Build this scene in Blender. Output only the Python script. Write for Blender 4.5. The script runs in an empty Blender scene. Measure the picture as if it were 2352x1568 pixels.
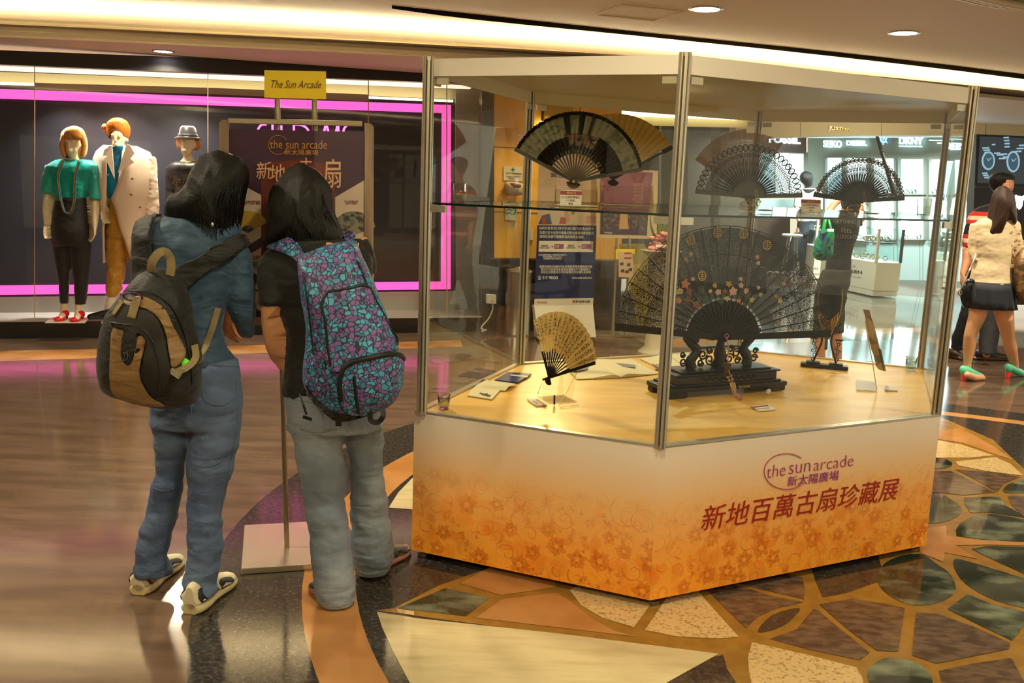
import bpy, math, random
from math import sin, cos, tan, pi, radians, sqrt, atan2, hypot
from mathutils import Vector, Matrix, noise
random.seed(7)
C = bpy.context.scene.collection
SC = bpy.context.scene
# ---------------------------------------------------------------- camera, world, exposure
FPX, PITCH, ROLL, HC = 2145.85, radians(9.789), radians(2.1115), 1.55
FWD = Vector((0, cos(PITCH), -sin(PITCH)))
_r0 = Vector((1, 0, 0)); _u0 = _r0.cross(FWD)
RGT = cos(ROLL)*_r0 + sin(ROLL)*_u0
UPV = -sin(ROLL)*_r0 + cos(ROLL)*_u0
CAM = Vector((0, 0, HC))
cd = bpy.data.cameras.new('camera'); cam = bpy.data.objects.new('camera', cd); C.objects.link(cam)
cd.sensor_width = 36; cd.lens = FPX/2352*36; cd.clip_start = .05; cd.clip_end = 200
cam.matrix_world = Matrix((( RGT.x, UPV.x, -FWD.x, 0), (RGT.y, UPV.y, -FWD.y, 0), (RGT.z, UPV.z, -FWD.z, HC), (0, 0, 0, 1)))
SC.camera = cam
SC.view_settings.view_transform = 'Standard'; SC.view_settings.look = 'None'
SC.view_settings.gamma = 1; SC.view_settings.exposure = 0.48; SC.view_settings.use_curve_mapping = False
SC.cycles.transparent_max_bounces = 24; SC.cycles.max_bounces = 8; SC.cycles.transmission_bounces = 8
SC.cycles.glossy_bounces = 4; SC.cycles.diffuse_bounces = 4
SC.cycles.caustics_reflective = False; SC.cycles.caustics_refractive = False
SC.cycles.sample_clamp_indirect = 6
wd = bpy.data.worlds.new('hall_ambience'); SC.world = wd; wd.use_nodes = True
wd.node_tree.nodes['Background'].inputs[0].default_value = (1, .88, .64, 1)
wd.node_tree.nodes['Background'].inputs[1].default_value = .8

def ray(x, y): return FWD + (x-1176)/FPX*RGT - (y-784)/FPX*UPV
def at(x, y, Y): d = ray(x, y); return CAM + d*(Y/d.y)                    # point of a sight line at depth Y
def onz(x, y, z=0.0): d = ray(x, y); return CAM + d*((z-HC)/d.z)            # ... on a level plane
def onpl(x, y, p, n): d = ray(x, y); n = Vector(n); return CAM + d*((Vector(p)-CAM).dot(n)/d.dot(n))

# ---------------------------------------------------------------- lamps of the hall
WARM = (1, .86, .54)
def area(name, loc, size, power, col=WARM, rot=(0, 0, 0), size_y=None, spread=None):
    l = bpy.data.lights.new(name, 'AREA'); l.energy = power; l.color = col; l.size = size
    if size_y: l.shape = 'RECTANGLE'; l.size_y = size_y
    else: l.shape = 'DISK'
    if spread: l.spread = radians(spread)
    o = bpy.data.objects.new(name, l); o.location = loc; o.rotation_euler = rot; C.objects.link(o); return o

# ---------------------------------------------------------------- colour and materials
def lin(h):
    if isinstance(h, str):
        h = h.lstrip('#'); c = [int(h[i:i+2], 16)/255 for i in (0, 2, 4)]
    else: c = [v/255 for v in h]
    return tuple(v/12.92 if v <= .04045 else ((v+.055)/1.055)**2.4 for v in c)
MATS = {}
def mat(name, col, rough=.5, metal=0, spec=.5, emit=None, es=0, bump=0, bscale=40, col2=None, cscale=6, stretch=(1, 1, 1), cdet=4, cr=(.4, .6), alpha=1, trans=0, ior=1.45, sheen=0, coat=0, kind='noise', wr=None):
    if name in MATS: return MATS[name]
    m = bpy.data.materials.new(name); m.use_nodes = True; MATS[name] = m
    nt = m.node_tree; N = nt.nodes; L = nt.links; b = N['Principled BSDF']
    b.inputs['Base Color'].default_value = (*lin(col), 1); b.inputs['Roughness'].default_value = rough
    b.inputs['Metallic'].default_value = metal; b.inputs['Specular IOR Level'].default_value = spec
    b.inputs['IOR'].default_value = ior
    if trans: b.inputs['Transmission Weight'].default_value = trans
    if sheen: b.inputs['Sheen Weight'].default_value = sheen
    if coat: b.inputs['Coat Weight'].default_value = coat
    if emit: b.inputs['Emission Color'].default_value = (*lin(emit), 1); b.inputs['Emission Strength'].default_value = es
    if alpha < 1: b.inputs['Alpha'].default_value = alpha
    if bump or col2:
        tc = N.new('ShaderNodeTexCoord'); mp = N.new('ShaderNodeMapping'); mp.inputs['Scale'].default_value = stretch
        L.new(tc.outputs['Object'], mp.inputs[0])
    if col2:
        if kind == 'noise':
            t = N.new('ShaderNodeTexNoise'); t.inputs['Scale'].default_value = cscale; t.inputs['Detail'].default_value = cdet; out = t.outputs[0]
        elif kind == 'cells':
            t = N.new('ShaderNodeTexVoronoi'); t.inputs['Scale'].default_value = cscale; out = t.outputs['Color']
        elif kind == 'edge':
            t = N.new('ShaderNodeTexVoronoi'); t.feature = 'DISTANCE_TO_EDGE'; t.inputs['Scale'].default_value = cscale; out = t.outputs[0]
        elif kind == 'wave':
            t = N.new('ShaderNodeTexWave'); t.inputs['Scale'].default_value = cscale; t.inputs['Distortion'].default_value = 3; t.inputs['Detail'].default_value = cdet; out = t.outputs[0]
        L.new(mp.outputs[0], t.inputs['Vector'])
        r = N.new('ShaderNodeValToRGB'); r.color_ramp.elements[0].position = cr[0]; r.color_ramp.elements[1].position = cr[1]
        r.color_ramp.elements[0].color = (*lin(col), 1); r.color_ramp.elements[1].color = (*lin(col2), 1)
        L.new(out, r.inputs[0]); L.new(r.outputs[0], b.inputs['Base Color'])
    if wr:
        tw = N.new('ShaderNodeTexNoise'); tw.inputs['Scale'].default_value = wr[1]; tw.inputs['Detail'].default_value = 2; tw.inputs['Distortion'].default_value = .6
        mw = N.new('ShaderNodeMapping'); mw.inputs['Scale'].default_value = (1, 1, 2.4); L.new(tc.outputs['Object'], mw.inputs[0]); L.new(mw.outputs[0], tw.inputs['Vector'])
        wb = N.new('ShaderNodeBump'); wb.inputs['Strength'].default_value = wr[0]; wb.inputs['Distance'].default_value = .03; L.new(tw.outputs[0], wb.inputs['Height'])
    if bump:
        t2 = N.new('ShaderNodeTexNoise'); t2.inputs['Scale'].default_value = bscale; t2.inputs['Detail'].default_value = 3
        L.new(mp.outputs[0], t2.inputs['Vector']); bp = N.new('ShaderNodeBump'); bp.inputs['Strength'].default_value = bump; bp.inputs['Distance'].default_value = .01
        L.new(t2.outputs[0], bp.inputs['Height']); L.new(bp.outputs[0], b.inputs['Normal'])
        if wr: L.new(wb.outputs[0], bp.inputs['Normal'])
    return m
def glow(name, col, s):
    if name in MATS: return MATS[name]
    m = bpy.data.materials.new(name); m.use_nodes = True; MATS[name] = m; nt = m.node_tree
    e = nt.nodes.new('ShaderNodeEmission'); e.inputs[0].default_value = (*lin(col), 1); e.inputs[1].default_value = s
    nt.links.new(e.outputs[0], nt.nodes['Material Output'].inputs[0]); return m
def pane_mat(name, tint=(1, 1, 1), refl=.9, rough=0.0):
    if name in MATS: return MATS[name]
    m = bpy.data.materials.new(name); m.use_nodes = True; MATS[name] = m; nt = m.node_tree; N = nt.nodes; L = nt.links
    tr = N.new('ShaderNodeBsdfTransparent'); tr.inputs[0].default_value = (*tint, 1)
    gl = N.new('ShaderNodeBsdfGlossy'); gl.inputs['Roughness'].default_value = rough
    lw = N.new('ShaderNodeLayerWeight'); lw.inputs[0].default_value = .5
    pw = N.new('ShaderNodeMath'); pw.operation = 'POWER'; pw.inputs[1].default_value = 5; L.new(lw.outputs['Facing'], pw.inputs[0])
    mu = N.new('ShaderNodeMath'); mu.operation = 'MULTIPLY_ADD'; mu.inputs[1].default_value = refl*.9; mu.inputs[2].default_value = .024*refl
    mx = N.new('ShaderNodeMixShader'); L.new(pw.outputs[0], mu.inputs[0]); L.new(mu.outputs[0], mx.inputs[0])
    L.new(tr.outputs[0], mx.inputs[1]); L.new(gl.outputs[0], mx.inputs[2]); L.new(mx.outputs[0], N['Material Output'].inputs[0]); return m

# ---------------------------------------------------------------- mesh builder
WM = {}
def tag(o, label=None, cat=None, group=None, kind=None):
    if label: o['label'] = label
    if cat: o['category'] = cat
    if group: o['group'] = group
    if kind: o['kind'] = kind
    return o
def empty(name, loc, label, cat, group=None, rz=0):
    o = bpy.data.objects.new(name, None); C.objects.link(o); o.location = loc; o.rotation_euler = (0, 0, rz)
    o.empty_display_size = .1
    WM[o.name] = Matrix.Translation(Vector(loc)) @ Matrix.Rotation(rz, 4, 'Z'); return tag(o, label, cat, group)
def copy_tree(o, parent=None):
    c = o.copy(); C.objects.link(c); c.parent = parent; WM[c.name] = WM.get(o.name, Matrix())
    for ch in list(o.children): copy_tree(ch, c)
    return c
def frame(loc=(0, 0, 0), rz=0, rx=0, ry=0, s=1):
    return Matrix.Translation(Vector(loc)) @ Matrix.Rotation(rz, 4, 'Z') @ Matrix.Rotation(rx, 4, 'X') @ Matrix.Rotation(ry, 4, 'Y') @ Matrix.Scale(s, 4)
class MB:
    def __init__(s, M=None): s.v = []; s.f = []; s.sm = []; s.mi = []; s.M = M or Matrix(); s.cur = 0
    def add(s, vs, fs, smooth=False):
        n = len(s.v); s.v += [s.M @ Vector(p) for p in vs]
        for f in fs: s.f.append([i+n for i in f]); s.sm.append(smooth); s.mi.append(s.cur)
        return s
    def box(s, c, d, rz=0, rx=0, ry=0):
        m = frame(c, rz, rx, ry); x, y, z = d[0]/2, d[1]/2, d[2]/2
        vs = [m @ Vector(p) for p in ((-x,-y,-z),(x,-y,-z),(x,y,-z),(-x,y,-z),(-x,-y,z),(x,-y,z),(x,y,z),(-x,y,z))]
        return s.add(vs, [(0,3,2,1),(4,5,6,7),(0,1,5,4),(1,2,6,5),(2,3,7,6),(3,0,4,7)])
    def prism(s, pts, z0, z1, smooth=False):
        n = len(pts); vs = [(p[0], p[1], z0) for p in pts]+[(p[0], p[1], z1) for p in pts]
        a = sum(pts[i][0]*pts[(i+1) % n][1]-pts[(i+1) % n][0]*pts[i][1] for i in range(n))
        fs = [[i, (i+1) % n, (i+1) % n+n, i+n] for i in range(n)]; bot = list(range(n))[::-1]; top = list(range(n, 2*n))
        if a < 0: fs = [f[::-1] for f in fs]; bot = bot[::-1]; top = top[::-1]
        s.add(vs, [bot, top]); k = len(s.v)-2*n
        for f in fs: s.f.append([i+k for i in f]); s.sm.append(smooth); s.mi.append(s.cur)
        return s
    def slab(s, pts, t, n=None):                      # planar polygon (3-D points) given a thickness along its normal
        P = [Vector(p) for p in pts]; nn = Vector(n) if n else (P[1]-P[0]).cross(P[2]-P[0]); nn = nn.normalized()*t; k = len(P)
        return s.add(P+[p+nn for p in P], [list(range(k))[::-1], list(range(k, 2*k))]+[[i, (i+1) % k, (i+1) % k+k, i+k] for i in range(k)])
    def loft(s, rings, cap=True, closed=True, smooth=True):
        n = len(rings[0]); vs = [p for r in rings for p in r]; fs = []
        for i in range(len(rings)-1):
            for j in range(n if closed else n-1):
                a, b = i*n+j, i*n+(j+1) % n; fs.append([a, b, b+n, a+n])
        s.add(vs, fs, smooth)
        if cap and closed:
            for r, rev in ((rings[0], True), (rings[-1], False)):
                c = sum((Vector(p) for p in r), Vector())/n; f = [[i, (i+1) % n, n] for i in range(n)]
                s.add(list(r)+[c], [x[::-1] for x in f] if rev else f, smooth)
        return s
    def tube(s, pts, r, n=8, cap=True, flat=1):
        P = [Vector(p) for p in pts]; R = r if isinstance(r, (list, tuple)) else [r]*len(P); rings = []; up = None
        for i, p in enumerate(P):
            t = (P[min(i+1, len(P)-1)]-P[max(i-1, 0)]).normalized()
            if up is None: up = Vector((0, 0, 1)) if abs(t.z) < .9 else Vector((0, 1, 0))
            a = t.cross(up); a = a.normalized() if a.length > 1e-6 else Vector((1, 0, 0)); b = a.cross(t).normalized(); up = b
            rings.append([p+R[i]*(cos(2*pi*j/n)*a+flat*sin(2*pi*j/n)*b) for j in range(n)])
        return s.loft(rings, cap)
    def cyl(s, c, r, h, n=24, r2=None, smooth=True):
        r2 = r if r2 is None else r2; x, y, z = c
        ra = [(x+r*cos(2*pi*j/n), y+r*sin(2*pi*j/n), z) for j in range(n)]; rb = [(x+r2*cos(2*pi*j/n), y+r2*sin(2*pi*j/n), z+h) for j in range(n)]
        s.add(ra+rb, [[j, (j+1) % n, (j+1) % n+n, j+n] for j in range(n)], smooth)
        return s.add(ra+rb, [list(range(n))[::-1], list(range(n, 2*n))])
    def lathe(s, c, prof, n=24, smooth=True):
        x, y, z = c; rings = [[(x+r*cos(2*pi*j/n), y+r*sin(2*pi*j/n), z+h) for j in range(n)] for r, h in prof]
        return s.loft(rings, True, True, smooth)
    def ell(s, c, r, n=16, m=10, rot=None):
        c = Vector(c); R = rot or Matrix.Identity(3); rings = []
        for i in range(1, m):
            t = pi*i/m; rings.append([c+R @ Vector((r[0]*sin(t)*cos(2*pi*j/n), r[1]*sin(t)*sin(2*pi*j/n), -r[2]*cos(t))) for j in range(n)])
        top, bot = c+R @ Vector((0, 0, r[2])), c-R @ Vector((0, 0, r[2])); s.loft(rings, False)
        s.add(rings[0]+[bot], [[(i+1) % n, i, n] for i in range(n)], True); return s.add(rings[-1]+[top], [[i, (i+1) % n, n] for i in range(n)], True)
    def caps(s, pts, n=12):                            # tapered limb with round ends: (point, radius) ...
        P = [Vector(p[0]) for p in pts]; R = [p[1] for p in pts]
        a = (P[0]-P[1]).normalized(); b = (P[-1]-P[-2]).normalized()
        pp = [P[0]+a*R[0]*.95, P[0]+a*R[0]*.7]+P+[P[-1]+b*R[-1]*.7, P[-1]+b*R[-1]*.95]
        rr = [R[0]*.3, R[0]*.72]+R+[R[-1]*.72, R[-1]*.3]
        return s.tube(pp, rr, n)
    def build(s, name, m, parent=None, base=None, label=None):
        ms = m if isinstance(m, (list, tuple)) else [m]
        if parent is not None: W = WM[parent.name]
        else:
            if base is None:
                xs = [p.x for p in s.v]; ys = [p.y for p in s.v]; base = ((min(xs)+max(xs))/2, (min(ys)+max(ys))/2, min(p.z for p in s.v))
            W = Matrix.Translation(Vector(base))
        I = W.inverted(); me = bpy.data.meshes.new(name); me.from_pydata([I @ p for p in s.v], [], s.f); 
        me.polygons.foreach_set('use_smooth', s.sm); me.polygons.foreach_set('material_index', s.mi)
        for q in ms: me.materials.append(q)
        me.update(); o = bpy.data.objects.new(name, me); C.objects.link(o)
        if parent is not None: o.parent = parent
        else: o.location = W.translation
        WM[o.name] = W
        if label: o['label'] = label
        return o
def bevel(o, w=.004, seg=2):
    b = o.modifiers.new('bevel', 'BEVEL'); b.width = w; b.segments = seg; b.limit_method = 'ANGLE'; b.angle_limit = radians(40); return o
def fuse(o, voxel=.01, smooth=6, fac=.6):             # one continuous skin out of overlapping volumes
    r = o.modifiers.new('r', 'REMESH'); r.mode = 'VOXEL'; r.voxel_size = voxel; r.use_smooth_shade = True
    k = o.modifiers.new('s', 'SMOOTH'); k.factor = fac; k.iterations = smooth
    dg = bpy.context.evaluated_depsgraph_get(); me = bpy.data.meshes.new_from_object(o.evaluated_get(dg)); me.name = o.data.name
    o.modifiers.clear(); mts = [x for x in o.data.materials]; o.data = me
    if not me.materials:
        for x in mts: me.materials.append(x)
    for p in me.polygons: p.use_smooth = True
    return o
def ruffle(o, amp, f=(8, 8, 8), amp2=0, f2=(30, 30, 30), mask=None, seed=0):
    me = o.data; ns = [v.normal.copy() for v in me.vertices]
    for v, n in zip(me.vertices, ns):
        p = v.co; d = amp*noise.noise(Vector((p.x*f[0]+seed, p.y*f[1], p.z*f[2])))
        if amp2: d += amp2*noise.noise(Vector((p.x*f2[0], p.y*f2[1]+seed, p.z*f2[2])))
        v.co = p+n*d*(mask(p) if mask else 1)
    me.update(); return o
def spl(pts, k=6, closed=False):                       # Catmull-Rom through 2-D or 3-D points
    P = [Vector(p) for p in pts]; n = len(P); out = []
    for i in range(n if closed else n-1):
        if closed: a, b, c, d = P[(i-1) % n], P[i], P[(i+1) % n], P[(i+2) % n]
        else: a, b, c, d = P[max(i-1, 0)], P[i], P[i+1], P[min(i+2, n-1)]
        for j in range(k):
            t = j/k; out.append(.5*((2*b)+(c-a)*t+(2*a-5*b+4*c-d)*t*t+(3*b-a-3*c+d)*t**3))
    if not closed: out.append(P[-1])
    return out
def pillow(mb, cont, Y, tf, tb, rings=8, k=4, centre=None, lean=0, p=2.0):   # volume whose outline follows a contour; tf/tb = depth to front/back
    ps = [v for v in spl(cont, k, True)]; n = len(ps); y0 = sum(q.y for q in ps)/n
    W = [at(q.x, q.y, Y+lean*(q.y-y0)) for q in ps]
    c = at(centre[0], centre[1], Y+lean*(centre[1]-y0)) if centre else sum(W, Vector())/n; R = []
    for i in range(-rings, rings+1):
        a = abs(i)/rings*pi/2*.985; s_ = cos(a)**(2/p); d = sin(a)**(2/p)*(tb if i > 0 else -tf)
        R.append([c+(w-c)*s_+Vector((0, d, 0)) for w in W])
    return mb.loft(R)
def sect(mb, secs, n=20, cap=True, p=2.0):              # loft of (xl, xr, y, Y, depth ratio) sections read off the silhouette
    R = []
    for xl, xr, y, Y, q in secs:
        L, Rr = at(xl, y, Y), at(xr, y, Y); c = (L+Rr)/2; a = (Rr-L)/2; b = Vector((0, a.length*q, 0)); r = []
        for j in range(n):
            ct, st = cos(2*pi*j/n), sin(2*pi*j/n); r.append(c+a*math.copysign(abs(ct)**(2/p), ct)+b*math.copysign(abs(st)**(2/p), st))
        R.append(r)
    return mb.loft(R[::-1], cap)
def fine(secs, k=4):
    V = [tuple(x) for x in secs]; out = []
    for i in range(len(V)-1):
        a, b, c, d = V[max(i-1, 0)], V[i], V[i+1], V[min(i+2, len(V)-1)]
        for j in range(k):
            t = j/k; out.append(tuple(.5*(2*B+(C_-A)*t+(2*A-5*B+4*C_-D)*t*t+(3*B-A-3*C_+D)*t**3) for A, B, C_, D in zip(a, b, c, d)))
    out.append(V[-1]); return out
def text(s, M, size, m, parent, name='lettering', ext=.001, bold=0, shear=0, align='CENTER', sx=1, base=None, spacing=1, label=None, line=1):
    cu = bpy.data.curves.new(name, 'FONT'); cu.body = s; cu.size = size; cu.extrude = ext; cu.offset = bold; cu.shear = shear
    cu.align_x = align; cu.align_y = 'CENTER'; cu.space_character = spacing; cu.resolution_u = 3; cu.space_line = line
    t = bpy.data.objects.new('t', cu); C.objects.link(t); dg = bpy.context.evaluated_depsgraph_get(); dg.update()
    me = bpy.data.meshes.new_from_object(t.evaluated_get(dg)); bpy.data.objects.remove(t); bpy.data.curves.remove(cu)
    W = WM[parent.name] if parent is not None else Matrix.Translation(M.translation)
    me.transform(Matrix.Diagonal((sx, 1, 1, 1))); me.transform(W.inverted() @ M); me.materials.clear(); me.materials.append(m); me.name = name
    o = bpy.data.objects.new(name, me); C.objects.link(o)
    if parent is not None: o.parent = parent
    else: o.location = M.translation
    WM[o.name] = W
    if label: o['label'] = label
    return o
def face(p, u, n_up=(0, 0, 1)):                         # matrix whose x runs along u, y up: for things printed on upright faces
    u = Vector(u).normalized(); up = Vector(n_up).normalized(); w = u.cross(up)
    return Matrix(((u.x, up.x, w.x, p[0]), (u.y, up.y, w.y, p[1]), (u.z, up.z, w.z, p[2]), (0, 0, 0, 1)))
# ================================================================ the setting
WA = radians(17.9); WU = Vector((cos(WA), sin(WA), 0)); WN = Vector((-sin(WA), cos(WA), 0)); W0 = Vector((0, 9.625, 0))
def wp(x, y, off=0): return onpl(x, y, W0+WN*off, WN)          # photo sight line met with the shopfront plane (off = behind it)
def ws(s, z, off=0): return W0+WU*s+WN*off+Vector((0, 0, z))
def st(o): return tag(o, kind='structure')
black = mat('fascia_black', '#1a1a1c', .35)
dark_gl = mat('dark_glass_panel', '#2b2b33', .25)
cream_c = mat('ceiling_plaster', '#e6dccb', .75)
soff_c = mat('soffit_plaster', '#f0e0d2', .6)
mould = mat('moulding_paint', '#e6dcc0', .5)
brown_m = mat('brown_marble', '#584538', .12, col2='#6e5848', cscale=2.2, stretch=(1, 4.5, 1), cdet=9, cr=(.35, .7), spec=.45)
dark_gr = mat('dark_granite', '#2a2622', .12, col2='#4f483f', cscale=60, cdet=3, cr=(.4, .75), spec=.6)
orange_m = mat('orange_marble', '#a8733c', .1, col2='#b98650', cscale=3, cdet=6, spec=.6)
cream_m = mat('cream_marble', '#cbbd93', .1, col2='#b3a276', cscale=4, stretch=(1, 5, 1), cdet=8, cr=(.45, .8), spec=.6)
brass_m = mat('bronze_stone', '#8a6528', .14, col2='#96702f', cscale=12, spec=.6)
green_m = mat('green_marble', '#222e26', .06, col2='#7c8670', cscale=4, stretch=(1, 1.6, 1), cdet=14, cr=(.50, .70), spec=.7)
terr_m = mat('speckled_granite', '#d0b27c', .12, col2='#8b7448', cscale=85, cdet=2, cr=(.52, .72), spec=.6)
brown_g = mat('brown_granite', '#4b3b30', .08, col2='#6a5545', cscale=14, stretch=(1, 2, 1), cdet=9, spec=.6)
grey_f = mat('grey_floor_tile', '#77736a', .06, col2='#8a867a', cscale=1.2, spec=.6)

# ---------------- floor with its inlaid medallion (thin layers of stone)
f = MB(); mats = [brown_m, dark_gr, orange_m, cream_m, brass_m, green_m, terr_m, brown_g, grey_f]
f.cur = 0; f.add([(-9, -5, 0), (12, -5, 0), (12, 21, 0), (-9, 21, 0)], [(0, 1, 2, 3)])
def flat(P, z, i):
    f.cur = i; f.add([(p[0], p[1], z) for p in P], [list(range(len(P)))])
# orange band along the shopfront and the one crossing before the watch shop
def band(pa, pb, wa, wb, z, i):
    a0, b0 = onz(pa[0], pa[1]), onz(pb[0], pb[1]); a1, b1 = onz(pa[0], pa[1]+wa), onz(pb[0], pb[1]+wb); d = (b0-a0)
    flat([a0-d*.5, a1-d*.5, b1+d*.12, b0+d*.12], z, i)
band((0, 806), (960, 784), 26, 15, .0006, 2)
flat([onz(1500, 800), onz(1395, 742), onz(1400, 705), onz(1560, 640), onz(2352, 700), onz(2352, 800), onz(2130, 775)], .0006, 8)
flat([onz(1500, 785), onz(1750, 760), onz(2130, 752), onz(2130, 762), onz(1750, 775), onz(1500, 800)], .001, 2)
flat([onz(2290, 748), onz(2352, 748), onz(2352, 758), onz(2290, 758)], .0012, 2)
MC = Vector((2.45, 3.97, 0))
def ring_r(th, rl, rr):                                # the medallion is a little wider to one side
    w = .5+.5*cos(th-radians(48)); w = w*w; return rl*(1-w)+rr*w
def disc(rl, rr, z, i):
    n = 160; flat([(MC.x+ring_r(2*pi*k/n, rl, rr)*cos(2*pi*k/n), MC.y+ring_r(2*pi*k/n, rl, rr)*sin(2*pi*k/n)) for k in range(n)], z, i)
disc(3.66, 3.0, .0010, 1); disc(3.28, 2.72, .0016, 2); disc(3.08, 2.60, .0022, 1)
PCN = [0]
def pc(pts, i, z=.0040, sm=0):
    PCN[0] += 1; z = z+PCN[0]*.00003
    P = [onz(x, y) for x, y in pts]
    if sm: P = spl(P, sm, True)
    flat(P, z, i)
K8 = lambda pts: [(1852+x/2.348, 900+y/2.348) for x, y in pts]
K4 = lambda pts: [(820+x/2.1778, 1240+y/2.1778) for x, y in pts]
# bronze ground of the inner figure
pc([(862, 1403), (905, 1398), (1010, 1345), (1150, 1296), (1500, 1150), (1900, 1000), (2165, 960), (2280, 1010), (2360, 1085), (2700, 1300), (2600, 1800), (1700, 1800), (1690, 1568), (1650, 1508)], 4, .0028)
pc(K4([(100, 362), (300, 395), (1000, 470), (1810, 572), (1555, 714), (1300, 860), (420, 860), (262, 714), (180, 560), (125, 440)]), 3, .0034)
pc([(990, 1075), (990, 1175), (893, 1167), (915, 1132), (948, 1098)], 3)
pc(K4([(1830, 575), (1870, 714), (1900, 860), (1320, 860), (1560, 714)]), 1, .0036)
pc(K4([(205, 345), (440, 245), (665, 290), (545, 385)]), 5)
pc(K4([(195, 347), (285, 362), (285, 382), (205, 368)]), 6, .0042)
pc(K4([(515, 220), (705, 120), (985, 160), (995, 240), (720, 280)]), 2)
pc(K4([(595, 393), (725, 300), (1000, 268), (1045, 295), (1180, 400), (1290, 460), (1400, 488)]), 2)
pc(K4([(1065, 255), (1110, 230), (1480, 290), (1480, 310), (1385, 440), (1230, 395), (1120, 330)]), 6)
pc(K4([(1550, 290), (1700, 250), (1740, 300), (1910, 490), (1800, 497), (1600, 487), (1440, 455)]), 6)
pc(K4([(1750, 255), (1880, 225), (2060, 280), (2235, 315), (2100, 345), (2000, 390), (1945, 445)]), 7)
pc(K4([(1900, 220), (2150, 170), (2225, 190), (2240, 240), (2235, 300), (2000, 245)]), 7)
pc(K4([(2005, 465), (2040, 410), (2110, 365), (2215, 345), (2170, 405), (2090, 450)]), 1, .004, 3)
pc([(1768, 1469), (1830, 1447), (1868, 1400), (1878, 1403), (1933, 1449), (1997, 1500), (1975, 1518), (1852, 1492)], 7)
pc([(1727, 1477), (1852, 1505), (1967, 1535), (1980, 1558), (1992, 1610), (1735, 1610), (1720, 1545), (1718, 1510)], 6)
pc(K4([(2265, 120), (2600, 60), (2640, 200), (2440, 270), (2330, 290), (2290, 200)]), 1)
pc(K8([(380, 1010), (420, 930), (520, 885), (625, 880), (700, 930), (770, 980), (805, 1050), (790, 1100), (700, 1145), (590, 1155), (500, 1130), (420, 1080)]), 5, .004, 3)
pc(K8([(800, 905), (880, 920), (1174, 1010), (1300, 1060), (1300, 1200), (1174, 1170), (1000, 1120), (860, 1040), (800, 960)]), 5, .004, 3)
pc(K8([(890, 850), (980, 835), (1174, 840), (1300, 850), (1300, 1010), (1174, 985), (1000, 905)]), 5, .0042)
pc(K8([(805, 750), (830, 710), (900, 670), (1000, 660), (1174, 690), (1300, 700), (1300, 812), (1174, 810), (1000, 805), (810, 780)]), 5)
pc(K8([(560, 545), (690, 545), (760, 570), (830, 620), (830, 660), (760, 700), (660, 712), (560, 700)]), 5, .004, 3)
pc(K8([(850, 572), (1040, 567), (1080, 620), (1174, 670), (1300, 700), (1000, 655), (885, 655), (850, 600)]), 5)
pc(K8([(1085, 565), (1174, 565), (1300, 620), (1300, 700), (1174, 675), (1110, 620)]), 7)
pc(K8([(700, 262), (830, 285), (1010, 345), (880, 358), (690, 358)]), 6)
pc(K8([(805, 378), (1020, 355), (1100, 390), (1170, 455), (970, 430), (820, 400)]), 6)
pc(K8([(700, 210), (835, 198), (1000, 290), (1120, 372), (1020, 340), (850, 280), (700, 256)]), 2)
pc(K8([(800, 420), (1050, 440), (1150, 462), (1060, 500), (1030, 545), (900, 470)]), 7)
pc(K8([(660, 425), (780, 430), (1020, 545), (850, 560), (660, 540)]), 7)
pc(K8([(680, 362), (740, 362), (785, 385), (775, 405), (740, 415), (680, 415)]), 5, .004, 3)
pc(K8([(1060, 530), (1100, 495), (1174, 480), (1260, 480), (1260, 545), (1174, 548), (1080, 548)]), 5, .004, 3)
pc(K8([(600, 850), (640, 740), (755, 725), (755, 780), (905, 800), (1174, 815), (1300, 820), (1300, 836), (1174, 833), (980, 828), (805, 832), (925, 905), (745, 870), (738, 920), (620, 875)]), 2)
pc(K8([(70, 1150), (250, 1120), (430, 1148), (530, 1170), (495, 1405), (380, 1400), (230, 1290)]), 7)
pc(K8([(590, 1195), (700, 1200), (900, 1270), (1100, 1360), (1090, 1392), (700, 1470), (570, 1425)]), 7)
pc(K8([(870, 1095), (1000, 1150), (1174, 1190), (1300, 1220), (1174, 1265), (1110, 1345), (930, 1260), (760, 1175)]), 5)
pc(K8([(330, 1510), (420, 1442), (560, 1455), (640, 1500), (680, 1568), (640, 1640), (480, 1680), (360, 1600)]), 5, .004, 3)
pc(K8([(715, 1510), (900, 1470), (1105, 1440), (1174, 1568), (1200, 1700), (760, 1700)]), 7)
floor = st(f.build('floor', mats, base=(0, 0, 0)))

# ---------------- joints between the marble tiles (dark hairlines)
# ---------------- ceiling: high plane, soffit over the shopfront with a lit cove behind its moulding
def edge(pts, z, k=5): return spl([onz(x, y, z) for x, y in pts], k)
L1 = edge([(-700, 60), (0, 85), (485, 107), (970, 130), (1600, 166), (2352, 232), (2900, 290)], 2.53)
L2 = edge([(-700, 26), (0, 48), (500, 73), (1000, 101), (1600, 146), (2250, 212), (2900, 280)], 2.66)
HI = 2.82
m = MB(); far = [Vector((p.x-2.2 if p.x < 0 else p.x, p.y+7, 2.53)) for p in L1]
for i in range(len(L1)-1): m.add([L1[i], L1[i+1], far[i+1], far[i]], [(0, 1, 2, 3)])
for i in range(len(L1)-1): m.add([p+Vector((0, 0, .1)) for p in (L1[i], L1[i+1], far[i+1], far[i])], [(3, 2, 1, 0)])
st(m.build('ceiling_soffit', soff_c))
m = MB()                                              # stepped crown moulding
prof = [(0, 0), (.18, .018), (.22, .05), (.45, .055), (.55, .085), (.8, .095), (.86, .12), (1, .13), (1.03, .15)]
rows = []
for t, dz in prof:
    rows.append([Vector((a.x+(b.x-a.x)*t, a.y+(b.y-a.y)*t, 2.53+dz)) for a, b in zip(L1, L2)])
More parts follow.
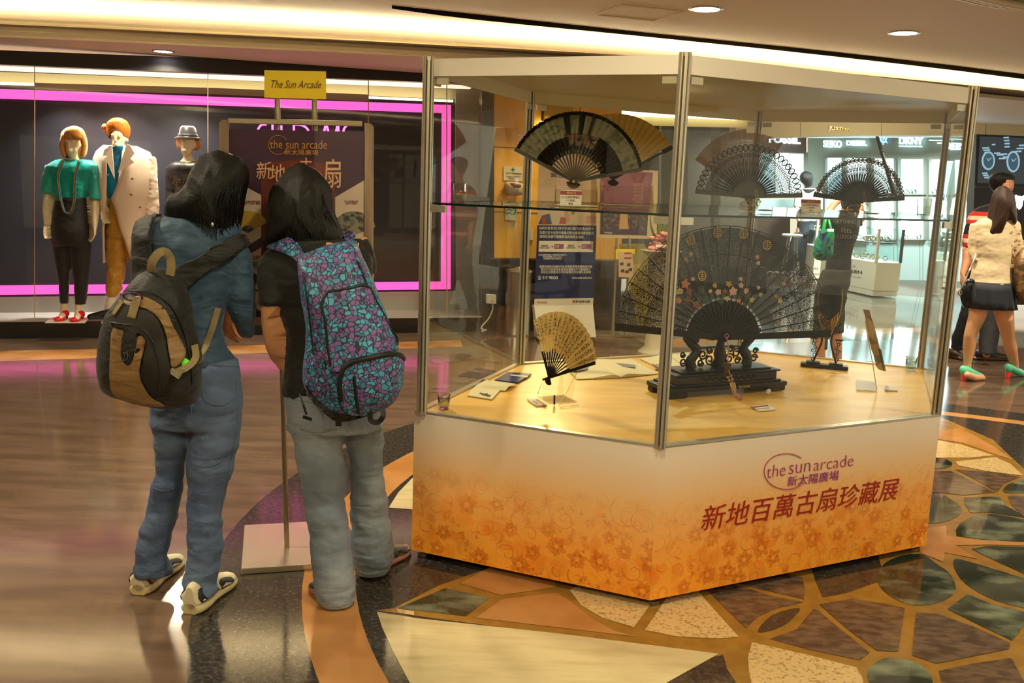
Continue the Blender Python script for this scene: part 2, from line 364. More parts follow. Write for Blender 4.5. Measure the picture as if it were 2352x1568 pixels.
rows.append([p+Vector((.0, .06, 0)) for p in rows[-1]]); rows.append([Vector((p.x, p.y+.06, 2.60)) for p in rows[-2]]); rows.append([Vector((p.x, p.y+.6, 2.60)) for p in rows[-3]])
for r0, r1 in zip(rows, rows[1:]):
    for i in range(len(r0)-1): m.add([r0[i], r0[i+1], r1[i+1], r1[i]], [(3, 2, 1, 0)])
st(m.build('trim_1', mould))
m = MB()
m.add([(-9, -5, HI), (12, -5, HI), (12, 21, HI), (-9, 21, HI)], [(3, 2, 1, 0)]); m.add([(-9, -5, HI+.1), (12, -5, HI+.1), (12, 21, HI+.1), (-9, 21, HI+.1)], [(0, 1, 2, 3)])
st(m.build('ceiling', cream_c))
m = MB()                                              # fluorescent tubes lying behind the moulding
cove = [Vector((p.x, p.y+.14, 2.67)) for p in L2]; cove2 = [Vector((p.x, p.y+.62, 2.65)) for p in L2]
tube_g = glow('cove_tube', '#fff0c4', 46)
for i in range(0, len(cove)-1): m.tube([cove[i], cove[i+1]], .022, 6)
tag(m.build('cove_light', tube_g), 'warm fluorescent tube line lying behind the ceiling moulding', 'light')
m = MB(); m.box((1, -1.0, 2.60), (18, .5, .03)); m.box((1, -.76, 2.64), (18, .02, .10)); st(m.build('trim_13', mould))  # unseen shelf and lip carrying the added rear tube
m = MB(); m.tube([(-7, -.95, 2.66), (9.5, -.95, 2.66)], .03, 6); tag(m.build('cove_light', glow('cove_tube_rear', '#fff0c4', 75)), 'second warm tube line on the cove shelf behind the camera', 'light')  # tube added out of view to brighten the ceiling and case headers
# slot diffuser line in the high ceiling
m = MB(); a = edge([(900, 12), (1100, 33), (1500, 76), (1900, 117), (2352, 170), (2700, 220)], HI-.004, 3); b = edge([(900, 20), (1100, 46), (1500, 86), (1900, 128), (2352, 182), (2700, 236)], HI-.004, 3)
for i in range(len(a)-1): m.add([a[i], a[i+1], b[i+1], b[i]], [(0, 1, 2, 3)])
st(m.build('trim_2', mat('slot_dark', '#15110d', .9, spec=0)))
m = MB(); a2 = [p+Vector((0, -.0, 0)) for p in a]
for i in range(len(a)-1): m.box(((a[i]+a[i+1])/2)[:2]+(HI-.002,) if False else tuple(((a[i]+a[i+1])/2).to_tuple()[:2])+(HI-.002,), ((a[i+1]-a[i]).length*1.02, .012, .004), atan2((a[i+1]-a[i]).y, (a[i+1]-a[i]).x))
st(m.build('trim_3', mould))
# access panel outline
q = [onz(x, y, HI) for x, y in ((1372, 33), (1430, 9), (1570, 25), (1504, 46))]
m = MB()
for i in range(4): m.tube([q[i]-Vector((0, 0, .003)), q[(i+1) % 4]-Vector((0, 0, .003))], .006, 4)
tag(m.build('access_panel', mould), 'square access panel outlined in the pale ceiling', 'ceiling panel')
# moulding of the next cove over the camera side
m = MB(); a = edge([(2130, -25), (2250, 5), (2352, 22), (2600, 60)], HI-.03, 3)
for k, (dy, dz) in enumerate(((0, 0), (-.06, .01), (-.1, -.02), (-.16, -.03))):
    m.tube([p+Vector((-.3*dy, dy, dz)) for p in a], .02, 6)
st(m.build('trim_4', mould))

# ---------------- ceiling downlights
def downlight(x, y, z, label, r=.085, real=None, power=38):
    p = onz(x, y, z) if real is None else Vector(real)
    t = empty('ceiling_downlight', (p.x, p.y, z), label, 'ceiling light', 'recessed downlights in the ceiling')
    a = MB(); n = 32
    a.loft([[(p.x+rr*cos(2*pi*j/n), p.y+rr*sin(2*pi*j/n), z-h) for j in range(n)] for rr, h in ((r*1.25, 0), (r*1.25, .006), (r*1.02, .008), (r, .002))], False)
    a.build('trim_ring', mat('light_trim', '#a9a08c', .3, metal=.6), t)
    b = MB(); b.cyl((p.x, p.y, z-.006), r, .004); b.build('lens', glow('downlight_lens', '#fff4ff', 22), t)
    l = area('downlight_beam', (p.x, p.y, z-.02), r*2, power, (1, .88, .60), spread=150); return t
downlight(1621, 20, HI, 'round recessed downlight beside the square ceiling access panel', .1)
downlight(2076, 75, HI, 'round recessed downlight in the high ceiling above the right end of the display case', .1)
downlight(375, 117, 2.53, 'round recessed downlight in the low soffit above the mannequin window', .075, power=20)
for k, (x, y, pw_) in enumerate(((-2.6, .5, 26), (0, -.6, 18), (2.6, .2, 20), (-2.8, 3.4, 46), (.3, 2.2, 20), (3.6, 3.2, 34), (4.6, 6.6, 60), (-1.2, 5.4, 50))):
    l = area('downlight_beam', (x, y, HI-.02), .22, pw_, (1, .88, .60), spread=160)

# hall behind the camera: shop fronts that only show in reflections
m = MB(); m.box((1.5, -4.6, HI/2), (21, .1, HI)); st(m.build('wall_front', mat('rear_wall', '#4a3c2e', .6)))
m = MB(); m.box((-8.6, 2, HI/2), (.1, 14, HI)); st(m.build('wall_side', mat('rear_wall', '#4a3c2e', .6)))
for k, (x, w) in enumerate(((-5, 2.4), (-1.2, 2.6), (3.2, 3.0), (7.4, 2.6))):
    m = MB(); m.box((x, -4.53, 1.15), (w, .04, 1.9)); st(m.build('window_%d' % (k+6), mat('rear_window', '#6a5c48', .3, emit='#ffe0b0', es=.35)))
# ---------------- shopfront with the lit fashion window
def qd(m, pts, off, t):                                # a flat board from photo corners on the shopfront plane
    m.slab([wp(x, y, off) for x, y in pts], t, WN)
m = MB(); qd(m, [(-420, 96), (0, 115), (485, 134), (970, 155), (1140, 163), (1140, 197), (970, 188), (485, 168), (0, 148), (-420, 132)], -.05, .12)
st(m.build('wall_left_fascia', black))
# inside of the window
m = MB(); qd(m, [(-420, 190), (0, 196), (500, 214), (1045, 236), (1047, 672), (500, 681), (0, 686), (-420, 688)], .50, .04)
m2 = m.build('wall_left', mat('window_back_navy', '#25252e', .4)); st(m2)
m = MB(); qd(m, [(-420, 683), (0, 682), (500, 676), (1040, 668), (1107, 666), (1107, 728), (500, 727), (0, 726), (-420, 726)], .49, .05)
qd(m, [(1047, 200), (1112, 203), (1112, 670), (1047, 672)], .5, .04)
st(m.build('wall_left_inner', mat('window_grey', '#9c9a92', .35)))
m = MB(); a, b = wp(-420, 748, -.02), wp(1107, 728, -.02)
m.slab([Vector((a.x, a.y, .15)), Vector((b.x, b.y, .15)), Vector((b.x, b.y, .15))+WN*.56, Vector((a.x, a.y, .15))+WN*.56], .01, (0, 0, 1))
st(m.build('trim_5', mat('window_platform', '#aaa79e', .18)))
m = MB(); m.slab([Vector((a.x, a.y, 0)), Vector((b.x, b.y, 0)), Vector((b.x, b.y, .15)), Vector((a.x, a.y, .15))], .05, WN)
st(m.build('baseboard_left', mat('plinth_black', '#17181a', .18)))
# light shelf added above the back panel, standing in for reflected cove bands
m = MB(); qd(m, [(-420, 159), (0, 165), (500, 183), (1045, 205), (1107, 208), (1107, 232), (1045, 228), (500, 205), (0, 188), (-420, 182)], .62, .03)
st(m.build('trim_6', mat('shelf_back_cream', '#efe6c4', .8)))
m = MB(); qd(m, [(80, 190), (500, 202), (847, 217), (847, 232), (500, 216), (80, 204)], .44, .03)
st(m.build('trim_7', mat('shelf_lip', '#8b7a60', .7)))
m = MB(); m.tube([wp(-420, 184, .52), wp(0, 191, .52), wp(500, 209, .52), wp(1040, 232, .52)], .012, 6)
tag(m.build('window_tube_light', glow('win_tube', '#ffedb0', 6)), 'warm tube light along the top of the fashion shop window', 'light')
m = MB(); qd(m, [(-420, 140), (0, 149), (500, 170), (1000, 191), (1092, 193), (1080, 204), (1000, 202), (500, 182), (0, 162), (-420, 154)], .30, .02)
tag(m.build('window_light_panel', glow('win_panel', '#ffe4c8', 1.25)), 'long pale light panel under the window head of the fashion shop', 'light')  # glowing strip added in place of the upper band reflected in the glass
m = MB()
P_ = [(-420, 198, 218), (0, 204, 226), (600, 226, 245), (1035, 241, 260)]
for (x0, a0, b0), (x1, a1, b1) in zip(P_, P_[1:]): qd(m, [(x0, a0), (x1, a1), (x1, b1), (x0, b0)], .46, .03)
qd(m, [(1016, 259), (1036, 241), (1035, 664), (1014, 664)], .459, .03)
qd(m, [(-420, 657), (0, 656), (1016, 647), (1035, 664), (0, 677), (-420, 680)], .46, .03)
lf = m.build('light_frame', glow('pink_light', '#ff55ae', 1.3)); tag(lf, 'glowing pink light frame around the dark back of the shop window', 'light frame')
# window spots
for x in (150, 270, 430): 
    p = wp(x, 210, .12); area('window_spot', (p.x, p.y, 2.36), .08, 15, (1, .9, .8), spread=100)
glass = pane_mat('shop_glass', (.97, .98, .97), .75)
J = [(-420, 130, 750), (80, 151, 747), (478, 168, 741), (847, 185, 735), (1027, 193, 731), (1107, 196, 729)]
for k in range(5):
    (x0, a0, b0), (x1, a1, b1) = J[k], J[k+1]; m = MB(); g = x1-1.5
    m.slab([wp(x0+1, a0), wp(g, a1), wp(g, b1), wp(x0+1, b0)], .01, WN)
    o = st(m.build('window_%d' % (k+1), glass))
    e = MB(); e.slab([wp(g, a1), wp(g+1.8, a1), wp(g+1.8, b1), wp(g, b1)], .01, WN); WM[o.name] = WM[o.name]; e.build('pane_edge', mat('pane_edge', '#b79a86', .3), o)
m = MB(); qd(m, [(1107, 190), (1135, 192), (1135, 762), (1107, 757)], -.02, .1)
st(m.build('trim_8', mat('pillar_metal', '#4b4944', .22, metal=.5)))

# ---------------- timber panelled wall with dark marble wainscot
m = MB(); qd(m, [(1135, 150), (1428, 166), (1428, 600), (1135, 596)], 0, .1)
wood = mat('wood_veneer', '#dca63a', .38, col2='#e8b64c', cscale=3, stretch=(6, 6, .7), cdet=8, cr=(.3, .7))
st(m.build('wall_back', wood))
m = MB(); qd(m, [(1135, 336), (1428, 352), (1428, 354), (1135, 338)], -.004, .004); qd(m, [(1249, 160), (1250.5, 160), (1250.5, 596), (1249, 596)], -.004, .004); qd(m, [(1333, 160), (1334.5, 160), (1334.5, 596), (1333, 596)], -.004, .004)
qd(m, [(1135, 485), (1250, 489), (1250, 491), (1135, 487)], -.004, .004)
st(m.build('wall_back_joint', mat('joint_brown', '#7a5416', .6)))
m = MB(); a, b = wp(1127, 595, -.03), wp(1430, 599, -.03)
m.slab([Vector((a.x, a.y, 0)), Vector((b.x, b.y, 0)), Vector((b.x, b.y, b.z)), a], .1, WN)
st(m.build('baseboard_back', mat('wainscot_marble', '#2b221c', .12, col2='#3b3028', cscale=9, cdet=7)))
m = MB(); m.slab([a, b, b+Vector((0, 0, .015)), a+Vector((0, 0, .015))], .09, WN); st(m.build('trim_9', mat('wainscot_cap', '#8d8068', .2, metal=.6)))
m = MB(); qd(m, [(1249, 225), (1316, 228), (1316, 268), (1249, 266)], -.03, .03)
tag(m.build('wall_box', mat('wall_box_olive', '#a88c30', .5)), 'flat olive box high on the timber wall', 'wall box')
t = empty('wall_lamp', wp(1245, 300, -.06), 'small bright bulb lamp hanging before the timber wall', 'lamp')
p = wp(1245, 290, -.06); m = MB(); m.ell(p, (.04, .04, .055)); m.build('bulb', glow('bulb', '#ffdca0', 7), t)
m = MB(); m.tube([p+Vector((0, 0, .05)), p+Vector((0, 0, .12)), p+Vector((-.0, .06, .14))], .012, 6); m.build('bracket', mat('lamp_metal', '#6a5a3a', .4, metal=.8), t)
area('wood_wash', wp(1290, 200, -.5), .3, 26, (1, .75, .35), (radians(-35), 0, 0), spread=150)
# ================================================================ the fan display case
def textq(s, pl, bl, br, tl, m, parent, name='lettering', ext=.0012, bold=0, flip=False, label=None, rows=1):
    """lettering fitted onto a plane between three photo corners; pl = (point, normal)"""
    p, n = Vector(pl[0]), Vector(pl[1]).normalized(); A, B, D = [onpl(x, y, p, n) for x, y in (bl, br, tl)]
    cu = bpy.data.curves.new(name, 'FONT'); cu.body = s; cu.extrude = .02; cu.offset = bold; cu.resolution_u = 3; cu.align_x = 'CENTER' if '\n' in s else 'LEFT'
    t = bpy.data.objects.new('t', cu); C.objects.link(t); dg = bpy.context.evaluated_depsgraph_get(); dg.update()
    me = bpy.data.meshes.new_from_object(t.evaluated_get(dg)); bpy.data.objects.remove(t); bpy.data.curves.remove(cu)
    xs = [v.co.x for v in me.vertices]; ys = [v.co.y for v in me.vertices]; x0, x1, y0, y1 = min(xs), max(xs), min(ys), max(ys)
    if (A-CAM).dot(n) > 0: n = -n
    W = WM[parent.name] if parent is not None else Matrix.Translation(A); I = W.inverted()
    for v in me.vertices:
        u, w = (v.co.x-x0)/(x1-x0), (v.co.y-y0)/(y1-y0)
        if flip: u = 1-u
        v.co = I @ (A+(B-A)*u+(D-A)*w+n*(.0004+ext*(v.co.z > 0)))
    me.materials.clear(); me.materials.append(m); me.name = name; o = bpy.data.objects.new(name, me); C.objects.link(o)
    if parent is not None: o.parent = parent
    else: o.location = A
    WM[o.name] = W
    if label: o['label'] = label
    return o
alu = mat('case_aluminium', '#cfc8b4', .28, metal=.75); alu_d = mat('case_groove', '#3b352b', .6)
white_l = mat('case_white_laminate', '#f0e8d6', .45)
counter = mat('case_wood_laminate', '#eaba62', .34, col2='#e0ac50', cscale=2.5, stretch=(1, 5, 1), cdet=7)
cc = Vector((.942, 4.32, 0))
BA = [Vector((-.3818, 3.6461, 0)), Vector((.5484, 3.2534, 0)), Vector((1.8515, 3.909, 0))]; BA += [2*cc-p for p in BA]
PO = [Vector((-.350, 3.628, 0)), Vector((.5465, 3.258, 0)), Vector((1.837, 3.925, 0))]; PO += [2*cc-p for p in PO]
TZ, SZ, RZ = .621, 1.4536, 1.99
case = empty('display_case', (cc.x, cc.y, 0), 'large six-sided glass display case with orange flowered base', 'display case')
def artmat():
    m = bpy.data.materials.new('printed_floral'); m.use_nodes = True; nt = m.node_tree; N = nt.nodes; L = nt.links; b = N['Principled BSDF']
    b.inputs['Roughness'].default_value = .32
    tc = N.new('ShaderNodeTexCoord'); sx = N.new('ShaderNodeSeparateXYZ'); L.new(tc.outputs['Object'], sx.inputs[0])
    r = N.new('ShaderNodeValToRGB'); cr = r.color_ramp; cr.elements[0].position = .04; cr.elements[0].color = (*lin('#f5a832'), 1)
    cr.elements[1].position = .58; cr.elements[1].color = (*lin('#e9dccb'), 1)
    e = cr.elements.new(.20); e.color = (*lin('#f2aa48'), 1); e = cr.elements.new(.38); e.color = (*lin('#eabc7c'), 1)
    L.new(sx.outputs[2], r.inputs[0])
    ns = N.new('ShaderNodeTexNoise'); ns.inputs['Scale'].default_value = 7; ns.inputs['Detail'].default_value = 3; L.new(tc.outputs['Object'], ns.inputs[0])
    va = N.new('ShaderNodeVectorMath'); va.operation = 'MULTIPLY_ADD'; va.inputs[1].default_value = (.22, .22, .22); L.new(ns.outputs['Color'], va.inputs[0]); L.new(tc.outputs['Object'], va.inputs[2])
    def vor(sc, k, w):
        v = N.new('ShaderNodeTexVoronoi'); v.inputs['Scale'].default_value = sc; L.new(va.outputs[0], v.inputs['Vector'])
        a = N.new('ShaderNodeMath'); a.operation = 'MULTIPLY'; a.inputs[1].default_value = k; L.new(v.outputs['Distance'], a.inputs[0])
        s = N.new('ShaderNodeMath'); s.operation = 'SINE'; L.new(a.outputs[0], s.inputs[0])
        g = N.new('ShaderNodeMath'); g.operation = 'GREATER_THAN'; g.inputs[1].default_value = w; L.new(s.outputs[0], g.inputs[0]); return g
    g1, g2 = vor(9, 9, .6), vor(30, 34, .9)
    v3 = N.new('ShaderNodeTexVoronoi'); v3.inputs['Scale'].default_value = 8; L.new(va.outputs[0], v3.inputs['Vector'])
    blob = N.new('ShaderNodeMapRange'); blob.inputs[1].default_value = .28; blob.inputs[2].default_value = .5; blob.inputs[3].default_value = 1; blob.inputs[4].default_value = .15; L.new(v3.outputs['Distance'], blob.inputs[0])
    mx = N.new('ShaderNodeMath'); mx.operation = 'ADD'; L.new(g1.outputs[0], mx.inputs[0]); L.new(g2.outputs[0], mx.inputs[1])
    m2 = N.new('ShaderNodeMath'); m2.operation = 'MULTIPLY_ADD'; m2.inputs[1].default_value = .42; L.new(mx.outputs[0], m2.inputs[0]); 
    m3 = N.new('ShaderNodeMath'); m3.operation = 'MULTIPLY'; m3.inputs[1].default_value = .5; L.new(blob.outputs[0], m3.inputs[0]); L.new(m3.outputs[0], m2.inputs[2])
    fd = N.new('ShaderNodeMapRange'); fd.inputs[1].default_value = .44; fd.inputs[2].default_value = .16; L.new(sx.outputs[2], fd.inputs[0])
    ff = N.new('ShaderNodeMath'); ff.operation = 'MULTIPLY'; ff.use_clamp = True; L.new(m2.outputs[0], ff.inputs[0]); L.new(fd.outputs[0], ff.inputs[1])
    mix = N.new('ShaderNodeMixRGB'); mix.inputs[2].default_value = (*lin('#e27a14'), 1); L.new(ff.outputs[0], mix.inputs[0]); L.new(r.outputs[0], mix.inputs[1]); L.new(mix.outputs[0], b.inputs['Base Color'])
    return m
# printed flourish on the two panels that show, kept inside each panel's own mesh
def fademat(nm, col, z0, z1, a):
    m = bpy.data.materials.new(nm); m.use_nodes = True; nt = m.node_tree; N = nt.nodes; L = nt.links; b = N['Principled BSDF']; b.inputs['Base Color'].default_value = (*lin(col), 1); b.inputs['Roughness'].default_value = .35
    tc = N.new('ShaderNodeTexCoord'); sx = N.new('ShaderNodeSeparateXYZ'); L.new(tc.outputs['Object'], sx.inputs[0]); r = N.new('ShaderNodeMapRange'); r.inputs[1].default_value = z0; r.inputs[2].default_value = z1; r.inputs[3].default_value = a; r.inputs[4].default_value = 0
    L.new(sx.outputs[2], r.inputs[0]); L.new(r.outputs[0], b.inputs['Alpha']); return m
fo = fademat('floral_orange', '#e8801c', .12, .42, .36); fy = fademat('floral_yellow', '#f4bc5c', .16, .46, .40)
def ornament(mb, a, b, seed):
    random.seed(seed); u = (b-a).normalized(); n = Vector((u.y, -u.x, 0)); Lp = (b-a).length
    def P(s_, z, k): return a+u*min(max(s_, .004), Lp-.004)+Vector((0, 0, min(max(z, .038), .60)))+n*k
    def blob(s_, z, r, lobes, k, ph):
        mb.cur = 1; q = [P(s_+r*(1+.28*cos(lobes*t))*cos(t+ph), z+r*(1+.28*cos(lobes*t))*sin(t+ph), k) for t in [2*pi*j/24 for j in range(24)]]; c = P(s_, z, k); mb.add(q+[c], [(j, (j+1) % 24, 24) for j in range(24)])
    def rib_(pts, w, k, ci):
        q = []; mb.cur = ci
        for j, (s_, z) in enumerate(pts):
            d = Vector(pts[min(j+1, len(pts)-1)])-Vector(pts[max(j-1, 0)]); d = d.normalized() if d.length else Vector((1, 0)); ww = w*(1-.6*j/len(pts)); q += [P(s_-d.y*ww, z+d.x*ww, k), P(s_+d.y*ww, z-d.x*ww, k)]
        mb.add(q, [(2*j, 2*j+1, 2*j+3, 2*j+2) for j in range(len(pts)-1)])
    def spiral(s_, z, r, a0, tr, sg, w, k, ci=2): rib_([(s_+r*(1-.80*t)*cos(a0+sg*2*pi*tr*t), z+r*(1-.80*t)*sin(a0+sg*2*pi*tr*t)) for t in [j/26 for j in range(27)]], w, k, ci)
    pts = []; tries = 0
    while tries < 2500:
        tries += 1; x, z = random.uniform(.01, Lp-.01), random.uniform(.05, .46)
        if all(hypot(x-p, z-q) > .066 for p, q in pts): pts.append((x, z))
    for i, (x, z) in enumerate(pts):
        if i % 5 < 2:
            k_ = random.uniform(.75, 1.25); ph = random.uniform(0, 6)
            for t in range(5): aa = t*2*pi/5+ph; blob(x+.021*k_*cos(aa), z+.021*k_*sin(aa), .015*k_, random.choice((3, 5)), .0004+.00002*t, aa); spiral(x+.023*k_*cos(aa), z+.023*k_*sin(aa), .008*k_, aa, 1.1, 1, .0009, .0010)
            spiral(x, z, .013*k_, ph, 1.6, 1, .0011, .0011)
        elif i % 5 < 4:
            sg = random.choice((-1, 1)); r_ = random.uniform(.04, .085); spiral(x, z, r_, random.uniform(0, 6), 1.25, sg, .0022, .0008); spiral(x+.01, z-.008, r_*.6, random.uniform(0, 6), 1.0, -sg, .0032, .00055, 1)
        else:
            for t in range(6): aa = random.uniform(0, 6.3); rr = random.uniform(.01, .05); blob(x+rr*cos(aa), z+rr*sin(aa), random.uniform(.005, .011), 3, .0005, aa); spiral(x+rr*.8*cos(aa+.5), z+rr*.8*sin(aa+.5), .014, aa, 1.2, 1, .0011, .0009)
    mb.cur = 0
art = artmat()
for k in range(6):
    a, b = BA[k], BA[(k+1) % 6]; m = MB(); u = (b-a).normalized(); inn = (cc-(a+b)/2).normalized()
    m.slab([a+Vector((0, 0, .035)), b+Vector((0, 0, .035)), b+Vector((0, 0, TZ)), a+Vector((0, 0, TZ))], .018, inn)
    if k < 2: ornament(m, a, b, 3+k)
    m.build('base_panel', [art, fo, fy], case)
    m = MB(); m.slab([a+u*.006+Vector((0, 0, TZ-.004)), b-u*.006+Vector((0, 0, TZ-.004)), b-u*.006+inn*.03+Vector((0, 0, TZ-.004)), a+u*.006+inn*.03+Vector((0, 0, TZ-.004))], .010, (0, 0, 1)); m.build('edge_rail', alu, case)
    pa, pb = PO[k], PO[(k+1) % 6]; v = (pb-pa).normalized()
    m = MB(); m.slab([pa+v*.018+Vector((0, 0, RZ-.067)), pb-v*.018+Vector((0, 0, RZ-.067)), pb-v*.018+Vector((0, 0, RZ-.004)), pa+v*.018+Vector((0, 0, RZ-.004))], .012, inn); m.build('header_panel', white_l, case)
    m = MB(); gl = pane_mat('case_glass', (.965, .975, .96), .95)
    pts = [(pa+v*.02, pb-v*.02)] if k != 4 else [(pa+v*.02, pa+(pb-pa)*.53), (pa+(pb-pa)*.5+inn*.008, pb-v*.02+inn*.008)]
    for p, q in pts:
        m = MB(); m.slab([p+Vector((0, 0, TZ+.006)), q+Vector((0, 0, TZ+.006)), q+Vector((0, 0, RZ-.067)), p+Vector((0, 0, RZ-.067))], .004, inn); m.build('glass_pane', gl, case)
m = MB(); m.prism([(p+(cc-p).normalized()*.02).to_tuple()[:2] for p in BA], TZ-.02, TZ-.001); m.build('counter_top', counter, case)
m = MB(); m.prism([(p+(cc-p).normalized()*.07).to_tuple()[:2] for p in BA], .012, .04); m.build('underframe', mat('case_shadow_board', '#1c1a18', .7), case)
m = MB(); m.prism([(p+(cc-p).normalized()*.012).to_tuple()[:2] for p in PO], RZ-.012, RZ-.004); m.build('roof_panel', mat('case_roof', '#c9bfae', .35), case)
for p in BA:
    q = p+(cc-p).normalized()*.05; m = MB(); m.cyl((q.x, q.y, .0045), .022, .012); m.cyl((q.x, q.y, .0165), .008, .03); m.build('levelling_foot', mat('foot_steel', '#8b887c', .3, metal=.8), case)
for k, p in enumerate(PO):                              # grooved eight-sided aluminium posts
    n = 8; ring = []; ro = .0215; out = (p-cc).normalized(); a0 = atan2(out.y, out.x)
    for j in range(n):
        a = a0+2*pi*(j+.5)/n; a1 = a0+2*pi*(j+1)/n
        ring += [(p.x+ro*cos(a)*1.03, p.y+ro*sin(a)*1.03), (p.x+ro*cos(a1-.16), p.y+ro*sin(a1-.16)), (p.x+(ro-.007)*cos(a1-.10), p.y+(ro-.007)*sin(a1-.10)), (p.x+(ro-.007)*cos(a1+.10), p.y+(ro-.007)*sin(a1+.10)), (p.x+ro*cos(a1+.16), p.y+ro*sin(a1+.16))]
    m = MB(); m.prism(ring, TZ-.002, RZ+.003); post = m.build('corner_post', alu, case)
    m = MB()
    for j in range(n):
        a1 = a0+2*pi*(j+1)/n; m.box((p.x+(ro-.0065)*cos(a1), p.y+(ro-.0065)*sin(a1), (TZ+RZ)/2), (.001, .0035, RZ-TZ-.02), a1)
    m.build('groove', alu_d, post)
shp = [p+(cc-p).normalized()*.035 for p in PO]
m = MB(); m.prism([s_.to_tuple()[:2] for s_ in shp], SZ-.008, SZ); gs = m.build('glass_shelf', pane_mat('shelf_glass', (.9, .95, .91), .8), case)
m = MB()
for k in range(6):
    a, b = shp[k], shp[(k+1) % 6]; inn = (cc-(a+b)/2).normalized(); m.slab([a-inn*.001+Vector((0, 0, SZ-.008)), b-inn*.001+Vector((0, 0, SZ-.008)), b-inn*.001+Vector((0, 0, SZ)), a-inn*.001+Vector((0, 0, SZ))], .001, -inn)
m.build('shelf_edge', mat('glass_edge_green', '#14251d', .15), gs)
for k, p in enumerate(PO):
    inn = (cc-p).normalized(); q = PO[(k+1) % 6]; v = (q-p).normalized()
    for w in (v, (PO[(k-1) % 6]-p).normalized()):
        c0 = p+w*.045+inn*.01; m = MB(); m.box((c0.x, c0.y, SZ-.022), (.06, .012, .026), atan2(w.y, w.x)); br = m.build('shelf_bracket', alu, case)
        m = MB(); c1 = c0+inn*.009; m.ell((c1.x, c1.y, SZ-.022), (.005, .005, .005), 8, 6); m.build('screw', alu_d, br)
        c0 = p+w*.05+inn*.012; m = MB(); m.box((c0.x, c0.y, RZ-.085), (.05, .012, .024), atan2(w.y, w.x)); m.build('roof_bracket', alu, case)
Bc, Cc = BA[1], BA[2]; un = (Cc-Bc).normalized(); PLBC = (Bc+Vector((un.y, -un.x, 0))*.0016, (un.y, -un.x, 0))
red_t = mat('print_red', '#9c1c10', .4); pur_t = mat('print_purple', '#8e2f86', .4); mag_t = mat('print_magenta', '#a52a6c', .4)
textq('the', PLBC, (1760, 1098), (1803, 1091), (1763, 1069), mag_t, case, bold=-.016, ext=.0006)
textq('sun', PLBC, (1811, 1089), (1860, 1082), (1813, 1068), mag_t, case, bold=-.016, ext=.0006)
textq('arcade', PLBC, (1868, 1081), (1959, 1069), (1871, 1054), mag_t, case, bold=-.016, ext=.0006)
textq('新太陽廣場', PLBC, (1807, 1118), (1925, 1102), (1810, 1094), pur_t, case, ext=.0006)
textq('新地百萬古扇珍藏展', PLBC, (1608, 1221), (2058, 1147), (1620, 1162), red_t, case, bold=.002, ext=.0006)
m = MB(); arc = []
for k in range(41):
    a = radians(48+(310-48)*k/40); arc.append(onpl(1806+51*cos(a), 1082-41*sin(a), *PLBC))
nb = Vector(PLBC[1])
m.tube([p+nb*.001 for p in arc], .0016, 6); m.build('logo_ring', mag_t, case)

# ================================================================ fans and what holds them
def polar(r, a, y=0): return (r*cos(a), y, r*sin(a))
def pleat_leaf(mb, r0, r1, a0, a1, n, d, nr=1, pick=None, dd=0):
    for i in range(2*n):
        t0, t1 = a0+(a1-a0)*i/(2*n), a0+(a1-a0)*(i+1)/(2*n); y0, y1 = (d if i % 2 else -d), (-d if i % 2 else d)
        for j in range(nr):
            q0, q1 = r0+(r1-r0)*j/nr, r0+(r1-r0)*(j+1)/nr
            k0, k1 = .35+.65*j/nr, .35+.65*(j+1)/nr
            if pick: mb.cur = pick((i+.5)/(2*n), (j+.5)/nr)
            mb.add([polar(q0, t0, y0*k0+dd), polar(q0, t1, y1*k0+dd), polar(q1, t1, y1*k1+dd), polar(q1, t0, y0*k1+dd)], [(0, 1, 2, 3)])
    mb.cur = 0
def rib(mb, r0, r1, a, w0, w1, y=0, t=.0012, tail=.03):
    u = (cos(a), 0, sin(a)); v = (-sin(a), 0, cos(a)); P = []
    for r, w in ((-tail, w0*.8), (0, w0), (r0, (w0+w1)/2), (r1, w1)): P.append([tuple(u[k]*r+v[k]*s_*w/2 for k in range(3)) for s_ in (-1, 1)])
    for (a_, b_), (c_, d_) in zip(P, P[1:]):
        q = [a_, b_, d_, c_]; mb.add([(p[0], y-t, p[2]) for p in q]+[(p[0], y+t, p[2]) for p in q], [(0, 1, 2, 3), (7, 6, 5, 4), (0, 3, 7, 4), (1, 5, 6, 2), (0, 4, 5, 1), (3, 2, 6, 7)])
blk_wood = mat('fan_black_lacquer', '#15110e', .25, spec=.6); acr = pane_mat('clear_acrylic', (.93, .92, .88), 1.0, .02)
def solid_acr(name='acrylic_solid'):
    return mat(name, '#fffdf6', .02, trans=1, ior=1.3)
card_w = mat('card_white', '#ded5c4', .6); card_r = mat('card_red', '#8a2420', .5)

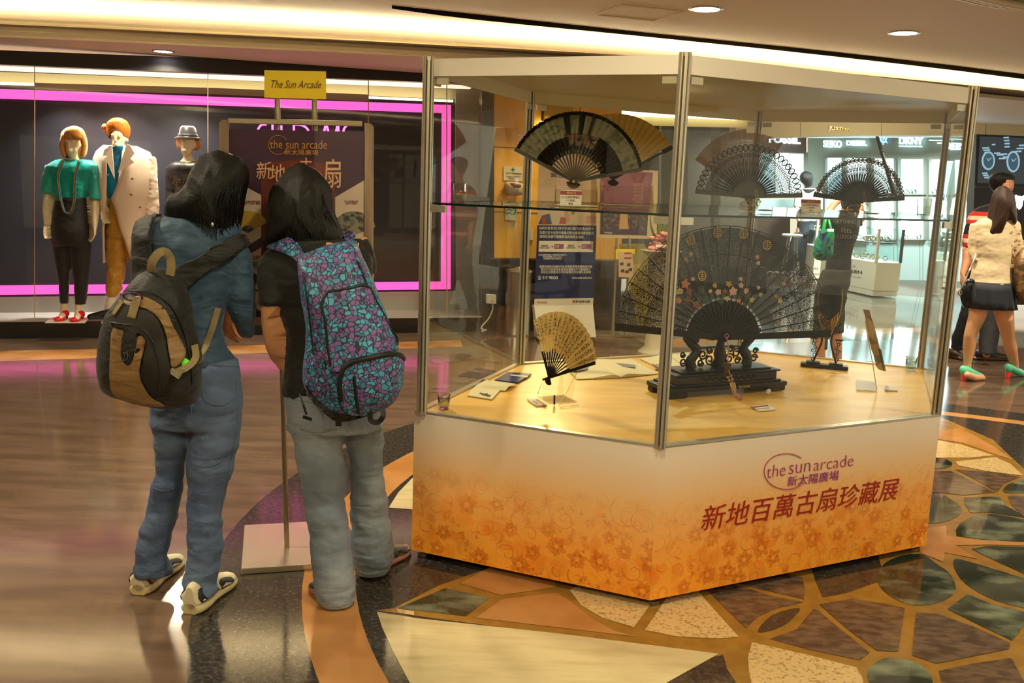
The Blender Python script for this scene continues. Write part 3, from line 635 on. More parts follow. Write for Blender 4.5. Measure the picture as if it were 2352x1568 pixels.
# --- painted fan on the glass shelf
pv = at(1318, 417, 3.90)
T = empty('painted_fan', (pv.x, pv.y, SZ), 'large dark painted folding fan standing open on the glass shelf', 'fan')
F_ = frame(pv, radians(-14), radians(-6)); sc = pv.y/FPX
def pk(u, w):
    v = noise.noise(Vector((u*7, w*4, 2))); v2 = noise.noise(Vector((u*20, w*9, 5)))
    if w > .93: return 1
    if .60 < u < .645 or .505 < u < .55 or .43 < u < .46:
        if w > .45: return 2
    if w > .5 and .38 < u < .62: return 3 if v > -.1 else 4
    if u < .36 and w < .55: return 1 if v2 < .2 else 5
    if u > .62 and w < .42: return 1 if v2 < .25 else 5
    if w < .2: return 6
    if .36 <= u <= .66 and w < .5: return [7, 4, 8, 2, 3][int((v2*.5+.5)*4.99)]
    return 3 if v2 > -.15 else 4
pm = [mat('paint_ground', '#6f7466', .5), mat('paint_black', '#10110f', .4), mat('paint_teal', '#16272b', .4), mat('paint_grey_green', '#a5a78e', .5), mat('paint_olive', '#848a70', .5), mat('paint_dark_brown', '#241c15', .45), mat('paint_deep_teal', '#1b2a2c', .4), mat('paint_clay', '#7a4f3a', .5), mat('paint_rose', '#8a6255', .5)]
R = 156*sc
m = MB(F_); pleat_leaf(m, R*.40, R, radians(13), radians(153), 24, .005, 26, pk); m.build('leaf', pm, T)
bone = mat('fan_bone_rib', '#6b5a48', .35)
for k in range(18):
    m = MB(F_); rib(m, R*.3, R*.46, radians(17+132*k/17), .0045, .011, .001); m.build('rib', bone, T)
for a in (12, 154):
    m = MB(F_); rib(m, R*.5, R*1.01, radians(a), .010, .016, -.005, .002); m.build('guard', blk_wood, T)
m = MB(F_); m.tube([polar(R*(1.0+.006*(-1)**k), radians(13+140*k/96), -.004) for k in range(97)], .0018, 5); m.build('edge_trim', blk_wood, T)
m = MB(F_); m.cyl((0, 0, 0), .001, .001)
m = MB(F_ @ Matrix.Rotation(pi/2, 4, 'X')); m.cyl((0, 0, -.008), .006, .016, 12); m.build('rivet', mat('rivet_brass', '#8d7a4a', .3, metal=.9), T)
# --- cream fan behind it
pv = at(1409, 412, 4.35); F_ = frame(pv, radians(-8), radians(-8)); R = 148*pv.y/FPX
T = empty('cream_fan', (pv.x, pv.y, SZ), 'plain cream folding fan with black guard, half hidden behind the painted fan', 'fan')
m = MB(F_); pleat_leaf(m, R*.36, R, radians(34), radians(150), 20, .004); m.build('leaf', mat('cream_silk', '#efd28c', .6, emit='#cda04e', es=0), T)
for k in range(15):
    m = MB(F_); rib(m, R*.2, R*.5, radians(36+112*k/14), .006, .007, .002); m.build('rib', blk_wood, T)
m = MB(F_); rib(m, R*.3, R*.9, radians(31), .007, .009, -.004, .002); g = m.build('guard', blk_wood, T)
m = MB(F_); m.box(polar(R*.92, radians(31), -.004), (.05, .006, .022), ry=-radians(31)); m.build('guard_tip', blk_wood, g)
# --- clear stands and cards on the shelf
def acrylic_easel(name, x0, x1, ytop, Y, z0, label, depth=.10, dx=0):
    a, b = at(x0, ytop, Y), at(x1, ytop, Y); h = a.z-z0; c = (a+b)/2; w = (b-a).length
    t = empty(name, (c.x, c.y, z0), label, 'stand')
    for s_, nm in ((-1, 'side_plate'), (1, 'side_plate')):
        m = MB(); m.slab([(c.x+s_*w/2, c.y-depth/2, z0+.001), (c.x+s_*w/2, c.y+depth/2, z0+.001), (c.x+s_*w/2+dx, c.y+depth/2, z0+h), (c.x+s_*w/2+dx, c.y+depth/2-.03, z0+h)], .004, (1, 0, 0)); m.build(nm, acr, t)
    m = MB(); m.box((c.x, c.y+.012, z0+h*.42), (w, .004, h*.8), rx=-.2); m.build('back_plate', acr, t)
    m = MB(); m.box((c.x, c.y, z0+.003), (w+.01, depth, .004)); m.build('foot_plate', acr, t)
    m = MB()
    for s_ in (-1, 1): m.tube([(c.x+s_*w/2, c.y-depth/2, z0+.004), (c.x+s_*w/2, c.y+depth/2, z0+.004)], .0016, 5)
    m.tube([(c.x-w/2, c.y-depth/2, z0+.005), (c.x+w/2, c.y-depth/2, z0+.005)], .0022, 5); m.build('polished_edge', mat('acrylic_glint', '#e8dcae', .1, spec=1), t)  # pale rods paint the glints along the acrylic edges
    return t
acrylic_easel('acrylic_easel', 1276, 1372, 425, 3.86, SZ, 'clear acrylic stand holding up the painted fan on the glass shelf')
acrylic_easel('acrylic_easel', 1385, 1500, 415, 4.30, SZ, 'wide clear acrylic stand behind, under the cream fan')
def card(x0, y0, x1, y1, Y, z0, label, lines=3, lean=-.25, emb=True):
    a, b = at(x0, y1, Y), at(x1, y0, Y); w, h = b.x-a.x, b.z-a.z; c = Vector(((a.x+b.x)/2, Y, z0+.004)); F = frame(c, 0, lean)
    t = empty('label_card', c, label, 'label'); m = MB(F); m.box((0, 0, h/2+.002), (w, .003, h)); m.build('card', card_w, t)
    m = MB(F); m.box((0, -.0018, h*.86), (w, .0006, h*.25)); m.build('red_header', card_r, t)
    pl = (F @ Vector((0, -.0024, 0)), F.to_3x3() @ Vector((0, -1, 0)))
    if emb: text('Bool A', F @ Matrix.Translation((0, -.0024, h*.86)) @ Matrix.Rotation(pi/2, 4, 'X'), h*.2, mat('print_gold', '#d8b060', .4), t, 'emblem_script', ext=.0002, shear=.3)
    for k in range(lines): text(('Sun古扇珍藏展品', '(小摺扇)', '展品')[k % 3], F @ Matrix.Translation((0, -.0024, h*(.58-.2*k))) @ Matrix.Rotation(pi/2, 4, 'X'), h*.155, mat('print_brown', '#7a3a30', .5), t, 'print_line', ext=.0002)
    m = MB(F); m.box((0, .02, .004), (w*1.02, .05, .003)); m.build('foot', acr, t); return t
card(1286, 438, 1337, 474, 3.62, SZ, 'small white card with red header standing below the painted fan')
card(1840, 464, 1888, 494, 4.05, SZ, 'small white card with red header between the two black fans on the shelf', lean=-.35)

# --- tortoise-brown fan behind the black one
pv = at(1722, 450, 4.75); F_ = frame(pv, radians(4), radians(-6)); R = 150*pv.y/FPX
T = empty('brown_fan', (pv.x, pv.y, SZ), 'translucent honey-brown folding fan behind the left black openwork fan', 'fan')
m = MB(F_); pleat_leaf(m, R*.3, R, radians(96), radians(146), 9, .004); pleat_leaf(m, R*.3, R*.94, radians(60), radians(96), 6, .004); m.build('leaf', mat('amber_silk', '#b08a44', .5, alpha=.85), T)
m = MB(F_); rib(m, R*.5, R*1.0, radians(147), .008, .03, -.003); m.build('guard', mat('amber_guard', '#9a6a20', .4), T)
m = MB(F_); m.tube([polar(R*.80, radians(a), -.008) for a in range(60, 146, 4)], .0012, 5); m.build('thread', mat('pale_thread', '#c9b690', .5), T)

# --- openwork black fans
def openwork(name, px, py, Y, Rp, a0, a1, n, yaw, label, dot, core=.34, rings=(.62, .78), tilt=-8):
    pv = at(px, py, Y); F_ = frame(pv, radians(yaw), radians(tilt)); R = Rp*Y/FPX
    T = empty(name, (pv.x, pv.y, SZ), label, 'fan')
    m = MB(F_); m.prism([(0, 0)], 0, 0) if False else None
    pts = [polar(R*core, radians(a0+(a1-a0)*k/24), 0) for k in range(25)]+[polar(.02, radians(a1+10)), polar(.035, radians(-90)), polar(.02, radians(a0-10))]
    m.slab(pts, .003, F_.to_3x3().inverted() @ Vector((0, 1, 0)) if False else (0, 1, 0)); m.build('solid_centre', blk_wood, T)
    for k in range(n):
        a = radians(a0+(a1-a0)*(k+.5)/n); d = radians((a1-a0)/n)*.5; m = MB(F_)
        for s_ in (-1, 1): m.tube([polar(R*core*.9, a+s_*d*.5), polar(R*.66, a+s_*d*.62), polar(R*.84, a+s_*d*.72)], .0019, 4)
        m.tube([polar(R*core*.9, a), polar(R*.86, a)], .0017, 4)
        w = R*d; hd = [polar(R*.915+w*1.15*sin(q), a+d*.86*cos(q)) for q in [2*pi*j/12 for j in range(13)]]; m.tube(hd, .0026, 4)
        for rr in rings: m.tube([polar(R*rr+.006*cos(q), a+d*.6*sin(q)) for q in [2*pi*j/8 for j in range(9)]], .0017, 4)
        st_ = m.build('stick', blk_wood, T)
        m = MB(F_); cxx = polar(R*.915, a, .001)
        m.loft([[polar(R*.915+w*.75*s2*sin(q), a+d*.55*s2*cos(q), .0008) for q in [2*pi*j/12 for j in range(12)]] for s2 in (1, .02)], False); m.build('shell_disc', dot, st_)
    for a in (a0-1, a1+1):
        m = MB(F_); rib(m, R*.5, R*.99, radians(a), .012, .022, -.002, .002); m.build('guard', blk_wood, T)
    return T
shell = mat('shell_amber', '#8b6a4a', .3, alpha=.85); shell2 = mat('shell_rose', '#9a6a5a', .3)
openwork('openwork_fan', 1719, 452, 4.12, 121, 5, 175, 27, -4, 'black openwork fan with amber dots, left of the two on the shelf', shell)
openwork('openwork_fan', 1969, 463, 4.30, 103, 8, 172, 30, -36, 'black openwork fan with rosy dots, turned sideways on the shelf', shell2, core=.36, rings=(.56, .72))
def swan_stand(px, py, Y, yt, w, label, flip=1):
    b = onz(px, py, SZ) if False else at(px, py, Y); b.z = SZ+.002; tp = at(px+w*flip, yt, Y)
    t = empty('crystal_stand', b, label, 'stand'); g = pane_mat('crystal', (.90, .86, .74), 3.2, .03)
    m = MB(); m.ell((b.x, b.y, SZ+.024), (.042, .03, .024), 20, 12); m.build('body', g, t)
    m = MB(); q = [(b.x+.03*flip, b.y, SZ+.02), (b.x+.045*flip, b.y, SZ+.05), (tp.x+.006*flip, b.y, (SZ+tp.z)/2), (tp.x-.006*flip, b.y, tp.z-.012), (tp.x-.012*flip, b.y, tp.z)]
    P = spl(q, 5); m.tube(P, [.010-.004*i/len(P) for i in range(len(P))], 10); m.build('neck', g, t)
    m = MB(); m.ell((b.x-.03*flip if flip < 0 else b.x+.075, b.y+.01, SZ+.009), (.035, .006, .004), 10, 6); m.build('tail', mat('crystal_amber', '#8a6a30', .1), t)
swan_stand(1718, 490, 4.02, 435, 22, 'clear crystal swan stand below the left black openwork fan')
swan_stand(1966, 492, 4.16, 440, 22, 'clear crystal swan stand below the sideways black openwork fan')
# --- folded fan leaning upright
p0, p1 = at(2054, 446, 4.42), at(2014, 311, 4.55)
T = empty('folded_fan', (p0.x, p0.y, SZ), 'closed black lacquer fan leaning upright at the right end of the shelf', 'fan')
m = MB(); d = (p1-p0)
for k in range(7):
    o_ = Vector((.0025*(k-3)*.6, .002*(k-3), 0)); m.tube([p0+o_-d*.02, p0+o_+d*.25, p0+o_+d*.98], [.0125, .0125, .008], 6, flat=.35)
m.build('sticks', blk_wood, T)
m = MB(); q = p0+d*.72; m.tube([q-d*.006, q+d*.006], .0135, 8, flat=.8); m.build('band', mat('fan_band', '#b8a88a', .4), T)
b = at(2052, 492, 4.45); m = MB(); T2 = empty('acrylic_rest', (b.x, b.y, SZ), 'bent clear acrylic rest under the closed black fan', 'stand')
m.tube(spl([(b.x+.02, b.y, SZ+.004), (b.x+.045, b.y, SZ+.03), (b.x+.03, b.y+.02, SZ+.09), (p0.x+.012, p0.y, p0.z-.004)], 5), .005, 8); m.build('bent_arm', pane_mat('crystal', (.90, .86, .74), 3.2, .03), T2)
m = MB(); m.box((b.x, b.y, SZ+.003), (.07, .06, .004)); m.build('foot_plate', acr, T2)
# --- water glasses
gm = pane_mat('tumbler_glass', (.93, .94, .9), 2.6, .02); wt = pane_mat('water', (.86, .88, .84), 1.6, .02)
def tumbler(px, py, z0, r, h, label, facet=24):
    b = onz(px, py, z0); t = empty('water_glass', (b.x, b.y, z0), label, 'glass', 'water glasses in the display case corners')
    m = MB(); pr = [(r*.80, 0), (r*.86, h*.10), (r, h), (r*.95, h), (r*.80, h*.12), (.0005, h*.11)]
    m.lathe((b.x, b.y, z0+.0005), pr, facet, facet > 12); m.build('tumbler', gm, t)
    m = MB(); m.lathe((b.x, b.y, z0+.0005), [(.0005, h*.125), (r*.79, h*.125), (r*.875, h*.62), (.0005, h*.62)], 24); m.build('water', wt, t)
tumbler(1056, 462, SZ, .030, .072, 'water tumbler on the glass shelf near the left corner post')
tumbler(2120, 500, SZ, .030, .082, 'water tumbler on the glass shelf at its right end', 12)
tumbler(1019, 939, TZ, .027, .068, 'water tumbler on the wooden counter in the left corner')
tumbler(2091, 850, TZ, .030, .075, 'water tumbler on the wooden counter in the far right corner')
# ================================================================ on the wooden counter of the case
ebony = mat('ebony_wood', '#12100e', .3, spec=.55, bump=.2, bscale=120)
def lace_mat(name, sc, th, col='#0b0b0a'):
    m = bpy.data.materials.new(name); m.use_nodes = True; nt = m.node_tree; N = nt.nodes; L = nt.links; b = N['Principled BSDF']
    b.inputs['Base Color'].default_value = (*lin(col), 1); b.inputs['Roughness'].default_value = .4
    tc = N.new('ShaderNodeTexCoord'); v = N.new('ShaderNodeTexVoronoi'); v.feature = 'DISTANCE_TO_EDGE'; v.inputs['Scale'].default_value = sc
    L.new(tc.outputs['Object'], v.inputs['Vector']); g = N.new('ShaderNodeMath'); g.operation = 'LESS_THAN'; g.inputs[1].default_value = th
    L.new(v.outputs[0], g.inputs[0]); mx = N.new('ShaderNodeMixShader'); t = N.new('ShaderNodeBsdfTransparent')
    L.new(g.outputs[0], mx.inputs[0]); L.new(t.outputs[0], mx.inputs[1]); L.new(b.outputs[0], mx.inputs[2]); L.new(mx.outputs[0], N['Material Output'].inputs[0]); return m
lace_o = lace_mat('lace_open', 190, .13); lace_d = lace_mat('lace_dense', 240, .20, '#141210'); gauze = mat('black_gauze', '#131110', .5, alpha=.80)
BF = Vector((.93, 4.20, 0)); by = radians(6)                     # the big fan faces a little left
pvb = at(1662, 775, 4.02); F_ = frame(pvb, by, radians(-5)); sB = pvb.y/FPX
T = empty('great_fan', (pvb.x, pvb.y, TZ), 'huge black lace folding fan with painted leaves and gold medallions', 'fan')
R = 258*sB; a0, a1 = radians(4), radians(175); NB = 22
m = MB(F_); pleat_leaf(m, R*.74, R*.985, a0, a1, NB, .004, 2, lambda u, w: 0 if (u < .13 or u > .62) else 2 if w > .5 and .3 < u < .5 else 1); m.build('lace_border', [lace_o, lace_d, gauze], T)
m = MB(F_); pleat_leaf(m, R*.36, R*.74, a0, a1, NB, .003, 3, lambda u, w: 0 if (u < .16 and w > .4) else 1 if (u > .66 or w > .66) else 2); m.build('leaf', [lace_o, lace_d, gauze], T)
for k in range(NB+1):
    a = a0+(a1-a0)*k/NB; m = MB(F_); rib(m, R*.35, R, a, .006, .0045, -.006, .0012, .02)
    m.build('rib', ebony, T)
m = MB(F_); m.slab([polar(R*.34, a0+(a1-a0)*k/20, .004) for k in range(21)]+[(-.02, .004, -.01), (.02, .004, -.01)], .004, (0, 1, 0)); m.build('solid_centre', ebony, T)
m = MB(F_); m.tube([polar(R, a0+(a1-a0)*k/88, .005*(-1)**k) for k in range(89)], .002, 5); m.tube([polar(R*.745, a0+(a1-a0)*k/88, -.005) for k in range(89)], .0014, 4); m.build('edge_cord', ebony, T)
for a, s_ in ((a0-.01, 1), (a1+.01, -1)):
    m = MB(F_); rib(m, R*.3, R*1.0, a, .02, .034, -.003, .004, .03); m.build('guard', ebony, T)
gold = mat('gold_leaf', '#cfa844', .4, metal=.25)
def disc_y(mb, c, r, y, n=16, sx=1):
    mb.slab([(c[0]+r*sx*cos(2*pi*j/n), y, c[2]+r*sin(2*pi*j/n)) for j in range(n)][::-1], .0012, (0, 1, 0))
for px, py in ((1585, 551), (1646, 534), (1706, 537), (1760, 563), (1611, 633)):
    q = F_.inverted() @ onpl(px, py, pvb, F_.to_3x3() @ Vector((0, -1, 0))); m = MB(F_); r_ = .021
    m.tube([(q.x+r_*.8*cos(t), -.010, q.z+r_*sin(t)) for t in [2*pi*j/20 for j in range(21)]], .0016, 5)
    m.box((q.x, -.010, q.z), (.0022, .002, r_*2)); 
    for s_ in (-1, 1):
        for zz in (-.6, -.2, .2, .6): m.box((q.x+s_*.0075, -.010, q.z+zz*r_), (.010, .002, .0028))
    m.build('gold_medallion', gold, T)
lv = [mat('petal_pink', '#c0968a', .6), mat('petal_coral', '#b8785a', .6), mat('petal_cream', '#b5a274', .6), mat('petal_rust', '#84503c', .6), mat('petal_sage', '#3f4a36', .6), mat('petal_ochre', '#a98a44', .6)]
random.seed(11); m = MB(F_)
spots = [(1573, 652, 15, 1), (1582, 668, 12, 3), (1560, 668, 13, 2), (1578, 688, 12, 3), (1598, 700, 14, 3), (1557, 690, 12, 1), (1590, 640, 8, 0), (1640, 655, 9, 5), (1648, 670, 10, 0), (1672, 652, 11, 5), (1682, 668, 14, 0), (1668, 685, 9, 2), (1700, 655, 10, 0), (1712, 668, 9, 0), (1694, 690, 8, 1), (1725, 688, 9, 2), (1745, 676, 8, 5), (1740, 660, 7, 2), (1798, 652, 8, 1), (1790, 690, 9, 2), (1780, 680, 7, 5), (1620, 688, 16, 4), (1610, 665, 14, 4), (1655, 690, 12, 4), (1586, 583, 8, 2), (1574, 596, 8, 5), (1738, 590, 8, 1), (1740, 604, 7, 0), (1700, 640, 8, 0), (1630, 668, 7, 2), (1664, 668, 8, 3), (1712, 682, 7, 4)]
for px, py, r_, ci in spots:
    q = F_.inverted() @ onpl(px, py, pvb, F_.to_3x3() @ Vector((0, -1, 0))); r_ *= sB*.82; n = 5 if ci != 4 else 7; ph = random.random()*6; P = []
    for j in range(2*n): rr = r_*(1 if j % 2 == 0 else .68)*random.uniform(.75, 1.1); P.append((q.x+rr*cos(ph+pi*j/n), -.009-random.random()*.002, q.z+rr*sin(ph+pi*j/n)))
    c0 = (q.x, -.0105, q.z); P = [tuple(v) for v in spl(P, 3, True)]; nn = len(P); m.cur = ci; m.add(P+[c0], [(i, (i+1) % nn, nn) for i in range(nn)])
m.build('painted_leaves', lv, T)
# carved stand
sb0 = onz(1538, 917, TZ); sb1 = onz(1800, 897, TZ); su = (sb1-sb0); su.z = 0; L_ = su.length; ang = atan2(su.y, su.x); scn = (sb0+sb1)/2+Vector((-sin(ang), cos(ang), 0))*.085
S = empty('carved_stand', (scn.x, scn.y, TZ), 'carved black wooden stand with stepped base under the huge lace fan', 'stand', rz=ang)
F2 = frame((scn.x, scn.y, TZ+.001), ang)
def tier(w, d, z0, z1, nm, r=.006):
    m = MB(F2); m.box((0, 0, (z0+z1)/2), (w, d, z1-z0)); bevel(m.build(nm, ebony, S), r, 3)
for s_ in (-1, 1):
    for t_ in (-1, 1): m = MB(F2); m.box((s_*(L_/2-.045), t_*.07, .016), (.10, .045, .032)); bevel(m.build('foot', ebony, S), .009, 3)
tier(L_*1.02, .20, .026, .048, 'base_tier'); tier(L_*.93, .18, .048, .058, 'base_tier'); tier(L_*.86, .16, .058, .094, 'base_tier', .003); tier(L_*.92, .17, .094, .104, 'base_tier'); tier(L_*.78, .14, .104, .114, 'base_tier')
m = MB(F2)
for s_ in (-1, 1):
    P = spl([(s_*.155, 0, .114), (s_*.16, 0, .15), (s_*.135, 0, .185), (s_*.13, 0, .20), (s_*.17, 0, .235), (s_*.20, 0, .265)], 5); m = MB(F2); m.tube(P, [.030-.012*i/len(P) for i in range(len(P))], 8, flat=.6); m.build('curved_arm', ebony, S)
    m = MB(F2); m.box((s_*.175, 0, .262), (.09, .035, .02), ry=-s_*.5); m.build('arm_pad', ebony, S)
m = MB(F2); m.tube([(-.17, 0, .262), (-.09, 0, .256), (-.05, 0, .248), (0, 0, .254), (.05, 0, .248), (.09, 0, .256), (.17, 0, .262)], .010, 8); m.build('cradle_bar', ebony, S)
m = MB(F2); m.lathe((0, 0, .114), [(.028, 0), (.024, .03), (.03, .06), (.022, .09), (.016, .12), (.03, .14)], 14); m.build('centre_post', ebony, S)
m = MB(F2)
def scroll(mb, x, z, r, s_, turns=1.4, y=0, w=.0045):
    P = []
    for k in range(22): t = k/21; a = s_*2*pi*turns*t; rr = r*(1-.72*t); P.append((x+rr*cos(a), y, z+rr*sin(a)))
    mb.tube(P, w, 5)
for s_ in (-1, 1):
    for x, z, r_ in ((.055, .150, .026), (.095, .175, .024), (.06, .195, .018), (.105, .138, .018), (.20, .145, .020), (.205, .180, .015), (.035, .13, .014)): scroll(m, s_*x, z, r_, s_)
    m.tube([(s_*.13, 0, .205), (s_*.03, 0, .208)], .004, 5)
m.build('fretwork', ebony, S)
m = MB(F2); P = [(-.145+.29*k/40, -.083, .076+.008*sin(k*1.3)) for k in range(41)]; m.tube(P, .003, 4); m.build('carved_band', ebony, S)
text('廣州美華藝', F2 @ Matrix.Translation((.075, -.1015, .036)) @ Matrix.Rotation(pi/2, 4, 'X'), .013, gold, S, 'gold_characters', ext=.0004)
# tassel
tp = at(1669, 774, 3.86); T3 = empty('tassel', (tp.x, tp.y, TZ), 'pink knotted tassel hanging down before the carved stand', 'tassel')
pk_ = mat('tassel_pink', '#a9755c', .6, bump=.4, bscale=200); P = spl([at(1669, 774, 3.86), at(1673, 800, 3.84), at(1672, 838, 3.80), at(1677, 862, 3.78), at(1684, 882, 3.76)], 5)
m = MB(); m.tube(P, .0022, 6); m.build('cord', pk_, T3)
m = MB(); m.tube([at(1669, 771, 3.86)+Vector((.008*cos(t), 0, .008*sin(t))) for t in [2*pi*j/12 for j in range(13)]], .002, 6); m.build('loop', pk_, T3)
m = MB(); q = at(1677, 868, 3.77); m.box(q, (.03, .008, .008), ry=.3); m.box(q, (.008, .008, .03), ry=.3); m.build('knot', pk_, T3)
m = MB(); q = at(1671, 846, 3.79); m.box(q, (.024, .004, .045), ry=.08); m.build('pendant', mat('amber_pendant', '#4a2e18', .3), T3)
gd = mat('bead_gold', '#b9945a', .4)
m = MB()
for k in range(3): m.tube(spl([at(1681+4*k-3, 878, 3.76), at(1684+4*k-2, 897, 3.75)], 3), [.0035, .0045, .0035, .003], 6)
m.build('beads', gd, T3)
m = MB(); P = spl([at(1684, 890, 3.75), at(1688, 905, 3.745), at(1696, 913, 3.74), at(1705, 914, 3.73)], 6); m.tube(P, [.009+.002*sin(i) for i in range(len(P))], 10, flat=.7); o = m.build('skirt', pk_, T3)
m = MB(); q = onz(1763, 897, TZ+.016); m.ell((q.x, q.y-.02, TZ+.016), (.011, .010, .014)); tag(m.build('white_plug', mat('plug_white', '#d9d4c8', .4)), 'small white stopper lying before the stand base on the counter', 'stopper')
# --- calligraphy fan on its clear rest
pv = at(1262, 868, 3.82); F_ = frame(pv, radians(-52), radians(-12)) @ Matrix.Rotation(radians(-14+14), 4, 'Y'); R = 158*pv.y/FPX
T = empty('calligraphy_fan', (pv.x, pv.y, TZ), 'tan paper fan with black brush calligraphy on the wooden counter', 'fan')
paper = mat('rice_paper', '#cba45a', .6, col2='#d4b068', cscale=30); ink = mat('brush_ink', '#16130e', .5)
A0, A1 = radians(25), radians(128)
m = MB(F_); pleat_leaf(m, R*.40, R, A0, A1, 15, .004, 1); m.build('leaf', paper, T)
random.seed(5); m = MB(F_)
for k in range(15):
    a = A0+(A1-A0)*(k+.5)/15; n = 9 if 2 < k < 13 else 7
    for j in range(n):
        r_ = R*(.94-.052*j-random.random()*.02) if k > 2 else R*(.94-.05*j)
        if k > 9 and j > 6-(15-k)//3 and k < 13: continue
        for q in range(4):
            u = r_+random.uniform(-.0045, .0045); b_ = a+random.uniform(-.026, .026); w = b_+random.uniform(-.03, .03); u2 = u+random.uniform(-.005, .005)
            m.tube([polar(u, b_, -.0075), polar(u2, w, -.0075)], random.uniform(.0008, .0017), 4)
m.build('calligraphy', ink, T)
for k in range(12):
    m = MB(F_); rib(m, R*.2, R*.44, A0+(A1-A0)*(k+.5)/12, .0035, .006, .001); m.build('rib', blk_wood, T)
m = MB(F_); rib(m, R*.4, R*.985, A0-.03, .010, .014, -.006, .002, .035); m.build('guard', blk_wood, T)
m = MB(F_); rib(m, R*.2, R*.45, A1, .008, .006, -.002, .002, .03); m.build('guard', blk_wood, T)
b = onz(1285, 922, TZ); t = empty('acrylic_rest', (b.x, b.y, TZ), 'folded clear acrylic rest under the calligraphy fan', 'stand')
m = MB(); m.box((b.x-.01, b.y+.03, TZ+.003), (.13, .13, .004), .4); m.build('foot_plate', acr, t)
m = MB(); m.box((b.x-.03, b.y+.01, TZ+.055), (.10, .004, .11), .4, -.25); m.box((b.x+.035, b.y+.06, TZ+.10), (.10, .004, .19), -.9, -.15); m.build('back_plate', acr, t)
m = MB(); m.tube([onz(1287, 935, TZ+.004), onz(1330, 929, TZ+.004)], .0018, 5); m.tube([at(1283, 934, 3.62), at(1345, 820, 3.80)], .0012, 5); m.tube([at(1235, 905, 3.68), at(1244, 878, 3.72)], .0014, 5); m.build('polished_edge', mat('acrylic_glint', '#e8dcae', .1), t)  # glints of the clear rest drawn as pale rods
q = onz(1273, 930, TZ); m = MB(); m.caps([((q.x, q.y, TZ+.006), .0045), ((q.x-.001, q.y, TZ+.04), .0045)]); tag(m.build('fan_pin', mat('pin_dark', '#2a2418', .3)), 'short dark rod standing upright in front of the calligraphy fan', 'rod')
# --- booklets and cards lying on the counter
def flatq(pts, z, t, nm, mt, par=None, up=0):
    P = [onz(x, y, z) for x, y in pts]; m = MB(); m.slab(P, t, (0, 0, 1)); return m.build(nm, mt, par)
bl = mat('cover_blue', '#232d5e', .4); pg = mat('page_cream', '#d8c79a', .6); inkb = mat('print_dark', '#33313a', .6)
b = onz(1145, 890, TZ); t = empty('folded_booklet', (b.x, b.y, TZ), 'open blue and cream booklet lying near the back left post', 'booklet')
flatq([(1072, 909), (1108, 872), (1162, 882), (1130, 918)], TZ+.002, .004, 'lower_page', pg, t)
m = MB(); r0 = [onz(x, y, TZ+.004) for x, y in ((1103, 893), (1161, 897))]; r1 = [onz(x, y, TZ+.016) for x, y in ((1108, 884), (1168, 888))]; r2 = [onz(x, y, TZ+.010) for x, y in ((1135, 874), (1186, 881))]
m.add([r0[0], r0[1], r1[1], r1[0], r2[0], r2[1]], [(0, 1, 2, 3), (3, 2, 5, 4)]); m.build('curled_page', pg, t)
flatq([(1136, 874), (1167, 856), (1221, 860), (1188, 880)], TZ+.004, .005, 'blue_cover', bl, t)
flatq([(1172, 862), (1174, 860), (1213, 863), (1211, 867)], TZ+.0095, .0006, 'title_print', pg, t)
flatq([(1100, 903), (1104, 901), (1112, 904), (1120, 903), (1121, 906), (1128, 907), (1124, 911), (1110, 908)], TZ+.0065, .0006, 'picture_print', inkb, t)
def openbook(pts, nm, label, prints, spine):
    c = onz(spine[0][0], spine[0][1], TZ); t = empty('open_book', (c.x, c.y, TZ), label, 'book')
    (L0, L1_, R0, R1) = [onz(x, y, TZ+.003) for x, y in pts]; s0, s1 = onz(*spine[0], TZ+.004), onz(*spine[1], TZ+.004)
    for a, b_, nm2 in ((L0, L1_, 'left_page'), (R0, R1, 'right_page')):
        m = MB(); rows = []
        for k in range(7):
            u = k/6; h = .016*sin(pi*min(1, u*1.25)**.6)*(1-u)+.002; rows.append([s0.lerp(a, u)+Vector((0, 0, h)), s1.lerp(b_, u)+Vector((0, 0, h))])
        vs = [p for r in rows for p in r]+[Vector((p.x, p.y, TZ+.001)) for r in rows for p in r]; n = 14
        m.add(vs, [(2*i, 2*i+1, 2*i+3, 2*i+2) for i in range(6)]+[(n+2*i, n+2*i+2, n+2*i+3, n+2*i+1) for i in range(6)]+[(2*i, 2*i+2, 2*i+2+n, 2*i+n) for i in range(6)]+[(2*i+1, 2*i+1+n, 2*i+3+n, 2*i+3) for i in range(6)]+[(12, 13, 27, 26)], False); m.build(nm2, pg, t)
    for pr in prints: flatq(pr, TZ+.013, .0006, 'fan_picture', mat('print_grey', '#6f6a68', .6), t)
    return t
openbook([(1325, 871), (1296, 838), (1512, 858), (1448, 824)], 'b', 'open picture book behind the calligraphy fan on the counter', [[(1306, 850), (1322, 840), (1352, 842), (1350, 848), (1325, 852)], [(1398, 838), (1405, 832), (1460, 838), (1458, 844), (1430, 842)]], ((1427, 866), (1356, 832)))
b = onz(1520, 840, TZ); t = empty('open_book', (b.x, b.y, TZ), 'second open book half hidden behind the front post', 'book')
flatq([(1470, 825), (1530, 853), (1580, 848), (1528, 814)], TZ+.001, .004, 'left_page', pg, t); flatq([(1530, 814), (1584, 848), (1640, 838), (1600, 812)], TZ+.001, .004, 'right_page', pg, t)
for k in range(6): flatq([(1498+k*7, 836+k*.6), (1500+k*7, 835+k*.6), (1515+k*7, 845), (1513+k*7, 846)], TZ+.0055, .0004, 'text_column', inkb, t)
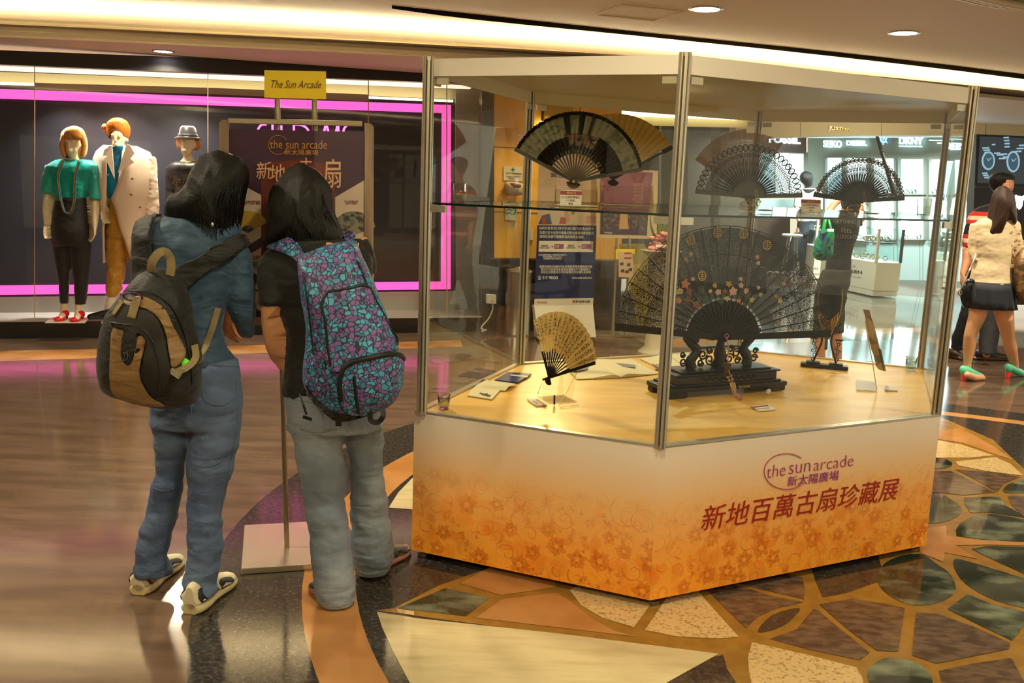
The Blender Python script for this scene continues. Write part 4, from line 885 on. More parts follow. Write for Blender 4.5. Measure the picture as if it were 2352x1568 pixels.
def flatcard(pts, label, hd, lines):
    c = onz(sum(p[0] for p in pts)/4, sum(p[1] for p in pts)/4, TZ); t = empty('name_card', (c.x, c.y, TZ), label, 'label')
    flatq(pts, TZ+.001, .006, 'card', card_w, t); flatq(hd[0], TZ+.0072, .0005, 'header', hd[1], t)
    for q in lines: flatq(q, TZ+.0072, .0005, 'print_line', mat('print_brown', '#7a3a30', .5), t)
flatcard([(1211, 919), (1232, 933), (1257, 931), (1232, 917)], 'small white card lying left of the calligraphy fan', ([(1229, 917), (1250, 931), (1257, 931), (1236, 917)], mat('card_brown', '#96543a', .5)), [[(1222, 920), (1233, 928), (1236, 928), (1225, 920)], [(1227, 920), (1239, 928), (1241, 928), (1230, 920)]])
flatcard([(1725, 935), (1742, 945), (1782, 942), (1764, 931)], 'small white card with red stripe lying before the carved stand', ([(1724, 934), (1727, 937), (1766, 932), (1763, 930)], card_r), [[(1736, 939), (1738, 940), (1768, 937), (1766, 936)]])
flatcard([(2032, 894), (2033, 897), (2062, 899), (2061, 888)], 'tiny blue and white card lying at the right end of the counter', ([(2032, 885), (2034, 895), (2041, 896), (2041, 886)], mat('card_blue', '#9a98c0', .5)), [])
# --- ivory brise fan on its little stand
b0, b1 = onz(1838, 842, TZ), onz(1948, 852, TZ); u = b1-b0; u.z = 0; ang = atan2(u.y, u.x); L_ = u.length; c = (b0+b1)/2+Vector((-sin(ang), cos(ang), 0))*.03; F2 = frame((c.x, c.y, TZ+.001), ang)
S = empty('scroll_stand', (c.x, c.y, TZ), 'small black stand with two scrolled legs at the back of the counter', 'stand', rz=ang)
m = MB(F2); m.box((0, 0, .010), (L_, .06, .020)); bevel(m.build('base', ebony, S), .004, 2)
for s_ in (-1, 1):
    m = MB(F2); m.box((s_*L_*.24, 0, .026), (.07, .05, .010)); m.build('leg_pad', ebony, S)
    P = spl([(s_*L_*.24, 0, .03), (s_*L_*.17, 0, .08), (s_*L_*.10, 0, .135), (s_*L_*.12, 0, .185), (s_*L_*.24, 0, .235), (s_*L_*.30, 0, .245)], 5)
    m = MB(F2); m.tube(P, .0052, 6); m.build('leg', ebony, S); m = MB(F2)
    for x, z, r_ in ((.25, .045, .012), (.22, .068, .012), (.26, .09, .012), (.22, .11, .011), (.26, .13, .011), (.24, .145, .013), (.18, .19, .012), (.22, .205, .010), (.17, .215, .009)): scroll(m, s_*L_*x, z, r_, s_, 1.2, 0, .0026)
    m.tube([(s_*L_*.18, 0, .155), (s_*L_*.34, 0, .155)], .005, 5); m.build('scrollwork', ebony, S)
m = MB(F2); m.tube([(-L_*.13, 0, .178), (L_*.13, 0, .178)], .006, 6); m.build('cross_bar', ebony, S)
pv = F2 @ Vector((0, 0, .155)); F_ = frame(pv, ang-radians(0), radians(-10)); k_ = pv.y/FPX
T = empty('ivory_fan', (pv.x, pv.y, TZ), 'cream and sheer black fan held on the small scrolled stand', 'fan')
m = MB(F_); out = []
prof = [(0, .012), (.05, .028), (.10, .048), (.16, .058), (.22, .060), (.27, .055)]
sheer = mat('sheer_black', '#1a1512', .5, alpha=.72); ivo = mat('ivory_silk', '#c39c58', .5)
rows = [[(w*x, .006*(-1)**i, z+.02*(1-x*x) if z > .2 else z) for i, x in enumerate([j/8-1 for j in range(17)])] for z, w in prof]
m.loft(rows[2:], False, False, False); m.build('sheer_leaf', sheer, T)
m = MB(F_); m.loft([[(p[0], p[1]-.004, p[2]) for p in r] for r in rows[:3]]+[[(w*.9*x, -.004+.006*(-1)**i, .10+.055*abs(x)**1.5) for i, x in enumerate([j/8-1 for j in range(17)])] for w in (.058,)], False, False, False); m.build('ivory_leaf', ivo, T)
for s_ in (-1, 1): m = MB(F_); m.tube(spl([(s_*w, -.008, z) for z, w in prof], 4), .0022, 5); m.build('gilt_edge', mat('gilt_edge', '#b9975a', .4), T)
m = MB(F_); m.box((0, -.012, .065), (.005, .002, .055)); m.build('red_ribbon', mat('ribbon_red', '#6b2415', .5), T)
m = MB(F_); m.caps([((0, -.006, .01), .007), ((0, -.008, -.05), .008)], 10); m.build('handle', mat('handle_grey', '#4b4438', .4), T)
# --- zigzag fan seen from its edge
T = empty('standing_fan', onz(2020, 853, TZ), 'patterned paper fan seen from its edge on a clear easel', 'fan')
T['label'] = 'patterned cream paper fan seen edge-on near the right end of the counter'
Pc = [at(1992, 712, 3.98), at(2000, 742, 3.99), at(2008, 775, 4.0), at(2017, 815, 4.02), at(2026, 850, 4.04)]
zz = mat('zigzag_paper', '#cdb488', .6, col2='#8a7450', cscale=16, kind='cells', cr=(.3, .7)); m = MB(); rows = []
W5 = [.006, .012, .014, .010, .004]
for p, w in zip(spl(Pc, 4), [W5[0]+(W5[min(4, i//4+1)]-W5[0])*0+W5[min(4, i//4)] for i in range(17)]):
    rows.append([p+Vector((-w*.9, .02, 0)), p+Vector((-w*.7, .01, 0)), p+Vector((-w*.5, 0, 0)), p+Vector((w*.5, -.01, 0)), p+Vector((w*.8, .01, 0))])
m.loft(rows, False, True, False); m.build('leaf', zz, T)
m = MB()
for s_ in (0, .004, .008): m.tube([Pc[3]+Vector((-.008+s_, -.02, .03)), Pc[4]+Vector((s_, -.02, 0))], .0016, 5)
m.build('sticks', blk_wood, T)
b = onz(1995, 885, TZ); t = empty('acrylic_easel', (b.x, b.y, TZ), 'low clear acrylic easel under the patterned paper fan', 'stand')
m = MB(); m.slab([onz(1967, 873, TZ+.003), onz(1967, 896, TZ+.003), onz(2014, 898, TZ+.003), onz(2012, 877, TZ+.003)], .002, (0, 0, 1)); m.build('foot_plate', mat('acrylic_frost', '#a98f5a', .3, alpha=.6), t)
m = MB(); m.tube([onz(2014, 895, TZ+.006), at(2006, 845, 4.0), at(1988, 742, 4.03)], .0022, 6); m.tube([onz(1967, 897, TZ+.004), onz(2015, 899, TZ+.004)], .0016, 6); m.tube([at(1990, 829, 4.05), at(2014, 832, 4.02)], .0016, 6); m.build('polished_edge', mat('acrylic_glint', '#e8dcae', .1), t)  # edge glints of the easel painted as thin pale rods
# ================================================================ beyond the case: by the timber wall
t = empty('poster_stand', onz(1300, 775), 'tall dark blue bank offer poster on a white trapezoid foot', 'poster stand')
PY = 9.15; W1 = lambda x, y, Y=PY: at(x, y, Y)
def brd(pts, Y, th, nm, mt, par, label=None):
    m = MB(); m.slab([at(x, y, Y) for x, y in pts], th, (0, 1, 0)); return m.build(nm, mt, par, label=label)
navy = mat('poster_navy', '#202b52', .3); wh = mat('poster_white', '#d6ccb4', .45)
brd([(1238, 352), (1373, 352), (1368, 517), (1234, 517)], PY, .03, 'picture_panel', mat('poster_pale', '#cbb692', .4, col2='#c4a384', cscale=3), t)
brd([(1234, 517), (1371, 518), (1363, 686), (1228, 686)], PY, .03, 'text_panel', navy, t)
brd([(1228, 686), (1363, 684), (1362, 700), (1227, 702)], PY, .03, 'logo_strip', wh, t)
m = MB(); a, b, c, d = at(1227, 702, PY), at(1362, 700, PY), at(1369, 774, PY-.12), at(1236, 778, PY-.12)
m.add([a, b, c, d, a+Vector((-.02, .06, 0)), b+Vector((-.02, .06, 0)), Vector((c.x-.03, c.y+.35, 0.004)), Vector((d.x-.03, d.y+.30, 0.004))], [(3, 2, 1, 0), (4, 5, 6, 7), (0, 4, 7, 3), (1, 2, 6, 5), (0, 1, 5, 4), (3, 7, 6, 2)]); m.build('foot', wh, t)
PLp = ((0, PY-.002, 0), (0, 1, 0)); tw = mat('print_white', '#e6dfc8', .5)
textq('由即日起至2013年7月14日·建行(亞洲)信用卡', PLp, (1239, 528), (1364, 530), (1239, 520), tw, t)
textq('及建行定卡信用卡會員於新太陽廣場累積簽賬', PLp, (1239, 537), (1364, 539), (1239, 530), tw, t)
textq('滿指定金額可獲贈新地商場現金禮券。', PLp, (1239, 546), (1343, 548), (1239, 539), tw, t)
brd([(1238, 553), (1363, 554), (1362, 579), (1237, 578)], PY-.003, .003, 'voucher_panel', wh, t)
for x in (1273, 1336): brd([(x, 560), (x+22, 560), (x+22, 571), (x, 571)], PY-.006, .003, 'voucher', mat('voucher_purple', '#8c3f66', .5), t)
for x in (1274, 1337): textq('50', ((0, PY-.008, 0), (0, 1, 0)), (x, 569), (x+10, 569), (x, 562), wh, t)
textq('簽賬滿\nHKD1,500', ((0, PY-.006, 0), (0, 1, 0)), (1240, 571), (1262, 571), (1240, 562), navy, t); textq('簽賬滿\nHKD3,000', ((0, PY-.006, 0), (0, 1, 0)), (1301, 571), (1322, 571), (1301, 562), navy, t)
textq('→', ((0, PY-.006, 0), (0, 1, 0)), (1264, 568), (1272, 568), (1264, 564), navy, t); textq('→', ((0, PY-.006, 0), (0, 1, 0)), (1327, 568), (1334, 568), (1327, 564), navy, t)
textq('換領推廣期間地點:太陽廣場顧客服務中心\n換領服務時間:11:30am-8:30pm\n(換領條款及細則,換完即止)', PLp, (1237, 597), (1302, 597), (1237, 583), tw, t)
textq('優惠受條款及細則約束,詳情請參閱有關推廣單張\n積分不可兌換現金或其他優惠及不可轉讓客戶\n如有任何爭議,本公司保留最終決定權利及解釋', PLp, (1239, 628), (1360, 628), (1239, 609), tw, t)
textq('☎', PLp, (1235, 642), (1243, 642), (1235, 633), tw, t); textq('317 95533', PLp, (1246, 641), (1281, 641), (1246, 634), tw, t, bold=.02); textq('www.asia.ccb.com', PLp, (1314, 640), (1359, 640), (1314, 635), tw, t, bold=.01)
textq('the sunarcade', PLp, (1234, 696), (1256, 696), (1234, 691), mat('print_orange', '#c06a30', .5), t); textq('新鴻基地產', PLp, (1322, 695), (1355, 695), (1322, 689), inkb, t)
brd([(1315, 689), (1320, 689), (1320, 695), (1315, 695)], PY-.003, .002, 'logo_square', mat('print_orange2', '#b8502a', .5), t)
textq('賞您HK$', ((0, PY-.002, 0), (0, 1, 0)), (1264, 407), (1330, 411), (1264, 396), mat('print_grey_blue', '#5e6570', .5), t, bold=.02)
# shoppers' bags printed across the picture
pc_ = [mat('pr_blue', '#3c4c5c', .5), mat('pr_red', '#a4442e', .5), mat('pr_white', '#b9a88c', .5), mat('pr_skin', '#b98a68', .5), mat('pr_green', '#7f8338', .5)]
for k, (P, ci) in enumerate((([(1236, 515), (1245, 495), (1262, 490), (1268, 515)], 0), ([(1245, 500), (1252, 497), (1256, 514), (1245, 514)], 1), ([(1277, 514), (1282, 498), (1300, 499), (1300, 514)], 1), ([(1262, 490), (1278, 484), (1290, 490), (1284, 514), (1270, 514)], 2), ([(1307, 516), (1326, 494), (1342, 498), (1340, 517)], 2), ([(1296, 484), (1304, 484), (1310, 505), (1302, 512)], 3), ([(1312, 484), (1322, 486), (1318, 494), (1312, 492)], 4), ([(1346, 495), (1370, 496), (1369, 512), (1346, 512)], 3))): brd(P, PY-.001-.0004*k, .001, 'picture_shape', pc_[ci], t)
# --- purple poster board on its stand
t = empty('poster_board', onz(1440, 770), 'purple city-lights poster framed on two thin posts', 'poster stand')
Y2 = 9.0; brd([(1372, 385), (1512, 392), (1508, 549), (1370, 546)], Y2, .02, 'backing', mat('board_cream', '#b7a076', .4), t)
brd([(1380, 392), (1500, 396), (1492, 476), (1378, 472)], Y2-.006, .004, 'purple_field', mat('poster_purple', '#7e4552', .35), t)
brd([(1380, 473), (1490, 477), (1486, 530), (1379, 524)], Y2-.006, .004, 'city_picture', mat('poster_city', '#2c2228', .4, col2='#8a6048', cscale=26, cr=(.5, .75), cdet=6), t)
brd([(1379, 524), (1486, 530), (1486, 540), (1379, 537)], Y2-.006, .004, 'bottom_bar', mat('poster_aubergine', '#3a2038', .35), t)
brd([(1425, 484), (1440, 484), (1444, 526), (1422, 526)], Y2-.008, .003, 'fountain_print', mat('poster_gold', '#b08450', .4), t)
textq('新鴻基地產', ((0, Y2-.008, 0), (0, 1, 0)), (1388, 536), (1406, 537), (1388, 532), wh, t)
textq('太陽廣場購物賞\n憑電子貨幣消費\n即日同日簽賬滿\n可獲贈精美禮品\n數量有限送完即止\n受條款約束', ((0, Y2-.008, 0), (0, 1, 0)), (1452, 470), (1478, 470), (1452, 420), mat('poster_pinkprint', '#c08a86', .5), t)
pole = mat('stand_steel', '#a89d82', .3, metal=.7)
for x, xb in ((1417, 1407), (1446, 1436)): m = MB(); m.tube([at(x, 546, Y2), at(xb, 768, Y2)], .012, 8); m.build('post', pole, t)
m = MB(); a, b = onz(1366, 772), onz(1540, 770); m.box(((a.x+b.x)/2, a.y+.14, .012), (b.x-a.x, .3, .02), .0); m.build('foot', pole, t)
t = empty('leaflet_holder', onz(1432, 765), 'clear holder of yellow and pink leaflets on the poster board posts', 'leaflet holder')
brd([(1409, 566), (1464, 566), (1462, 642), (1409, 640)], Y2-.06, .004, 'holder_back', acr, t)
brd([(1414, 572), (1458, 572), (1458, 582), (1414, 596)], Y2-.065, .006, 'yellow_leaflet', mat('leaflet_yellow', '#e2c41a', .4), t)
brd([(1421, 577), (1452, 580), (1458, 638), (1421, 636)], Y2-.075, .004, 'pink_leaflet', mat('leaflet_pink', '#cbaa84', .4), t)
for x, y in ((1428, 606), (1444, 608), (1430, 622), (1440, 624), (1448, 619)): brd([(x-4, y-3), (x+4, y-4), (x+4, y+3), (x-4, y+3)], Y2-.078, .002, 'leaflet_picture', inkb, t)
brd([(1434, 580), (1450, 580), (1450, 583), (1434, 583)], Y2-.078, .002, 'leaflet_title', mat('print_red', '#9c1c10', .4), t); brd([(1434, 591), (1450, 591), (1450, 594), (1434, 594)], Y2-.078, .002, 'leaflet_title', mat('print_red', '#9c1c10', .4), t)
m = MB(); m.slab([at(1422, 560, 9.3), at(1480, 560, 9.3), at(1520, 640, 9.3), at(1540, 765, 9.3), at(1470, 765, 9.3)], .02, (0, 1, 0)); tag(m.build('yellow_board', mat('board_yellow', '#a8943a', .5)), 'dull yellow board leaning behind the purple poster stand', 'board')
# --- flower basket
b = at(1516, 640, 8.72); t = empty('flower_basket', (b.x, b.y, 0), 'pink flower arrangement with long green leaves by the purple poster', 'flowers')
m = MB(); random.seed(3)
for k in range(60):
    q = at(random.uniform(1495, 1545), random.uniform(535, 575), 8.72+random.uniform(-.1, .1)); r_ = random.uniform(.02, .04); m.ell(q, (r_, r_, r_*.6), 7, 5)
m.build('blossoms', mat('blossom_pink', '#b4685c', .6, col2='#d08a80', cscale=20), t)
m = MB()
for k in range(12):
    a = at(random.uniform(1508, 1530), 560, 8.72); e = at(1492+k*5+random.uniform(-4, 4), random.uniform(488, 510), 8.72); m.tube(spl([a, (a+e)/2+Vector((random.uniform(-.03, .03), 0, .03)), e], 4), [.012, .014, .013, .012, .01, .008, .006, .004, .002], 5, flat=.3)
m.build('leaves', mat('leaf_green', '#4c6020', .5), t)
m = MB(); c = at(1518, 575, 8.72); m.lathe((c.x, c.y, 0), [(.16, 0), (.10, .05), (.08, .4), (.12, c.z-.05), (.2, c.z)], 18); m.build('pedestal', mat('pedestal_paper', '#a89a7c', .6), t)
brd([(1506, 561), (1528, 562), (1528, 568), (1506, 567)], 8.5, .004, 'gift_card', wh, t)
# --- waste bin, socket, notices
b = onz(1187, 774); zt = at(1187, 622, b.y+.14).z
t = empty('waste_bin', (b.x, b.y+.15, 0), 'round stainless steel bin beside the blue poster stand', 'bin')
steel = mat('brushed_steel', '#a49c88', .25, metal=.85, bump=.05, stretch=(30, 30, 1), bscale=6)
m = MB(); m.lathe((b.x, b.y+.15, 0), [(.135, 0), (.135, .02), (.130, .03), (.132, zt-.03), (.136, zt-.02), (.136, zt)], 40); m.build('drum', steel, t)
m = MB(); m.lathe((b.x, b.y+.15, zt), [(.138, 0), (.136, .01), (.09, .022), (.04, .028), (.03, .045)], 40); m.build('lid', steel, t)
t = empty('wall_socket', wp(1130, 697, -.03), 'white wall socket with a white cable hanging to the floor', 'socket')
m = MB(); qd(m, [(1118, 676), (1140, 677), (1140, 698), (1118, 697)], -.075, .045); bevel(m.build('plate', mat('socket_white', '#cfc6ae', .4), t), .004)
m = MB(); q = wp(1131, 692, -.08); m.ell(q, (.006, .004, .005), 8, 6); m.build('switch', mat('socket_red', '#7a4030', .4), t)
P = spl([wp(1131, 698, -.06), wp(1131, 712, -.07), wp(1122, 732, -.1), wp(1108, 748, -.14), wp(1106, 755, -.2), wp(1118, 758, -.2)], 6); 
for p in P: p.z = max(p.z, .009)
m = MB(); m.tube(P, .008, 7); m.build('cable', mat('cable_white', '#b9ae90', .5), t)
t = empty('wall_notice', wp(1176, 415, 0), 'white first-aid notice with a green cross on the timber wall', 'notice')
m = MB(); qd(m, [(1157, 382), (1200, 384), (1200, 416), (1157, 414)], -.012, .012); m.build('sheet', wh, t)
m = MB(); qd(m, [(1177, 385), (1180, 385), (1180, 394), (1177, 394)], -.016, .003); qd(m, [(1174, 388), (1183, 388), (1183, 391), (1174, 391)], -.0165, .003); m.build('green_cross', mat('cross_green', '#2a7a5c', .5), t)
PLw = (W0-WN*.014, WN); textq('消毒潔手液免費供應請用', PLw, (1161, 399), (1197, 401), (1161, 395), inkb, t); textq('請先將雙手弄濕取適量潔手液\n揉擦雙手至少二十秒\n然後用清水沖洗', PLw, (1162, 412), (1195, 413), (1162, 403), mat('print_pale', '#8a8a70', .6), t)
t = empty('soap_dispenser', wp(1178, 450, -.05), 'rounded white hand dispenser below the first-aid notice', 'dispenser')
m = MB(); pillow(m, [(1159, 422), (1168, 417), (1195, 420), (1202, 428), (1202, 444), (1190, 449), (1166, 447), (1159, 438)], wp(1180, 435).y-.08, .07, .07, 6); m.build('shell', mat('dispenser_white', '#bfa88a', .2), t)
m = MB(); pillow(m, [(1172, 420), (1196, 423), (1194, 431), (1180, 430)], wp(1180, 430).y-.16, .012, .01, 4); m.build('dark_window', mat('dispenser_dark', '#6a5236', .2), t)
m = MB(); qd(m, [(1161, 474), (1187, 475), (1187, 506), (1161, 505)], -.03, .02); o = m.build('small_notice', wh); tag(o, 'small white card with a drawn picture below the dispenser', 'notice')
m = MB(); P = [wp(x, y, -.034) for x, y in ((1164, 484), (1170, 480), (1176, 483), (1183, 478), (1183, 488), (1176, 492), (1170, 488), (1164, 492))]; m.tube(spl(P, 3, True), .004, 5); m.build('drawing', inkb, o)
m = MB(); qd(m, [(1218, 527), (1225, 527), (1225, 551), (1218, 551)], -.02, .02); tag(m.build('white_switch', wh), 'narrow white switch plate low on the timber wall by the blue poster', 'switch')

# ================================================================ the watch shop across the hall
gw = mat('shop_grey_green', '#7d8478', .4); gp = mat('shop_panel_cyan', '#8fa3a0', .3); taupe = mat('shop_fascia', '#dccba6', .55); dkin = mat('shop_dark', '#2b2624', .6)
Ka, Kb = at(1890, 500, 18.0), at(2180, 500, 16.0); KU = (Kb-Ka); KU.z = 0; KU.normalize(); KN = Vector((-KU.y, KU.x, 0)); KP = Vector((Ka.x, Ka.y, 0))
def kp(x, y, off=0): return onpl(x, y, KP+KN*off, KN)
def kq(m, pts, off, t): m.slab([kp(x, y, off) for x, y in pts], t, KN)
m = MB(); kq(m, [(1855, 290), (2300, 290), (2300, 665), (2075, 652), (1855, 622)], 0, .1); st(m.build('wall_right', gw))
m = MB(); kq(m, [(1990, 551), (2300, 556), (2300, 650), (1990, 640)], -.03, .03); st(m.build('wall_right_panels', gp))
m = MB()
for x in (2052, 2061, 2112, 2119, 2165): kq(m, [(x, 553), (x+1, 553), (x+1, 648), (x, 648)], -.034, .004)
kq(m, [(1990, 640), (2300, 652), (2300, 665), (1990, 652)], -.04, .04); st(m.build('trim_10', mat('panel_joint', '#66706a', .4)))
FY = 13.0
m = MB(); m.slab([at(1690, 285, FY), at(2420, 225, FY), at(2420, 316, FY), at(2243, 309, FY), at(2140, 311, FY), at(1990, 310, FY), at(1760, 316, FY), at(1690, 318, FY)], .4, (0, 1, 0)); st(m.build('wall_fascia', taupe))
m = MB()
for x in (1838, 2024, 2264): m.slab([at(x, 270, FY-.003), at(x+1.2, 270, FY-.003), at(x+1.2, 313, FY-.003), at(x, 313, FY-.003)], .003, (0, 1, 0))
st(m.build('trim_11', mat('fascia_joint', '#8a7856', .6)))
t = empty('shop_name_letters', at(1927, 296, FY), 'gold shop name letters on the pale fascia of the watch shop', 'sign')
textq('JUSTime', ((0, FY-.01, 0), (0, 1, 0)), (1903, 300), (1953, 303), (1903, 290), mat('letter_brass', '#d8b870', .3, metal=.6), t, 'letters', ext=.02)
m = MB(); m.slab([at(1860, 312, FY+.41), at(2235, 311, FY+.41), at(2235, 314, FY+.41), at(1860, 316, FY+.41)], .1, (0, 1, 0)); tag(m.build('fascia_strip_light', glow('strip_cyan', '#b8e4e8', 1.6)), 'thin cyan light line under the watch shop fascia', 'light')
# lit display niches
cy = glow('niche_light', '#dcfaff', 5); cy2 = glow('niche_light_soft', '#bdf6ff', 2.4)
cols = [(1895, 1933), (1941, 1990), (2002, 2052), (2064, 2120), (2135, 2174), (2187, 2232)]
for k, (xa, xb) in enumerate(cols):
    for r_, (ya, yb) in enumerate(((362, 444), (450, 548))):
        ya += k; c = kp((xa+xb)/2, yb, -.1)
        t = empty('display_niche', c, '%s glowing %s niche counted from the left in the watch shop wall' % (('first', 'second', 'third', 'fourth', 'fifth', 'sixth')[k], ('upper', 'lower')[r_]), 'display niche', 'glowing wall niches of the watch shop')
        m = MB(); kq(m, [(xa, ya), (xb, ya), (xb, yb), (xa, yb)], -.02, .01); m.build('light_panel', cy if (k+r_) % 3 or r_ else cy2, t)
        fr = MB()
        for q in ([(xa-2, ya-2), (xb+2, ya-2), (xb+2, ya), (xa-2, ya)], [(xa-2, ya), (xa, ya), (xa, yb), (xa-2, yb)], [(xb, ya), (xb+2, ya), (xb+2, yb), (xb, yb)], [(xa-2, yb), (xb+2, yb), (xb+2, yb+3), (xa-2, yb+3)]): kq(fr, q, -.10, .09)
        fr.build('frame', gw, t)
        w = MB(); random.seed(k*7+r_)
        for j in range(4):
            x = xa+(xb-xa)*random.uniform(.2, .85); q = kp(x, yb-4, -.08); w.tube([q+Vector((.035*cos(u), 0, .035*sin(u))) for u in [2*pi*i/10 for i in range(11)]], .008, 5)
        w.build('watches', mat('watch_steel', '#8898a0', .2, metal=.8), t)
# brand names over the niches
lit = glow('sign_cyan', '#c0f0ff', 4); litb = glow('sign_blue', '#7fb8ff', 2.6); litw = glow('sign_white', '#e6f0ff', 5)
PK = (KP-KN*.06, KN)
def brand(words, x0, y0, x1, y1, mt, label, sub=None, bold=.0, yt=None):
    t = empty('brand_sign', kp((x0+x1)/2, y1, -.05), label, 'sign', 'lit brand signs in the watch shop'); textq(words, PK, (x0, y1), (x1, y1+(1 if x1-x0 > 40 else 0)), (x0, y0), mt, t, 'letters', bold=bold, ext=.02)
    if sub: textq(sub[0], PK, sub[1], sub[2], sub[3], mt, t, 'small_letters', ext=.01)
brand('SEIKO', 1892, 322, 1934, 338, lit, 'lit brand name in block letters above the first wall niche', bold=.02)
brand('DIESEL', 1945, 322, 1992, 334, lit, 'lit brand name in heavy letters above the second wall niche', bold=.04)
brand('A|X', 2020, 316, 2039, 333, litb, 'faint blue lit initials behind the closed black fan')
brand('DKNY', 2066, 315, 2121, 331, lit, 'largest lit brand letters, with a small second line below', ('DONNA KARAN NEW YORK', (2065, 337), (2119, 338), (2065, 334)), bold=.03)
brand('MARC BY MARC JACOBS', 2135, 321, 2190, 324, lit, 'small two-line lit brand name above the fifth wall niche', ('WATCHES', (2153, 330), (2177, 330), (2153, 327)))
brand('G2S', 2192, 333, 2210, 345, litb, 'small lit sign beyond the far right case post', bold=.04)
# fossil board stands nearer
m = MB(); m.slab([at(1735, 308, 14.6), at(1852, 308, 14.6), at(1852, 352, 14.6), at(1735, 346, 14.6)], .3, (0, 1, 0)); o = m.build('dark_sign_board', mat('board_brown', '#3c3230', .5)); tag(o, 'dark board with large white lit letters under the fascia', 'sign')
textq('FOSSIL', ((0, 14.59, 0), (0, 1, 0)), (1766, 328), (1838, 331), (1766, 309), litw, o, 'letters', bold=.04, ext=.02)
# bright left bay
t = empty('display_cabinet', at(1800, 455, 17.9), 'bright white cabinet bay behind the left openwork fan', 'cabinet')
for i, (xa, ya, xb, yb, g_) in enumerate(((1700, 352, 1778, 452, cy2), (1782, 352, 1812, 452, cy), (1816, 354, 1846, 452, cy))): brd([(xa, ya), (xb, ya), (xb, yb), (xa, yb)], 17.9, .02, 'light_panel', g_, t)
brd([(1690, 456), (1850, 458), (1850, 500), (1690, 498)], 17.75, .2, 'counter', mat('counter_pale', '#9fb4b0', .4, emit='#b8e6ea', es=.5), t)
brd([(1846, 350), (1856, 350), (1856, 520), (1846, 520)], 17.8, .1, 'side_post', gw, t)
brd([(1690, 500), (1815, 500), (1815, 624), (1690, 620)], 17.75, .2, 'drawer_front', mat('drawer_brown', '#4a382c', .5), t)
# corridor behind the timber wall
m = MB()
m.slab([at(1428, 282, 14.5), at(1740, 292, 14.5), at(1740, 640, 14.5), at(1428, 640, 14.5)], .1, (0, 1, 0)); st(m.build('wall_far', mat('far_wall_olive', '#5b5342', .6)))
m = MB()
for xa, xb in ((1519, 1545), (1562, 1580), (1640, 1655)): m.slab([at(xa, 282, 12.4), at(xb, 282, 12.4), at(xb, 660, 12.4), at(xa, 660, 12.4)], .2, (0, 1, 0))
st(m.build('trim_12', mat('column_grey', '#5f5e50', .5)))
m = MB(); m.slab([at(1425, 243, 11.5), at(1560, 253, 11.5), at(1730, 268, 11.5), at(1690, 276, 11.5), at(1560, 270, 11.5), at(1425, 266, 11.5)], .03, (0, 1, 0)); tag(m.build('far_cove_light', glow('far_cove', '#fff2c0', 3)), 'bright cove light strip beyond the timber wall', 'light')
m = MB(); m.slab([at(1425, 264, 11.6), at(1560, 268, 11.6), at(1740, 278, 11.6), at(1740, 294, 11.6), at(1560, 290, 11.6), at(1425, 287, 11.6)], .03, (0, 1, 0)); st(m.build('wall_far_band', mat('far_band', '#d8c896', .6)))
m = MB(); m.slab([at(1560, 610, 14.0), at(1760, 615, 14.0), at(1760, 690, 14.0), at(1560, 690, 14.0)], .1, (0, 1, 0)); st(m.build('baseboard_far', dkin))
